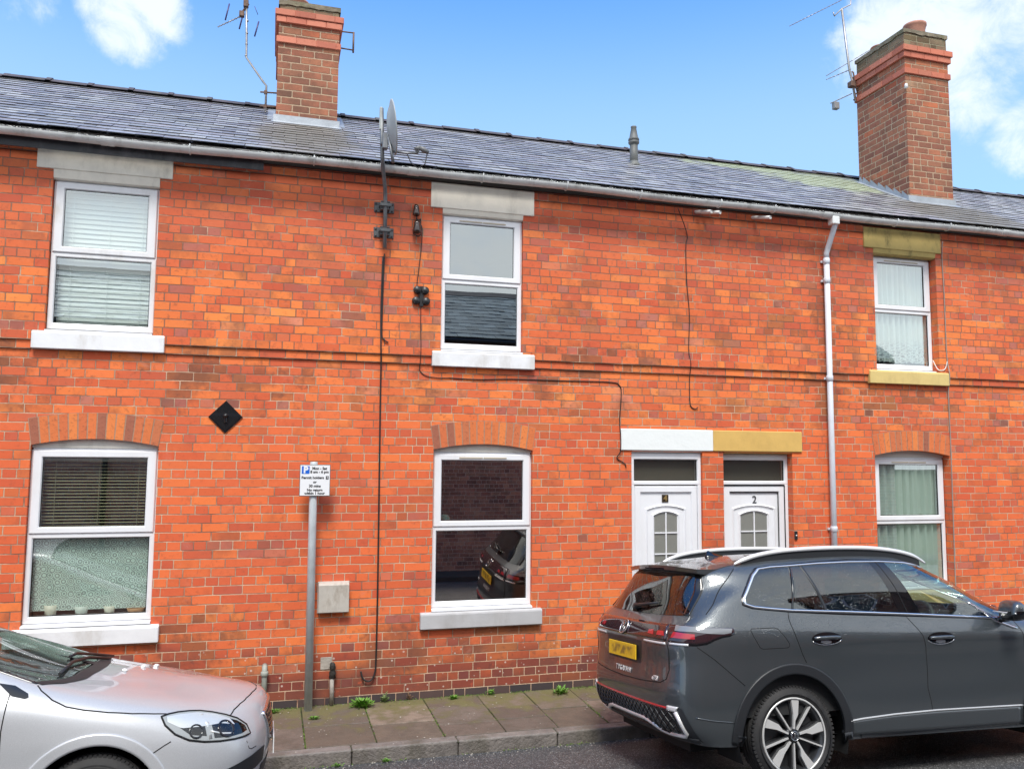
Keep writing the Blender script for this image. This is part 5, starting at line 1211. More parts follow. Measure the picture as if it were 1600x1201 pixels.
def glass_car(name, trans, base, tint=(0.95, 1.0, 0.99)):
    mt = bpy.data.materials.new(name); mt.use_nodes = True; gg = G(mt.node_tree); gg.n.clear()
    tr = gg.node('ShaderNodeBsdfTransparent'); gg.put(tr.inputs[0], trans)
    gl = gg.node('ShaderNodeBsdfGlossy'); gl.inputs['Roughness'].default_value = 0.0; gg.put(gl.inputs[0], tint)
    df = gg.node('ShaderNodeBsdfDiffuse'); gg.put(df.inputs[0], (0.55, 0.57, 0.57))
    P = gg.obj(); v = gg.voronoi(P, 95.0); d = gg.m('MULTIPLY', gg.step(v, 0.30, 0.12), gg.step(gg.noise(P, 7, 4, 0.6), 0.42, 0.62))
    gg.put(gl.inputs['Normal'], gg.bump(d, 0.004))
    lw = gg.node('ShaderNodeLayerWeight'); lw.inputs[0].default_value = 0.5
    f = gg.m('ADD', base, gg.m('MULTIPLY', gg.m('POWER', lw.outputs['Facing'], 4.0), 1.0 - base))
    m1 = gg.node('ShaderNodeMixShader'); gg.l.new(f, m1.inputs[0]); gg.l.new(tr.outputs[0], m1.inputs[1]); gg.l.new(gl.outputs[0], m1.inputs[2])
    m2 = gg.node('ShaderNodeMixShader'); gg.put(m2.inputs[0], gg.m('MULTIPLY', d, 0.16)); gg.l.new(m1.outputs[0], m2.inputs[1]); gg.l.new(df.outputs[0], m2.inputs[2])
    gg.l.new(m2.outputs[0], gg.node('ShaderNodeOutputMaterial').inputs[0]); return mt
m_tint = glass_car('privacy glass', (0.045, 0.048, 0.05), 0.13)
m_clear = glass_car('green tinted glass', (0.62, 0.72, 0.68), 0.16)
m_lens = glass_car('clear lamp lens', (0.90, 0.92, 0.92), 0.02, (0.80, 0.76, 0.70))
m_smoke = mat('smoked red lens', (0.028, 0.012, 0.015), 0.08, coat=1.0)
m_redl = mat('red lamp', (0.40, 0.018, 0.028), 0.15, coat=1.0)
m_yplate = bpy.data.materials.new('yellow plate with smudged marks'); m_yplate.use_nodes = True
q = G(m_yplate.node_tree); b_ = q.n['Principled BSDF']; P_ = q.obj(); x_, y_, z_ = q.sep(P_)
n_ = q.noise(q.comb(0.0, y_, z_), 14.0, 2, 0.5); bd_ = q.m('MULTIPLY', q.step(q.m('ABSOLUTE', y_), 0.235, 0.17), q.step(q.m('ABSOLUTE', z_), 0.050, 0.022))
q.put(b_.inputs['Base Color'], q.mix(q.m('MULTIPLY', bd_, q.step(n_, 0.36, 0.62, 0.15, 0.75)), (0.80, 0.50, 0.02), (0.10, 0.06, 0.03))); b_.inputs['Roughness'].default_value = 0.35

def cr(p0, p1, p2, p3, t):
    return 0.5 * ((2 * p1) + (p2 - p0) * t + (2 * p0 - 5 * p1 + 4 * p2 - p3) * t * t + (3 * p1 - p0 - 3 * p2 + p3) * t ** 3)
class Car:
    """body surface from a net of control points on the near half (y<=0 side is mirrored); x forward, z up"""
    def __init__(s, root, net, nu=14, nv=11):
        s.root = root
        N = [[Vector((p[0], -p[1], p[2])) for p in row] for row in net]         # near half lies at y<0
        mir = lambda v: Vector((v.x, -v.y, v.z))
        C = [[mir(r[1])] + r + [mir(r[-2])] for r in N]
        R = len(C); lo = [2 * a - b for a, b in zip(C[0], C[1])]; hi = [mir(p) for p in C[-2]]
        C = [lo] + C + [hi]
        ncol = len(net[0])
        rows = []
        for i in range(R - 1):
            for k in range(nv + (1 if i == R - 2 else 0)):
                t = k / nv; rows.append([cr(C[i][j], C[i + 1][j], C[i + 2][j], C[i + 3][j], t) for j in range(ncol + 2)])
        s.grid = []
        for row in rows:
            out = []
            for j in range(ncol - 1):
                for k in range(nu + (1 if j == ncol - 2 else 0)):
                    out.append(cr(row[j], row[j + 1], row[j + 2], row[j + 3], k / nu))
            s.grid.append(out)
        V = []; F = []
        n = len(s.grid[0]); m = len(s.grid)
        for sg in (1, -1):
            o = len(V)
            for row in s.grid:
                for p in row: V.append(Vector((p.x, min(p.y, 0) * sg, p.z)))
            for i in range(m - 1):
                for j in range(n - 1):
                    q4 = (o + i * n + j, o + i * n + j + 1, o + (i + 1) * n + j + 1, o + (i + 1) * n + j)
                    F.append(q4 if sg == 1 else q4[::-1])
        s.V, s.F = V, F
        s.bvh = BVHTree.FromPolygons([tuple(v) for v in V], F)
    def cast(s, o, d):
        h = s.bvh.ray_cast(Vector(o), Vector(d).normalized())
        if h[0] is None:
            h = s.bvh.find_nearest(Vector(o) + Vector(d).normalized() * 1.2)
            return h[0], h[1]
        return h[0], h[1]
    # projectors: 2-D outline -> point on the body and outward normal
    def P(s, mode, a, b):
        if mode == 'R': o, d = (a, -2.5, b), (0, 1, 0)          # right (camera) side: (x, z)
        elif mode == 'L': o, d = (a, 2.5, b), (0, -1, 0)
        elif mode == 'B': o, d = (-4.8, a, b), (1, 0, 0)        # from behind: (y, z)
        elif mode == 'F': o, d = (4.5, a, b), (-1, 0, 0)
        elif mode == 'T': o, d = (a, b, 3.0), (0, 0, -1)        # from above: (x, y)
        else:                                                   # ('cyl', axis_x): (angle from straight back towards the right side, z)
            ax = mode[1]; sgx = mode[2] if len(mode) > 2 else -1
            v = Vector((sgx * math.cos(rad(a)), -math.sin(rad(a)), 0)); o = Vector((ax, 0, b)) + v * 3.0; d = -v
        p, n = s.cast(o, d); d = Vector(d)
        if n.dot(d) > 0: n = -n
        return p, n
    def body(s, m, cut=None):
        bm = bmesh.new(); vs = [bm.verts.new(v) for v in s.V]
        for f in s.F:
            c = (s.V[f[0]] + s.V[f[1]] + s.V[f[2]] + s.V[f[3]]) / 4
            if cut and cut(c): continue
            try: bm.faces.new([vs[i] for i in f]).smooth = True
            except ValueError: pass
        bmesh.ops.remove_doubles(bm, verts=bm.verts, dist=1e-4)
        bmesh.ops.recalc_face_normals(bm, faces=bm.faces[:]); KEEP.append(bm)
        return obj('body', bm, m, s.root)
    def patch(s, mode, A, B, n=24, mrows=8, lift=0.004, thick=0.0):
        """surface between outline A (bottom) and B (top), both polylines in projector space"""
        def rs(pl, n):
            pl = [Vector(p) for p in pl]; L = [0]
            for a, b in zip(pl, pl[1:]): L.append(L[-1] + (b - a).length)
            out = []
            for k in range(n + 1):
                t = L[-1] * k / n; i = 0
                while i < len(pl) - 2 and L[i + 1] < t: i += 1
                f = (t - L[i]) / max(L[i + 1] - L[i], 1e-9); out.append(pl[i].lerp(pl[i + 1], f))
            return out
        a, b = rs(A, n), rs(B, n); bm = bmesh.new(); rows = []
        for j in range(mrows + 1):
            row = []
            for i in range(n + 1):
                w = a[i].lerp(b[i], j / mrows); p, nn = s.P(mode, w.x, w.y); row.append((p + nn * lift, nn))
            rows.append(row)
        vv = [[bm.verts.new(p) for p, _ in r] for r in rows]
        for i in range(mrows):
            for j in range(n): bm.faces.new((vv[i][j], vv[i][j + 1], vv[i + 1][j + 1], vv[i + 1][j])).smooth = True
        if thick:
            v2 = [[bm.verts.new(p - nn * thick) for p, nn in r] for r in rows]
            loop = [(0, j) for j in range(n)] + [(i, n) for i in range(mrows)] + [(mrows, j) for j in range(n, 0, -1)] + [(i, 0) for i in range(mrows, 0, -1)]
            for k in range(len(loop)):
                (i0, j0), (i1, j1) = loop[k], loop[(k + 1) % len(loop)]
                bm.faces.new((vv[i0][j0], v2[i0][j0], v2[i1][j1], vv[i1][j1]))
        return bm
    def ribbon(s, mode, path, w, lift=0.003, bm=None, closed=False, step=0.02, dome=0.0, w1=None):
        """band of width w along a path lying on the body, with real edges"""
        bm = bm or bmesh.new(); pl = [Vector(p) for p in path]
        if closed: pl.append(pl[0])
        pts = [pl[0]]
        for a, b in zip(pl, pl[1:]):
            k = max(1, int((b - a).length / (step if not isinstance(mode, tuple) else 1.5)))
            pts += [a.lerp(b, i / k) for i in range(1, k + 1)]
        P3 = [s.P(mode, p.x, p.y) for p in pts]
        if closed: P3 = P3[:-1]
        n = len(P3); rows = []
        for i in range(n):
            p, nn = P3[i]
            pr, nx = (P3[(i - 1) % n][0], P3[(i + 1) % n][0]) if closed else (P3[max(i - 1, 0)][0], P3[min(i + 1, n - 1)][0])
            t = nx - pr; t = t.normalized() if t.length > 1e-7 else Vector((1, 0, 0)); sd = nn.cross(t).normalized()
            ww = w if w1 is None else w + (w1 - w) * i / max(n - 1, 1)
            rows.append([bm.verts.new(p + sd * ww / 2 - nn * 0.004), bm.verts.new(p + sd * ww / 2 + nn * lift), bm.verts.new(p + nn * (lift + dome)), bm.verts.new(p - sd * ww / 2 + nn * lift), bm.verts.new(p - sd * ww / 2 - nn * 0.004)])
        rng = range(n) if closed else range(n - 1)
        for i in rng:
            a, b = rows[i], rows[(i + 1) % n]
            for k in range(4): bm.faces.new((a[k], b[k], b[k + 1], a[k + 1])).smooth = True
        if not closed:
            bm.faces.new(rows[0][::-1]); bm.faces.new(rows[-1])
        return bm
    def add(s, name, bm, m, parent=None): return obj(name, bm, m, parent or s.root)
def inpoly(x, y, poly):
    c = False; n = len(poly)
    for i in range(n):
        (x1, y1), (x2, y2) = poly[i], poly[i - 1]
        if (y1 > y) != (y2 > y) and x < (x2 - x1) * (y - y1) / (y2 - y1) + x1: c = not c
    return c
def shrink(poly, f):
    cx = sum(p[0] for p in poly) / len(poly); cy = sum(p[1] for p in poly) / len(poly)
    out = []
    for a, b in poly:
        d = math.hypot(a - cx, b - cy); k = max(0, (d - f) / d); out.append((cx + (a - cx) * k, cy + (b - cy) * k))
    return out
def arc(cx, cz, r, a0, a1, n=40): return [(cx + r * math.cos(rad(a0 + (a1 - a0) * i / n)), cz + r * math.sin(rad(a0 + (a1 - a0) * i / n))) for i in range(n + 1)]

def wheel(root, x, y, z, R, rimR, style, name='wheel', badge=True, side=-1):
    """axis along y; outer face towards side*y"""
    W = thing(name, None, None, (x, y, z)); W.parent = root
    M = Matrix.Rotation(rad(90), 4, 'X') if side < 0 else Matrix.Rotation(rad(-90), 4, 'X')
    wd = 0.228; h = wd / 2
    bm = new(); prof = [(rimR - 0.012, -h + 0.03), (rimR, -h + 0.012), (rimR + 0.035, -h), (R - 0.055, -h + 0.004), (R - 0.018, -h + 0.022), (R - 0.004, -h + 0.05)]
    for t in (-0.055, -0.018, 0.018, 0.055): prof += [(R, t - 0.012), (R, t - 0.006), (R - 0.009, t - 0.004), (R - 0.009, t + 0.004), (R, t + 0.006), (R, t + 0.012)]
    prof += [(R - 0.004, h - 0.05), (R - 0.018, h - 0.022), (R - 0.055, h - 0.004), (R - 0.062, h - 0.001), (R - 0.066, h - 0.004), (rimR + 0.035, h - 0.001), (rimR + 0.012, h - 0.006), (rimR + 0.002, h - 0.016), (rimR - 0.012, h - 0.03)]
    lathe(bm, prof, 72, None, close=True)
    # shoulder tread blocks
    for k in range(72):
        a = 2 * math.pi * k / 72; ca, sa = math.cos(a), math.sin(a)
        for zz in (h - 0.036, -h + 0.036):
            fs = box(bm, R - 0.026, R - 0.0035, -0.0085, 0.0085, zz - 0.016, zz + 0.016)
            bmesh.ops.rotate(bm, verts=list({v for f in fs for v in f.verts}), cent=(0, 0, 0), matrix=Matrix.Rotation(a, 3, 'Z'))
    bmesh.ops.transform(bm, matrix=M, verts=bm.verts); obj('tyre', bm, m_tyre, W)
    bm = new(); lathe(bm, [(rimR - 0.014, -h + 0.02), (rimR - 0.035, -0.02), (rimR - 0.05, h - 0.07), (rimR - 0.022, h - 0.022), (rimR - 0.012, h - 0.012)], 60, M, close=True)
    lathe(bm, [(rimR - 0.05, h - 0.085), (0.0, h - 0.10)], 40, M); obj('rim', bm, m_alloyd, W)
    bm = new(); lathe(bm, [(rimR - 0.014, h - 0.020), (rimR - 0.012, h - 0.010), (rimR - 0.001, h - 0.009), (rimR + 0.001, h - 0.018)], 72, M, close=True); obj('rim_edge', bm, m_alloy, W)
    bm = new(); lathe(bm, [(0.165, h - 0.094), (0.165, h - 0.088), (0.07, h - 0.088)], 40, M); obj('brake_disc', bm, m_brake, W)
    bright = new(); darkb = new()
    def plate(bm, poly, z0, z1, ang):
        n0 = len(bm.verts)
        prism(bm, poly, z0, z1, 'z'); bm.verts.ensure_lookup_table()
        bmesh.ops.transform(bm, matrix=M @ Matrix.Rotation(rad(ang), 4, 'Z'), verts=bm.verts[n0:])
    ro = rimR - 0.012
    for k in range(5):
        a = style['a0'] + 72 * k
        # wide blade
        plate(bright, [(0.050, -0.0065), (0.105, -0.010), (0.150, -0.034), (ro, -0.040), (ro + 0.001, 0.026), (0.150, 0.006), (0.105, 0.006), (0.050, 0.0065)], h - 0.034, h - 0.016, a)
        plate(darkb, [(0.045, -0.016), (0.10, -0.020), (0.15, -0.050), (ro - 0.004, -0.058), (ro - 0.004, 0.040), (0.15, 0.018), (0.10, 0.016), (0.045, 0.016)], h - 0.075, h - 0.036, a)
        b = a + style['b']
        plate(bright, [(0.050, -0.005), (ro, -0.0055), (ro, 0.0055), (0.050, 0.005)], h - 0.036, h - 0.018, b)
        plate(darkb, [(0.045, -0.013), (ro - 0.004, -0.020), (ro - 0.004, 0.020), (0.045, 0.013)], h - 0.078, h - 0.037, b)
    lathe(darkb, [(0.068, h - 0.08), (0.060, h - 0.030), (0.0, h - 0.028)], 30, M)
    obj('spokes', bright, m_alloy, W); obj('spoke_backs', darkb, m_alloyd, W)
    bm = new(); lathe(bm, [(0.040, h - 0.030), (0.038, h - 0.012), (0.0, h - 0.010)], 30, M); obj('hub_cap', bm, m_gloss, W)
    if badge:
        bm = new(); roundel(bm, 0.033, M @ Matrix.Translation((0, 0, h - 0.0095)) @ Matrix.Rotation(rad(90 if side < 0 else 90), 4, 'Z') @ Matrix.Rotation(rad(-90), 4, 'Z'), 0.003); obj('hub_badge', bm, m_trim, W)
    return W
def roundel(bm, r, M, t=0.004):
    """a ring holding a V above a W, drawn with bars, in the XY plane"""
    n0 = len(bm.verts)
    lathe(bm, [(r * 0.88, 0), (r * 0.88, t), (r, t), (r, 0)], 40, close=True)
    def bar(a, b, w):
        a, b = Vector(a), Vector(b); d = (b - a).normalized(); s = Vector((-d.y, d.x)) * w / 2
        prism(bm, [tuple(a + s), tuple(b + s), tuple(b - s), tuple(a - s)], 0, t * 0.9, 'z')
    w = r * 0.13
    bar((-0.36 * r, 0.80 * r), (-0.03 * r, 0.12 * r), w); bar((0.36 * r, 0.80 * r), (0.03 * r, 0.12 * r), w); bar((-0.09 * r, 0.14 * r), (0.09 * r, 0.14 * r), w)
    bar((-0.74 * r, 0.46 * r), (-0.36 * r, -0.76 * r), w); bar((0.74 * r, 0.46 * r), (0.36 * r, -0.76 * r), w)
    bar((-0.36 * r, -0.76 * r), (-0.03 * r, -0.02 * r), w); bar((0.36 * r, -0.76 * r), (0.03 * r, -0.02 * r), w); bar((-0.08 * r, -0.05 * r), (0.08 * r, -0.05 * r), w)
    bm.verts.ensure_lookup_table(); bmesh.ops.transform(bm, matrix=M, verts=bm.verts[n0:])

# ---------------- dark SUV
SUV = thing('parked_car', 'dark blue grey SUV parked by the kerb, seen from its rear corner', 'car', (3.757, -2.253, -0.054), (rad(-5.98), rad(0.42), rad(0.74)))
suv_net = [
 [(-.80,0,.33),(-.79,.45,.33),(-.765,.68,.33),(-.67,.83,.32),(-.45,.875,.31),(0,.88,.29),(.6,.88,.29),(1.15,.88,.28),(1.75,.88,.27),(2.2,.88,.26),(2.68,.88,.26),(3.1,.85,.26),(3.38,.72,.26),(3.50,.4,.26),(3.53,0,.26)],
 [(-.915,0,.44),(-.905,.45,.44),(-.868,.70,.44),(-.755,.855,.45),(-.45,.908,.46),(0,.915,.46),(.6,.905,.45),(1.15,.90,.44),(1.75,.90,.43),(2.2,.905,.43),(2.68,.915,.43),(3.1,.88,.43),(3.42,.75,.43),(3.58,.4,.43),(3.61,0,.43)],
 [(-.955,0,.64),(-.943,.45,.64),(-.898,.70,.64),(-.77,.865,.65),(-.45,.918,.66),(0,.928,.67),(.6,.912,.66),(1.15,.905,.65),(1.75,.905,.65),(2.2,.91,.65),(2.68,.925,.65),(3.1,.89,.64),(3.42,.76,.62),(3.59,.4,.60),(3.62,0,.60)],
 [(-.934,0,.87),(-.922,.45,.87),(-.874,.69,.88),(-.752,.850,.89),(-.45,.915,.89),(0,.932,.89),(.6,.925,.88),(1.15,.92,.87),(1.75,.918,.86),(2.2,.915,.86),(2.68,.92,.85),(3.1,.88,.82),(3.40,.75,.78),(3.55,.4,.76),(3.58,0,.76)],
 [(-.925,0,1.08),(-.912,.45,1.08),(-.862,.67,1.095),(-.740,.825,1.11),(-.45,.908,1.10),(0,.932,1.08),(.6,.936,1.05),(1.15,.934,1.025),(1.75,.928,1.01),(2.2,.92,1.0),(2.68,.90,.98),(3.1,.85,.94),(3.36,.73,.90),(3.48,.4,.88),(3.5,0,.88)],
 [(-.80,0,1.225),(-.785,.42,1.225),(-.735,.63,1.23),(-.615,.765,1.26),(-.40,.828,1.29),(0,.862,1.255),(.6,.872,1.205),(1.15,.872,1.175),(1.75,.868,1.15),(2.15,.845,1.13),(2.6,.74,1.09),(3.0,.70,1.03),(3.25,.60,.96),(3.35,.35,.93),(3.37,0,.93)],
 [(-.690,0,1.39),(-.680,.38,1.39),(-.628,.565,1.39),(-.46,.69,1.40),(-.28,.762,1.42),(0,.806,1.42),(.6,.826,1.41),(1.15,.826,1.40),(1.62,.804,1.37),(1.98,.755,1.25),(2.4,.68,1.13),(2.7,.60,1.09),(3.0,.48,1.03),(3.2,.28,.99),(3.25,0,.98)],
 [(-.57,0,1.545),(-.56,.38,1.54),(-.50,.565,1.53),(-.36,.628,1.545),(-.15,.668,1.565),(.1,.688,1.588),(.6,.70,1.602),(1.05,.695,1.60),(1.38,.68,1.565),(1.78,.63,1.42),(2.3,.58,1.17),(2.65,.5,1.115),(2.95,.38,1.055),(3.12,.22,1.025),(3.16,0,1.02)],
 [(-.50,0,1.585),(-.49,.25,1.585),(-.44,.40,1.585),(-.33,.47,1.598),(-.15,.50,1.618),(.1,.52,1.636),(.6,.53,1.65),(1.02,.52,1.645),(1.36,.48,1.615),(1.77,.42,1.455),(2.3,.36,1.178),(2.65,.3,1.12),(2.95,.22,1.06),(3.1,.12,1.03),(3.15,0,1.022)],
 [(-.47,0,1.592),(-.46,0,1.593),(-.42,0,1.597),(-.32,0,1.612),(-.15,0,1.635),(.1,0,1.655),(.6,0,1.670),(1.0,0,1.665),(1.35,0,1.635),(1.76,0,1.47),(2.3,0,1.18),(2.65,0,1.12),(2.95,0,1.06),(3.1,0,1.03),(3.15,0,1.022)]]
K = Car(SUV, suv_net)
QW = [(-.300, 1.300), (-.292, 1.345), (-.230, 1.415), (-.150, 1.505), (-.085, 1.552), (.02, 1.565), (.195, 1.572), (.085, 1.243), (-.10, 1.262), (-.235, 1.278)]
BELT = lambda x: 1.243 - (x - .085) * .064 + 0.004 * math.sin(x * 2)
def TOPL(x): 
    pts = [(.195, 1.572), (.45, 1.585), (.75, 1.591), (1.05, 1.588), (1.3, 1.574), (1.5, 1.545), (1.7, 1.488), (1.9, 1.403), (2.1, 1.295), (2.24, 1.205), (2.3, 1.155)]
    for (a, b), (c, d) in zip(pts, pts[1:]):
        if a <= x <= c: return b + (d - b) * (x - a) / (c - a)
    return pts[0][1] if x < pts[0][0] else pts[-1][1]
RDW_B = [(x, BELT(x)) for x in (.095, .2, .4, .6, .8, 1.0, 1.068)]; RDW_T = [(x, TOPL(x)) for x in (.205, .35, .5, .65, .8, .945)]
FDW_B = [(x, BELT(x)) for x in (1.272, 1.45, 1.65, 1.85, 2.05, 2.16)]; FDW_T = [(x, TOPL(x)) for x in (1.088, 1.2, 1.3, 1.4, 1.5, 1.6, 1.7, 1.8, 1.9, 2.0, 2.1, 2.165)]
DLO = QW[:6] + [(x, TOPL(x)) for x in (.195, .45, .75, 1.05, 1.3, 1.5, 1.7, 1.9, 2.1, 2.22)] + [(x, BELT(x)) for x in (2.19, 1.7, 1.15, .6, .085)] + QW[8:]
rwB = [(-.700, 1.222), (-.4, 1.216), (0, 1.214), (.4, 1.216), (.700, 1.222)]; rwT = [(-.575, 1.515), (-.3, 1.525), (0, 1.528), (.3, 1.525), (.575, 1.515)]
RW = rwB + rwT[::-1]
WS_B = [(2.16, -.66), (2.26, -.5), (2.33, -.25), (2.35, 0), (2.33, .25), (2.26, .5), (2.16, .66)]; WS_T = [(1.42, -.57), (1.375, -.4), (1.36, -.2), (1.355, 0), (1.36, .2), (1.375, .4), (1.42, .57)]
WS = WS_B + WS_T[::-1]
sD, sR, sW = shrink(DLO, .035), shrink(RW, .035), shrink(WS, .04)
WX = (0.0, 2.676)
def suv_cut(c):
    if abs(c.y) > .45 and c.z > 1.05 and inpoly(c.x, c.z, sD): return True
    if c.x < -.45 and c.z > 1.2 and inpoly(c.y, c.z, sR): return True
    if c.x > 1.3 and c.z > 1.12 and inpoly(c.x, c.y, sW): return True
    for wx in WX:
        if abs(c.y) > .55 and math.hypot(c.x - wx, c.z - .355) < .468: return True
    return False
K.body(m_grey, suv_cut)
for md in ('R', 'L'):
    K.add('quarter_window', K.patch(md, [(-.300, 1.300), (-.235, 1.277), (-.10, 1.262), (.075, 1.245)], [(-.298, 1.325), (-.275, 1.370), (-.150, 1.505), (-.085, 1.550), (.02, 1.565), (.180, 1.572)], 20, 12, .003), m_tint)
    K.add('rear_door_window', K.patch(md, RDW_B, RDW_T, 20, 8, .003), m_tint)
    K.add('front_door_window', K.patch(md, FDW_B, FDW_T, 24, 8, .003), m_clear)
    K.add('b_pillar', K.patch(md, [(1.066, BELT(1.066)), (1.275, BELT(1.275))], [(.943, TOPL(.943)), (1.09, TOPL(1.09))], 8, 8, .004), m_gloss)
    bm = K.ribbon(md, [(1.150, BELT(1.15)), (1.010, TOPL(1.01))], .006, .005); K.add('door_seam', bm, m_gap)
    bm = K.ribbon(md, [(.390, BELT(.39)), (.285, TOPL(.285))], .024, .0055); K.add('window_bar', bm, m_clad)
    bm = K.ribbon(md, [(.085, 1.244), (.195, 1.572)], .012, .005); K.add('window_bar', bm, m_gloss)
    K.add('window_seal', K.ribbon(md, shrink(DLO, -.016), .022, .002, closed=True), m_gloss)
    K.add('window_trim', K.ribbon(md, DLO, .020, .007, closed=True, dome=.003), m_trim)
    # wheel arches
    for wx in WX:
        bm = K.patch(md, arc(wx, .355, .438, -12, 192, 40), arc(wx, .355, .515, -9, 189, 40), 60, 6, .011, .02)
        K.add('arch_cladding', bm, m_clad)
    # gaps, flap, handles
    K.add('panel_seam', K.ribbon(md, [(.045, 1.235), (.032, 1.19), (.032, 1.149), (.055, 1.05), (.095, .94), (.128, .87)], .006, .0012), m_gap)
    K.add('panel_seam', K.ribbon(md, [(1.120, 1.170), (1.165, 1.10), (1.215, 1.02), (1.238, .93), (1.245, .76), (1.238, .62), (1.255, .53), (1.262, .47), (1.252, .31)], .006, .0012), m_gap)
    K.add('panel_seam', K.ribbon(md, [(2.19, 1.13), (2.235, 1.0), (2.24, .80), (2.20, .55), (2.16, .40)], .006, .0012), m_gap)
    fl = [(-.318, 1.118), (-.31, 1.130), (-.12, 1.130), (-.085, 1.118), (-.035, 1.055), (-.008, 1.01), (-.012, .992), (-.03, .985), (-.235, .985), (-.258, .995), (-.30, 1.07)]
    if md == 'R': K.add('fuel_flap', K.ribbon(md, fl, .005, .001, closed=True), m_gap)
    for hx, hz in ((.320, 1.035), (1.390, .991)):
        H = K.patch(md, [(hx + .134 * math.cos(rad(a)), hz + .046 * math.sin(rad(a))) for a in range(180, 361, 10)], [(hx + .134 * math.cos(rad(a)), hz + .046 * math.sin(rad(a))) for a in range(180, -1, -10)], 18, 6, .0015)
        ho = K.add('door_handle', H, m_gloss)
        K.add('handle_rim', K.ribbon(md, [(hx + .134 * math.cos(rad(a)), hz + .046 * math.sin(rad(a))) for a in range(198, 343, 8)], .004, .004, step=.01), m_trim, ho)
        pts = [K.P(md, hx + t * .116, hz + .008 - .003 * t * t) for t in [i / 6 - 1 for i in range(13)]]
        bm = new(); tube(bm, [p + n_ * (.026 if 1 < i < 11 else .010) for i, (p, n_) in enumerate(pts)], [.010] + [.014] * 11 + [.010], 10); K.add('grip', bm, m_grey, ho)
        K.add('handle_scoop', K.patch(md, [(hx - .06, hz - .026), (hx - .02, hz - .038), (hx + .035, hz - .034)], [(hx - .052, hz - .014), (hx, hz - .012), (hx + .035, hz - .018)], 8, 3, .004), m_silver, ho)
    # sill: darker lower cladding with a bright raised edge
    K.add('sill_cladding', K.patch(md, [(.50, .320), (1.3, .296), (2.16, .285)], [(.487, .425), (.90, .445), (1.3, .448), (2.15, .43)], 30, 4, .007, .01), m_grey)
    K.add('sill_crease', K.ribbon(md, [(.49, .427), (.60, .436), (.90, .447), (1.3, .450), (2.15, .432)], .012, .010, dome=.002), m_silver)
    # roof rail
    rp = [(-.24, .615, 1.592), (-.16, .622, 1.625), (-.02, .632, 1.662), (.20, .640, 1.690), (.55, .645, 1.705), (.95, .640, 1.702), (1.25, .628, 1.678), (1.48, .612, 1.632), (1.62, .600, 1.565)]
    sgn = -1 if md == 'R' else 1
    bm = new(); P_ = [Vector((a, sgn * b, c)) for a, b, c in rp]; out = []
    for i in range(len(P_) - 1):
        for k in range(5): out.append(cr(P_[max(i - 1, 0)], P_[i], P_[i + 1], P_[min(i + 2, len(P_) - 1)], k / 5))
    out.append(P_[-1]); n_ = len(out); rows = []
    for i, p in enumerate(out):
        w = .017 * min(1, .35 + 4 * min(i, n_ - 1 - i) / n_); hgt = .016 * min(1, .5 + 4 * min(i, n_ - 1 - i) / n_)
        rows.append([bm.verts.new(p + Vector((0, dy * w, dz_ * hgt))) for dy, dz_ in ((-1, -1), (-1.1, 0), (-.7, .9), (0, 1.1), (.7, .9), (1.1, 0), (1, -1))])
    for a, b in zip(rows, rows[1:]):
        for k in range(7): bm.faces.new((a[k], a[(k + 1) % 7], b[(k + 1) % 7], b[k])).smooth = True
    bm.faces.new(rows[0]); bm.faces.new(rows[-1][::-1]); rr_ = K.add('roof_rail', bm, m_rail)
    bm = new(); rows = []
    for i in range(4, n_ - 3):
        p = out[i]; g0, _ = K.P('T', p.x, p.y); rows.append([bm.verts.new((p.x, p.y - .006, p.z - .01)), bm.verts.new((p.x, p.y + .006, p.z - .01)), bm.verts.new((p.x, p.y + .006, g0.z - .01)), bm.verts.new((p.x, p.y - .006, g0.z - .01))])
    for a, b in zip(rows, rows[1:]):
        for k in range(4): bm.faces.new((a[k], a[(k + 1) % 4], b[(k + 1) % 4], b[k]))
    K.add('rail_foot', bm, m_clad, rr_)
    # wing mirror
    mm = Vector((2.03, sgn * 1.02, 1.185)); mo = thing('wing_mirror', None, None, mm); mo.parent = SUV
    bm = new(); bmesh.ops.create_cube(bm, size=1); bmesh.ops.subdivide_edges(bm, edges=bm.edges[:], cuts=5, use_grid_fill=True)
    for v in bm.verts:
        d = v.co * 2; r = (abs(d.x) ** 3 + abs(d.y) ** 3 + abs(d.z) ** 3) ** (1 / 3); v.co = d / r
        v.co = Vector((v.co.x * .080 * (1 - .25 * v.co.z) + .02 - .03 * v.co.y * sgn, v.co.y * .125, v.co.z * .082))
    for f in bm.faces: f.smooth = True
    for f in bm.faces: f.material_index = 1 if f.calc_center_median().z < -.012 else 0
    obj('housing', bm, [m_grey, m_gloss], mo)
    bm = new(); tube(bm, [(-.062, sgn * .11, -.016), (-.066, 0, -.014), (-.062, -sgn * .11, -.010)], .006, 6); obj('indicator', bm, m_rail, mo)
    bm = new(); tube(bm, [(.02, -sgn * .05, -.06), (.02, -sgn * .15, -.085), (.03, -sgn * .20, -.09)], [.03, .026, .03], 10); obj('stalk', bm, m_gloss, mo)
# bumper corner crease and the shut line between bumper and wing
K.add('panel_seam', K.ribbon('R', [(-.735, 1.012), (-.62, .925), (-.50, .82), (-.40, .735)], .006, .0012), m_gap)
K.add('bumper_crease', K.ribbon('R', [(-.78, .528), (-.66, .505), (-.50, .485)], .008, .003, dome=.002), m_grey)
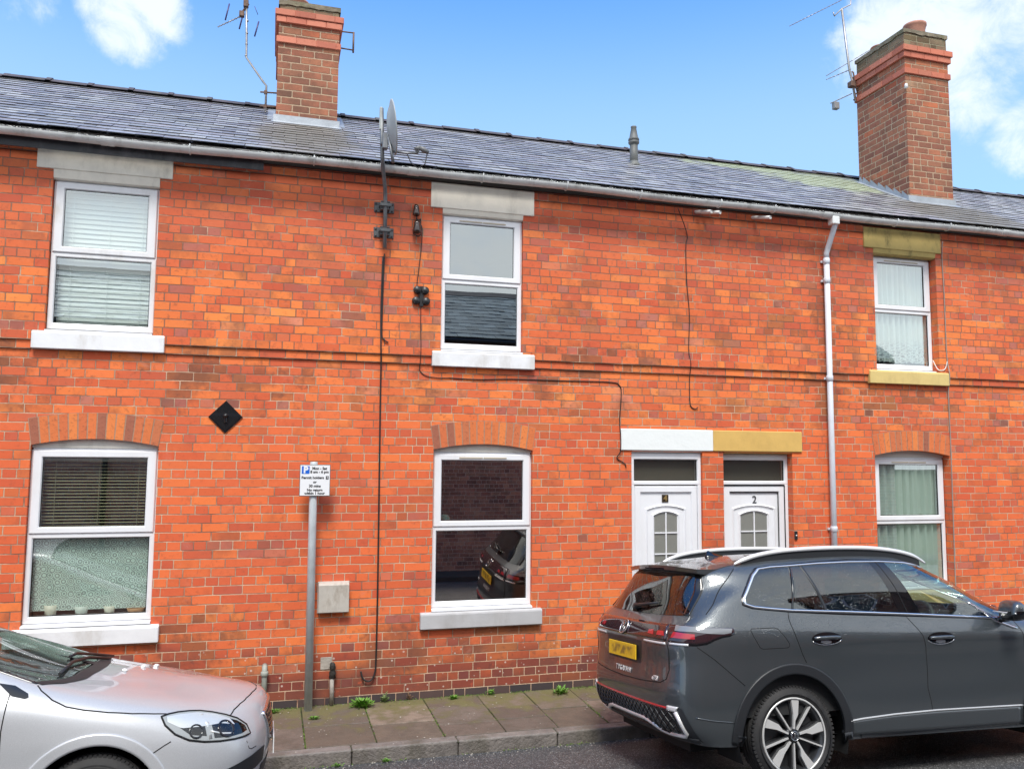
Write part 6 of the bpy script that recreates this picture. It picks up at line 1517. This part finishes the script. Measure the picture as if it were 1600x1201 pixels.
# rear window and its spoiler
K.add('rear_window', K.patch('B', rwB, rwT, 30, 12, .003), m_tint)
for sg in (-1, 1):
    K.add('spoiler_blade', K.patch('B', [(sg * .712, 1.222), (sg * .655, 1.36), (sg * .592, 1.50)], [(sg * .660, 1.222), (sg * .612, 1.36), (sg * .552, 1.50)], 16, 4, .007, .012), m_gloss)
bm = new(); rows = []
for i in range(25):
    yy = -.605 + 1.21 * i / 24; e = abs(yy) / .605; xb = -.640 + .070 * e ** 2.2; col_ = []
    for k in range(9):
        t = k / 8; xx = xb + (-.27 - xb) * t; p, _ = K.P('T', max(xx, -.44 + .05 * e), yy)
        zt = (1.585 - .028 * e * e) + (p.z - (1.585 - .028 * e * e)) * min(1, t * 1.25); zt = max(zt, p.z + .004 if xx > -.40 else 0); col_.append(Vector((xx, yy, zt + .004 * (1 - t))))
    rows.append(col_)
tv = [[bm.verts.new(p) for p in r] for r in rows]; bv = [[bm.verts.new(p - Vector((-.012 if k == 0 else 0, 0, .034 + .02 * k / 8))) for k, p in enumerate(r)] for r in rows]
for A_, s_ in ((tv, 1), (bv, -1)):
    for a, b in zip(A_, A_[1:]):
        for k in range(8): bm.faces.new((a[k], b[k], b[k + 1], a[k + 1])[::s_]).smooth = True
for i in range(24): bm.faces.new((tv[i][0], bv[i][0], bv[i + 1][0], tv[i + 1][0])); bm.faces.new((tv[i][8], tv[i + 1][8], bv[i + 1][8], bv[i][8]))
for i in (0, 24):
    for k in range(8): bm.faces.new((tv[i][k], tv[i][k + 1], bv[i][k + 1], bv[i][k]))
so = K.add('spoiler', bm, m_grey); smooth_by_angle(so, 40)
bm = new(); box(bm, -.632, -.622, -.17, .17, 1.552, 1.570, .003); K.add('brake_light', bm, m_smoke, so)
K.add('panel_seam', K.ribbon('T', [(-.27, -.605), (-.262, -.4), (-.258, 0), (-.262, .4), (-.27, .605)], .006, .0015), m_gap)
K.add('panel_seam', K.ribbon('R', [(-.262, 1.560), (-.30, 1.53), (-.42, 1.42), (-.54, 1.30), (-.615, 1.235)], .007, .0015), m_gap)
bm = new(); p0, n0 = K.P('B', .02, 1.245); tube(bm, [p0 + n0 * .03, K.P('B', -.12, 1.262)[0] + n0 * .03, K.P('B', -.33, 1.290)[0] + n0 * .022], [.016, .013, .006], 8)
tube(bm, [p0, p0 + n0 * .04], .026, 10); K.add('rear_wiper', bm, m_blackp)
# shark fin
bm = new(); rows = []
for t, h_, w in ((-.135, .004, .012), (-.115, .050, .016), (-.10, .058, .013), (-.06, .036, .020), (-.01, .016, .022), (.04, .002, .006)):
    z0 = K.P('T', t, 0)[0].z; rows.append([bm.verts.new((t, -w, z0 - .002)), bm.verts.new((t - .01, 0, z0 + h_)), bm.verts.new((t, w, z0 - .002))])
for a, b in zip(rows, rows[1:]):
    for k in range(2): bm.faces.new((a[k], b[k], b[k + 1], a[k + 1])).smooth = True
bm.faces.new(rows[0]); K.add('aerial_fin', bm, m_gloss)
# tail lamps and the bar between them, wrapped round the corner
CY = ('cyl', -.10)
K.add('lamp_bar', K.patch(CY, [(a, 1.045) for a in range(-40, 41, 4)], [(a, 1.158 + .004 * math.cos(rad(2 * a))) for a in range(-40, 41, 4)], 60, 6, .004, .01), m_smoke)
for sg in (1, -1):
    lo = [(40.6 * sg, 1.040), (47 * sg, 1.034), (53 * sg, 1.030), (57 * sg, 1.040), (60 * sg, 1.066), (63.5 * sg, 1.086), (66.5 * sg, 1.092), (68.6 * sg, 1.108)]
    hi = [(40.6 * sg, 1.160), (47 * sg, 1.158), (53 * sg, 1.152), (58 * sg, 1.146), (63 * sg, 1.142), (66.5 * sg, 1.142), (68.4 * sg, 1.138), (69 * sg, 1.125)]
    t_ = K.add('tail_lamp', K.patch(CY, lo, hi, 40, 8, .004, .01), m_smoke)
    K.add('lamp_surround', K.ribbon(CY, lo[1:], .022, .003), m_gloss, t_)
    K.add('clear_lens', K.patch(CY, [(44 * sg, 1.118), (52 * sg, 1.116), (58 * sg, 1.104), (64 * sg, 1.098), (67.4 * sg, 1.106)], [(44 * sg, 1.156), (52 * sg, 1.151), (58 * sg, 1.143), (64 * sg, 1.139), (67.8 * sg, 1.136)], 30, 4, .0065), mat('pale lamp lens', (0.20, 0.21, 0.22), 0.12, coat=1.0) if 'pale lamp lens' not in MATS else MATS['pale lamp lens'], t_)
    for a0, a1 in ((42.2, 52.5),): K.add('red_segment', K.patch(CY, [(a0 * sg, 1.072), (a1 * sg, 1.066)], [((a0 + 1.2) * sg, 1.112), (a1 * sg, 1.100)], 12, 3, .0065), m_redl, t_)
    for a0, a1 in ((27, 32), (34, 39)): K.add('red_segment', K.patch(CY, [(a0 * sg, 1.082), (a1 * sg, 1.080)], [((a0 + .5) * sg, 1.110), ((a1 - .8) * sg, 1.112)], 8, 3, .0065), m_redl, t_)
    for a0, a1 in ((24, 39.5), (41.5, 50)): K.add('chrome_strip', K.patch(CY, [(a0 * sg, 1.022), (a1 * sg, 1.018)], [(a0 * sg, 1.036), (a1 * sg, 1.034)], 14, 2, .006, .008), m_rail, t_)
    K.add('panel_seam', K.ribbon(CY, [(40.4 * sg, 1.165), (40.4 * sg, 1.02), (41 * sg, .98), (41 * sg, .84), (39.5 * sg, .775), (36 * sg, .745), (20 * sg, .728), (0, .722)], .008, .0015), m_gap)
for k in range(-9, 10):
    if abs(k) > 1: K.add('bar_rib', K.ribbon(CY, [(k * 2.6, 1.075), (k * 2.6, 1.142)], .003, .0055), mat('dull red rib', (0.13, 0.02, 0.022), 0.2) if 'dull red rib' not in MATS else MATS['dull red rib'])
p0, n0 = K.P('B', 0, 1.098); bm = new()
MB_ = Matrix.Translation(p0 + n0 * .007) @ n0.to_track_quat('Z', 'Y').to_matrix().to_4x4()
lathe(bm, [(.066, -.01), (.066, .0), (.0, .002)], 36, MB_); bo_ = K.add('badge', bm, m_gloss)
bm = new(); roundel(bm, .064, MB_ @ Matrix.Translation((0, 0, .001)), .006); K.add('badge_ring', bm, m_trim, bo_)
# plate recess, plate and lettering
K.add('plate_recess', K.patch('B', [(-.30, .845), (.30, .845)], [(-.33, 1.02), (.33, 1.02)], 20, 6, .0015), m_clad)
p0, n0 = K.P('B', 0, .925); bm = new(); box(bm, -.004, .004, -.262, .262, -.056, .056, .002)
o = K.add('registration_plate', bm, m_yplate); o.location = p0 + n0 * .018; o.rotation_euler = (0, rad(3), 0)
def rear_text(body, y, z, size, name, sp=1.0, bold=.001):
    bm = new(); p0, n0 = K.P('B', y, z); ax = Vector((0, -1, 0)); ax = (ax - n0 * ax.dot(n0)).normalized(); ay = n0.cross(ax)
    M = Matrix(((ax.x, ay.x, n0.x, p0.x + n0.x * .004), (ax.y, ay.y, n0.y, p0.y + n0.y * .004), (ax.z, ay.z, n0.z, p0.z + n0.z * .004), (0, 0, 0, 1)))
    add_text(bm, body, size, M, bold, .002); K.add(name, bm, m_rail)
rear_text('T I G U A N', 0.0, .775, .056, 'lettering', bold=.0010); rear_text('eTSI', -.53, .768, .046, 'lettering', bold=.0008)
# lower bumper: diamond grille, red reflector strip, silver surround
CB = ('cyl', -.10)
K.add('lower_bumper', K.patch(CB, [(a, .30) for a in range(-52, 53, 4)], [(a, .40 if abs(a) < 32 else .40 - (abs(a) - 32) * .0012) for a in range(-52, 53, 4)], 60, 4, .010, .02), m_clad)
grl = [(a, (.452 if abs(a) < 14 else .452 - min(1, (abs(a) - 14) / 18) * .045)) for a in range(-45, 46, 3)]; grt = [(a, .572 + .0 * a) for a in range(-43, 44, 3)]
go = K.add('lower_grille', K.patch(CB, grl, grt, 60, 6, .004), m_gloss)
bm = None
for k in range(-60, 62, 4):
    for sl in (9, -9):
        a0, a1 = k, k + sl; pth = []
        for i in range(7):
            t = i / 6; a = a0 + (a1 - a0) * t; lo_ = .452 if abs(a) < 14 else .452 - min(1, (abs(a) - 14) / 18) * .045; z = lo_ + (.57 - lo_) * t
            if abs(a) < 44.5: pth.append((a, z))
        if len(pth) > 2: bm = K.ribbon(CB, pth, .007, .008, bm, dome=.003)
K.add('grille_mesh', bm, m_clad, go)
K.add('reflector', K.patch(CB, [(a, .566) for a in range(-43, 44, 3)], [(a, .583) for a in range(-43, 44, 3)], 60, 2, .008, .01), m_redl)
for sg in (-1, 1): K.add('trim_cap', K.patch(CB, [(39.5 * sg, .560), (43.6 * sg, .556)], [(39.8 * sg, .594), (45 * sg, .592)], 6, 3, .010, .012), m_rail)
sv = [(-43.5, .555), (-47.5, .41), (-46.5, .385), (-38, .382), (-33, .388), (-26, .43), (-20, .448), (20, .448), (26, .43), (33, .388), (38, .382), (46.5, .385), (47.5, .41), (43.5, .555)]
K.add('silver_trim', K.ribbon(CB, sv, .030, .012, dome=.006), m_rail)
K.add('bumper_corner', K.patch(CB, [(48.5, .31), (50, .31), (54, .31)], [(44.5, .585), (45.5, .585), (46.5, .58)], 6, 8, .004), m_clad)
K.add('bumper_corner', K.patch(CB, [(-48.5, .31), (-50, .31), (-54, .31)], [(-44.5, .585), (-45.5, .585), (-46.5, .58)], 6, 8, .004), m_clad)
K.add('windscreen', K.patch('T', WS_B, WS_T, 24, 14, .003), m_clear)
# simple nose: lamps, grille (out of the photograph)
for sg in (-1, 1): K.add('headlight', K.patch('F', [(sg * .42, .78), (sg * .72, .80)], [(sg * .42, .86), (sg * .74, .90)], 12, 4, .004), m_lens)
K.add('front_grille', K.patch('F', [(-.55, .42), (.55, .42)], [(-.50, .62), (.50, .62)], 16, 4, .004), m_gloss)
# wheels; the far pair stands in the low channel by the kerb
for i, (x, sd_, dz_) in enumerate(((0.0, -1, 0), (2.676, -1, 0), (0.0, 1, 0), (2.676, 1, 0))):
    if i == 0: w0 = wheel(SUV, x, -.795, .355, .355, .270, dict(a0=85, b=38))
    else:
        c = w0.copy(); COL.objects.link(c); c.location = (x, sd_ * .795, .355 + dz_)
        if sd_ > 0: c.rotation_euler = (0, 0, math.pi)
        for ch in w0.children:
            d = ch.copy(); COL.objects.link(d); d.parent = c
# underbody and liners
bm = new(); box(bm, -.70, 3.35, -.60, .60, .24, .42); 
for wx in WX:
    for sg in (-1, 1):
        pts = arc(wx, .355, .47, -20, 200, 24)
        for a, b in zip(pts, pts[1:]): quad(bm, [(a[0], sg * .90, a[1]), (b[0], sg * .90, b[1]), (b[0], sg * .55, b[1]), (a[0], sg * .55, a[1])])
        bm.faces.new([bm.verts.new((p[0], sg * .56, p[1])) for p in pts])
KEEP.append(bm); K.add('underbody', bm, m_gap)
# cabin
bm = new(); box(bm, -.55, 2.1, -.80, .80, .45, .60); box(bm, -.62, 1.95, -.86, -.80, .5, 1.10); box(bm, -.62, 1.95, .80, .86, .5, 1.10); K.add('cabin_floor', bm, m_cabin)
bm = new(); quad(bm, [(-.42, -.60, 1.555), (1.30, -.60, 1.575), (1.30, .60, 1.575), (-.42, .60, 1.555)]); K.add('headlining', bm, m_headl)
def seat(x, y, w, nm):
    bm = new(); box(bm, x - .05, x + .48, y - w, y + w, .60, .78, .05, 3); box(bm, x - .16, x + .02, y - w, y + w, .72, 1.24, .05, 3, M=Matrix.Translation((x, 0, .72)) @ Matrix.Rotation(rad(-14), 4, 'Y') @ Matrix.Translation((-x, 0, -.72))); box(bm, x - .26, x - .16, y - .13, y + .13, 1.26, 1.45, .035, 3); K.add(nm, bm, m_cabing if x > 1 else m_cabin)
seat(1.10, -.38, .25, 'seat'); seat(1.10, .38, .25, 'seat'); seat(.22, 0, .62, 'rear_seat')
bm = new(); box(bm, 1.75, 2.25, -.74, .74, .80, 1.10, .06, 3); box(bm, 1.78, 2.0, -.60, -.20, 1.05, 1.155, .05, 3); K.add('dashboard', bm, m_cabin)
bm = new(); Ms = Matrix.Translation((1.66, -.38, 1.06)) @ Matrix.Rotation(rad(-66), 4, 'Y')
n0 = len(bm.verts); ring = [Ms @ Vector((.185 * math.cos(2 * math.pi * k / 30), .185 * math.sin(2 * math.pi * k / 30), 0)) for k in range(31)]; tube(bm, ring, .016, 8, cap=False)
tube(bm, [Ms @ Vector((0, -.18, 0)), Ms @ Vector((0, .18, 0))], .018, 8); tube(bm, [Ms @ Vector((0, 0, 0)), Ms @ Vector((-.17, 0, 0))], .018, 8); tube(bm, [Ms @ Vector((0, 0, .01)), Ms @ Vector((0, 0, -.16))], .04, 10)
K.add('steering_wheel', bm, m_cabing)
bm = new(); box(bm, 1.42, 1.46, -.12, .12, 1.42, 1.50, .015, 2); K.add('rear_view_mirror', bm, m_gloss)
# ---------------- silver hatchback (only its nose is in the photograph; the rest stands outside the frame)
HB_ = thing('parked_car', 'silver hatchback whose bonnet and headlight poke in at the lower left', 'car', (-0.935, -2.262, -0.052), (rad(-5.2), 0, 0))
hb_net = [
 [(-3.32,0,.3),(-3.30,.4,.3),(-3.24,.66,.3),(-3.1,.80,.28),(-2.65,.84,.24),(-2,.845,.22),(-1.4,.845,.21),(-.9,.845,.21),(-.5,.85,.21),(-.1,.86,.22),(.25,.84,.22),(.55,.77,.22),(.79,.63,.22),(.905,.38,.22),(.94,0,.22)],
 [(-3.42,0,.42),(-3.40,.4,.42),(-3.33,.68,.42),(-3.15,.84,.42),(-2.65,.89,.42),(-2,.885,.42),(-1.4,.88,.42),(-.9,.88,.42),(-.5,.885,.42),(-.1,.90,.42),(.25,.885,.42),(.55,.82,.42),(.81,.67,.42),(.945,.40,.42),(.985,0,.42)],
 [(-3.43,0,.6),(-3.41,.4,.6),(-3.34,.68,.6),(-3.16,.85,.6),(-2.65,.90,.58),(-2,.89,.58),(-1.4,.885,.58),(-.9,.885,.58),(-.5,.89,.58),(-.1,.905,.58),(.25,.888,.57),(.55,.826,.56),(.82,.675,.55),(.955,.40,.555),(1.0,0,.56)],
 [(-3.36,0,.8),(-3.34,.4,.8),(-3.28,.66,.8),(-3.12,.83,.8),(-2.65,.90,.76),(-2,.895,.75),(-1.4,.89,.745),(-.9,.89,.74),(-.5,.895,.74),(-.1,.90,.725),(.25,.876,.70),(.53,.81,.68),(.79,.66,.655),(.94,.39,.67),(.985,0,.68)],
 [(-3.30,0,.95),(-3.28,.4,.95),(-3.22,.62,.95),(-3.06,.78,.95),(-2.65,.88,.935),(-2,.885,.92),(-1.4,.885,.91),(-.9,.885,.905),(-.5,.88,.90),(-.1,.862,.865),(.22,.832,.82),(.48,.762,.785),(.72,.62,.755),(.89,.36,.775),(.945,0,.785)],
 [(-3.15,0,1.1),(-3.13,.35,1.1),(-3.05,.58,1.1),(-2.9,.72,1.06),(-2.5,.80,1.05),(-2,.825,1.03),(-1.4,.83,1.015),(-.9,.828,1.01),(-.48,.815,1.01),(-.15,.775,.958),(.15,.735,.902),(.40,.665,.860),(.62,.54,.825),(.80,.32,.818),(.865,0,.825)],
 [(-2.9,0,1.25),(-2.88,.32,1.25),(-2.8,.5,1.24),(-2.6,.63,1.22),(-2.3,.71,1.22),(-2,.73,1.22),(-1.4,.735,1.225),(-1.02,.728,1.21),(-.62,.705,1.125),(-.26,.635,1.015),(.06,.58,.950),(.28,.50,.910),(.48,.39,.875),(.64,.2,.868),(.69,0,.870)],
 [(-2.75,0,1.36),(-2.73,.3,1.36),(-2.65,.45,1.36),(-2.5,.54,1.37),(-2.25,.59,1.395),(-1.9,.605,1.41),(-1.5,.605,1.43),(-1.12,.60,1.335),(-.72,.555,1.17),(-.34,.47,1.040),(0,.40,.975),(.18,.32,.943),(.36,.24,.913),(.46,.12,.905),(.48,0,.905)],
 [(-2.68,0,1.40),(-2.66,.18,1.40),(-2.6,.28,1.40),(-2.46,.36,1.412),(-2.2,.4,1.43),(-1.9,.42,1.442),(-1.46,.42,1.46),(-1.08,.41,1.352),(-.66,.36,1.180),(-.28,.30,1.052),(.02,.25,.985),(.16,.2,.957),(.30,.14,.930),(.38,.07,.92),(.40,0,.92)],
 [(-2.65,0,1.41),(-2.64,0,1.41),(-2.58,0,1.412),(-2.45,0,1.425),(-2.2,0,1.442),(-1.9,0,1.452),(-1.44,0,1.47),(-1.06,0,1.362),(-.63,0,1.185),(-.25,0,1.055),(.04,0,.988),(.16,0,.962),(.28,0,.938),(.34,0,.927),(.36,0,.925)]]
V_ = Car(HB_, hb_net)
hWS_B = [(-.375, -.735), (-.300, -.62), (-.225, -.40), (-.19, -.2), (-.18, 0), (-.19, .2), (-.225, .40), (-.300, .62), (-.375, .735)]
hWS_T = [(-1.33, -.575), (-1.345, -.45), (-1.36, -.3), (-1.37, -.15), (-1.372, 0), (-1.37, .15), (-1.36, .3), (-1.345, .45), (-1.33, .575)]
hWS = hWS_B + hWS_T[::-1]; sH = shrink(hWS, .03)
hSW_B = [(-.66, 1.045), (-.9, 1.035), (-1.3, 1.03), (-1.38, 1.03)]; hSW_T = [(-.70, 1.085), (-1.0, 1.22), (-1.25, 1.34), (-1.42, 1.375)]
hRW_B = [(-1.46, 1.03), (-1.8, 1.035), (-2.2, 1.05), (-2.5, 1.09)]; hRW_T = [(-1.48, 1.380), (-1.8, 1.385), (-2.1, 1.37), (-2.38, 1.28)]
sS = shrink(hSW_B + hSW_T[::-1], .03); sS2 = shrink(hRW_B + hRW_T[::-1], .03)
def hb_cut(c):
    if c.z > .95 and inpoly(c.x, c.y, sH) : return True
    if abs(c.y) > .5 and (inpoly(c.x, c.z, sS) or inpoly(c.x, c.z, sS2)): return True
    for wx in (0.0, -2.647):
        if abs(c.y) > .5 and math.hypot(c.x - wx, c.z - .318) < .375: return True
    return False
V_.body(m_silver, hb_cut)
m_lampg = mat('frosted lamp interior', (0.42, 0.43, 0.43), 0.25)
V_.add('windscreen', V_.patch('T', hWS_B, hWS_T, 30, 16, .003), m_clear)
bm = V_.ribbon('T', hWS_B + hWS_T[::-1], .030, .0035, closed=True); V_.add('windscreen_seal', bm, m_gloss)
# black scuttle below the glass, with the wiper lying on it
V_.add('scuttle', V_.patch('T', hWS_B, [(-.340, -.745), (-.235, -.635), (-.150, -.42), (-.115, -.2), (-.105, 0), (-.115, .2), (-.150, .42), (-.190, .62), (-.235, .745)], 30, 3, .005), m_clad)
bm = new()
for path, r in (([(-.14, .30), (-.24, .05), (-.29, -.22), (-.305, -.48)], .011), ([(-.17, .62), (-.27, .40), (-.33, .10), (-.34, -.05)], .010)):
    pp = [V_.P('T', a, b) for a, b in path]; tube(bm, [p + n_ * (.018 + .008 * (i % 3 > 0)) for i, (p, n_) in enumerate(pp)], r, 8)
KEEP.append(bm); V_.add('wiper', bm, m_blackp)
# bonnet shut line, wing, bumper shut line
for md, sg in (('R', -1), ('L', 1)):
    V_.add('bonnet_seam', V_.ribbon('T', [(-.360, sg * .755), (-.33, sg * .79), (-.26, sg * .828), (-.18, sg * .846), (-.08, sg * .848), (.05, sg * .842), (.18, sg * .826), (.30, sg * .80), (.40, sg * .772)], .008, .0012), m_gap)
    V_.add('side_window', V_.patch(md, hSW_B, hSW_T, 16, 8, .003), m_clear); V_.add('rear_side_window', V_.patch(md, hRW_B, hRW_T, 16, 8, .003), m_tint)
    V_.add('mirror_panel', V_.patch(md, [(-.475, .985), (-.40, .965), (-.385, .972)], [(-.56, 1.055), (-.47, 1.035), (-.392, .990)], 10, 4, .004), m_gloss)
    V_.add('panel_seam', V_.ribbon(md, [(-.485, 1.0), (-.50, .8), (-.495, .55), (-.46, .35)], .006, .0012), m_gap)
    V_.add('panel_seam', V_.ribbon(md, [(-1.43, 1.02), (-1.44, .8), (-1.43, .5), (-1.42, .3)], .006, .0012), m_gap)
    V_.add('panel_seam', V_.ribbon(md, [(.295, .690), (.33, .675), (.385, .662)] if False else [(.262, .585), (.31, .612), (.37, .648), (.41, .668)], .006, .0012), m_gap)
    for wx in (0.0, -2.647):
        V_.add('arch_lip', V_.patch(md, arc(wx, .318, .368, -14, 194, 40), arc(wx, .318, .436, -12, 192, 40), 60, 5, .008, .02), m_silver)
    # door handle and mirror (outside the frame)
    bm = new(); pp = [V_.P(md, -1.30 + .03 * k, .86) for k in range(7)]; tube(bm, [p + n_ * (.03 if 0 < i < 6 else .005) for i, (p, n_) in enumerate(pp)], .013, 8); V_.add('door_handle', bm, m_silver)
    # headlamp, seen through its lens
    Y = ('cyl', .10, 1); s_ = -1 if sg > 0 else 1
    lo = [(a * s_, z) for a, z in ((73.0, .800), (72.0, .760), (68.5, .705), (63.5, .662), (58, .640), (52, .628), (46, .622), (41, .622), (37.6, .628))]
    hi = [(a * s_, z) for a, z in ((73.2, .806), (70, .814), (66, .816), (61, .812), (56, .803), (51, .785), (46, .760), (41.5, .728), (38.2, .682))]
    L_o = V_.add('headlight', V_.patch(Y, lo, hi, 40, 10, .006), m_hlens if 'm_hlens' in globals() else m_lens)
    V_.add('lamp_housing', V_.patch(Y, lo, hi, 40, 10, .0015), m_lampg, L_o)
    V_.add('lamp_bowl', V_.patch(Y, [(a * s_, z) for a, z in ((67, .742), (63, .690), (56.8, .668))], [(a * s_, z) for a, z in ((67, .756), (62, .752), (56.8, .748))], 16, 4, .0025), m_gloss, L_o)
    V_.add('lamp_bowl', V_.patch(Y, [(a * s_, z) for a, z in ((54, .650), (48, .640), (42, .642), (39, .652))], [(a * s_, z) for a, z in ((54, .770), (48, .755), (42, .715), (39.2, .680))], 20, 6, .0025), m_gloss, L_o)
    V_.add('lamp_edge', V_.ribbon(Y, lo + hi[::-1], .011, .004, closed=True), m_gap, L_o)
    V_.add('lamp_reflector', V_.patch(Y, [(a * s_, z) for a, z in ((71, .775), (66, .732), (58, .724), (50, .722), (44, .70))], [(a * s_, z) for a, z in ((71, .802), (66, .804), (58, .798), (50, .772), (45, .735))], 24, 5, .003), m_rail, L_o)
    for a, z, r in ((60.5, .703, .045), (48.5, .690, .058)):
        p, n_ = V_.P(Y, a * s_, z); Mq = Matrix.Translation(p) @ n_.to_track_quat('Z', 'Y').to_matrix().to_4x4()
        bm = new(); lathe(bm, [(r, .0), (r * .96, .005), (r * .78, .003), (r * .70, -.002), (0, .0015)], 28, Mq); V_.add('projector', bm, m_gloss if a > 55 else m_proj if 'm_proj' in globals() else m_gloss, L_o)
    V_.add('lamp_divider', V_.ribbon(Y, [(55.5 * s_, .650), (55.5 * s_, .735), (56.5 * s_, .785)], .020, .004), m_rail, L_o)
    V_.add('lamp_strip', V_.ribbon(Y, [(55 * s_, .692), (51 * s_, .668), (46 * s_, .655)], .010, .0045), m_rail, L_o)
    # bumper details
    V_.add('fog_surround', V_.patch(Y, [(52 * s_, .40), (44 * s_, .39), (34 * s_, .40), (26 * s_, .42)], [(50 * s_, .455), (42 * s_, .485), (33 * s_, .508), (25.5 * s_, .512)], 20, 5, .004), m_clad)
    V_.add('tow_cover', V_.ribbon(Y, [(40.5 * s_, .592), (39.5 * s_, .545), (38 * s_, .535), (34.5 * s_, .538)], .005, .001), m_gap)
    V_.add('bonnet_front_seam', V_.ribbon(Y, [(44.5 * s_, .745), (40 * s_, .772), (34 * s_, .792), (26 * s_, .806), (14 * s_, .815), (0, .818)], .008, .0015), m_gap)
V_.add('front_grille', V_.patch('F', [(-.30, .54), (-.15, .505), (.15, .505), (.30, .54)], [(-.36, .700), (-.15, .735), (.15, .735), (.36, .700)], 24, 6, .004), m_clad)
V_.add('grille_rim', V_.ribbon('F', [(-.30, .54), (-.15, .505), (.15, .505), (.30, .54), (.36, .700), (.15, .735), (-.15, .735), (-.36, .700)], .024, .010, closed=True, dome=.004), m_trim)
for k in range(5): V_.add('grille_bar', V_.ribbon('F', [(-.31, .555 + .032 * k), (.31, .555 + .032 * k)], .010, .008), m_gloss)
V_.add('lower_intake', V_.patch('F', [(-.45, .27), (.45, .27)], [(-.42, .40), (.42, .40)], 20, 4, .004), m_clad)
p0, n0 = V_.P('F', 0, .475); bm = new(); box(bm, -.004, .004, -.26, .26, -.056, .056, .002); o = V_.add('registration_plate', bm, mat('white plate', (0.75, 0.75, 0.74), 0.35)); o.location = p0 + n0 * .022
V_.add('rear_window', V_.patch('B', [(-.55, 1.10), (.55, 1.10)], [(-.46, 1.33), (.46, 1.33)], 16, 6, .004), m_tint)
for sg in (-1, 1): V_.add('tail_lamp', V_.patch('B', [(sg * .62, .80), (sg * .72, .82)], [(sg * .50, 1.2), (sg * .58, 1.2)], 6, 8, .004), m_redl)
for i, (x, sd_) in enumerate(((0.0, -1), (-2.647, -1), (0.0, 1), (-2.647, 1))):
    if i == 0: w0 = wheel(HB_, x, -.775, .318, .318, .215, dict(a0=90, b=36), badge=False)
    else:
        c = w0.copy(); COL.objects.link(c); c.location = (x, sd_ * .775, .318)
        if sd_ > 0: c.rotation_euler = (0, 0, math.pi)
        for ch in w0.children:
            d = ch.copy(); COL.objects.link(d); d.parent = c
bm = new(); box(bm, -3.1, .75, -.56, .56, .20, .40)
for wx in (0.0, -2.647):
    for sg in (-1, 1):
        pts = arc(wx, .318, .385, -20, 200, 24)
        for a, b in zip(pts, pts[1:]): quad(bm, [(a[0], sg * .87, a[1]), (b[0], sg * .87, b[1]), (b[0], sg * .52, b[1]), (a[0], sg * .52, a[1])])
        bm.faces.new([bm.verts.new((p[0], sg * .53, p[1])) for p in pts])
KEEP.append(bm); V_.add('underbody', bm, m_gap)
bm = new(); box(bm, -2.9, -.55, -.76, .76, .45, .58); V_.add('cabin_floor', bm, m_cabin)
bm = new(); box(bm, -.85, -.34, -.70, .70, .72, .94, .05, 3); V_.add('dashboard', bm, m_cabin)
bm = new(); Ms = Matrix.Translation((-.98, -.36, .98)) @ Matrix.Rotation(rad(-64), 4, 'Y'); tube(bm, [Ms @ Vector((.18 * math.cos(2 * math.pi * k / 30), .18 * math.sin(2 * math.pi * k / 30), 0)) for k in range(31)], .015, 8, cap=False); tube(bm, [Ms @ Vector((0, -.18, 0)), Ms @ Vector((0, .18, 0))], .017, 8); V_.add('steering_wheel', bm, m_cabing)
for y in (-.36, .36):
    bm = new(); x = -1.55; box(bm, x, x + .48, y - .24, y + .24, .52, .68, .05, 3); box(bm, x - .14, x + .02, y - .24, y + .24, .62, 1.12, .05, 3, M=Matrix.Translation((x, 0, .62)) @ Matrix.Rotation(rad(-14), 4, 'Y') @ Matrix.Translation((-x, 0, -.62))); box(bm, x - .24, x - .15, y - .12, y + .12, 1.13, 1.30, .03, 3); V_.add('seat', bm, m_cabing)
bm = new(); box(bm, -2.5, -2.3, -.6, .6, .5, 1.05, .05, 3); V_.add('rear_seat', bm, m_cabin)
# small white crumbs lying on the bonnet
from mathutils import noise as mnoise
Mw = HB_.matrix_basis
for i, (x, y, lab) in enumerate(((.02, -.10, 'white crumb on the silver bonnet, nearest the camera of three'), (.10, .22, 'white crumb on the silver bonnet, middle of three'), (.16, .45, 'white crumb on the silver bonnet, farthest from the camera of three'))):
    p, n_ = V_.P('T', x, y); bm = new(); bmesh.ops.create_icosphere(bm, subdivisions=3, radius=.018)
    for v in bm.verts: v.co *= 1 + .35 * mnoise.noise(v.co * 60 + Vector((i * 5, 0, 0))); v.co.z *= .6
    o = obj('crumb', bm, m_white); o.location = Mw @ (p + n_ * .008); tag(o, lab, 'crumb', 'white crumbs on the silver bonnet')
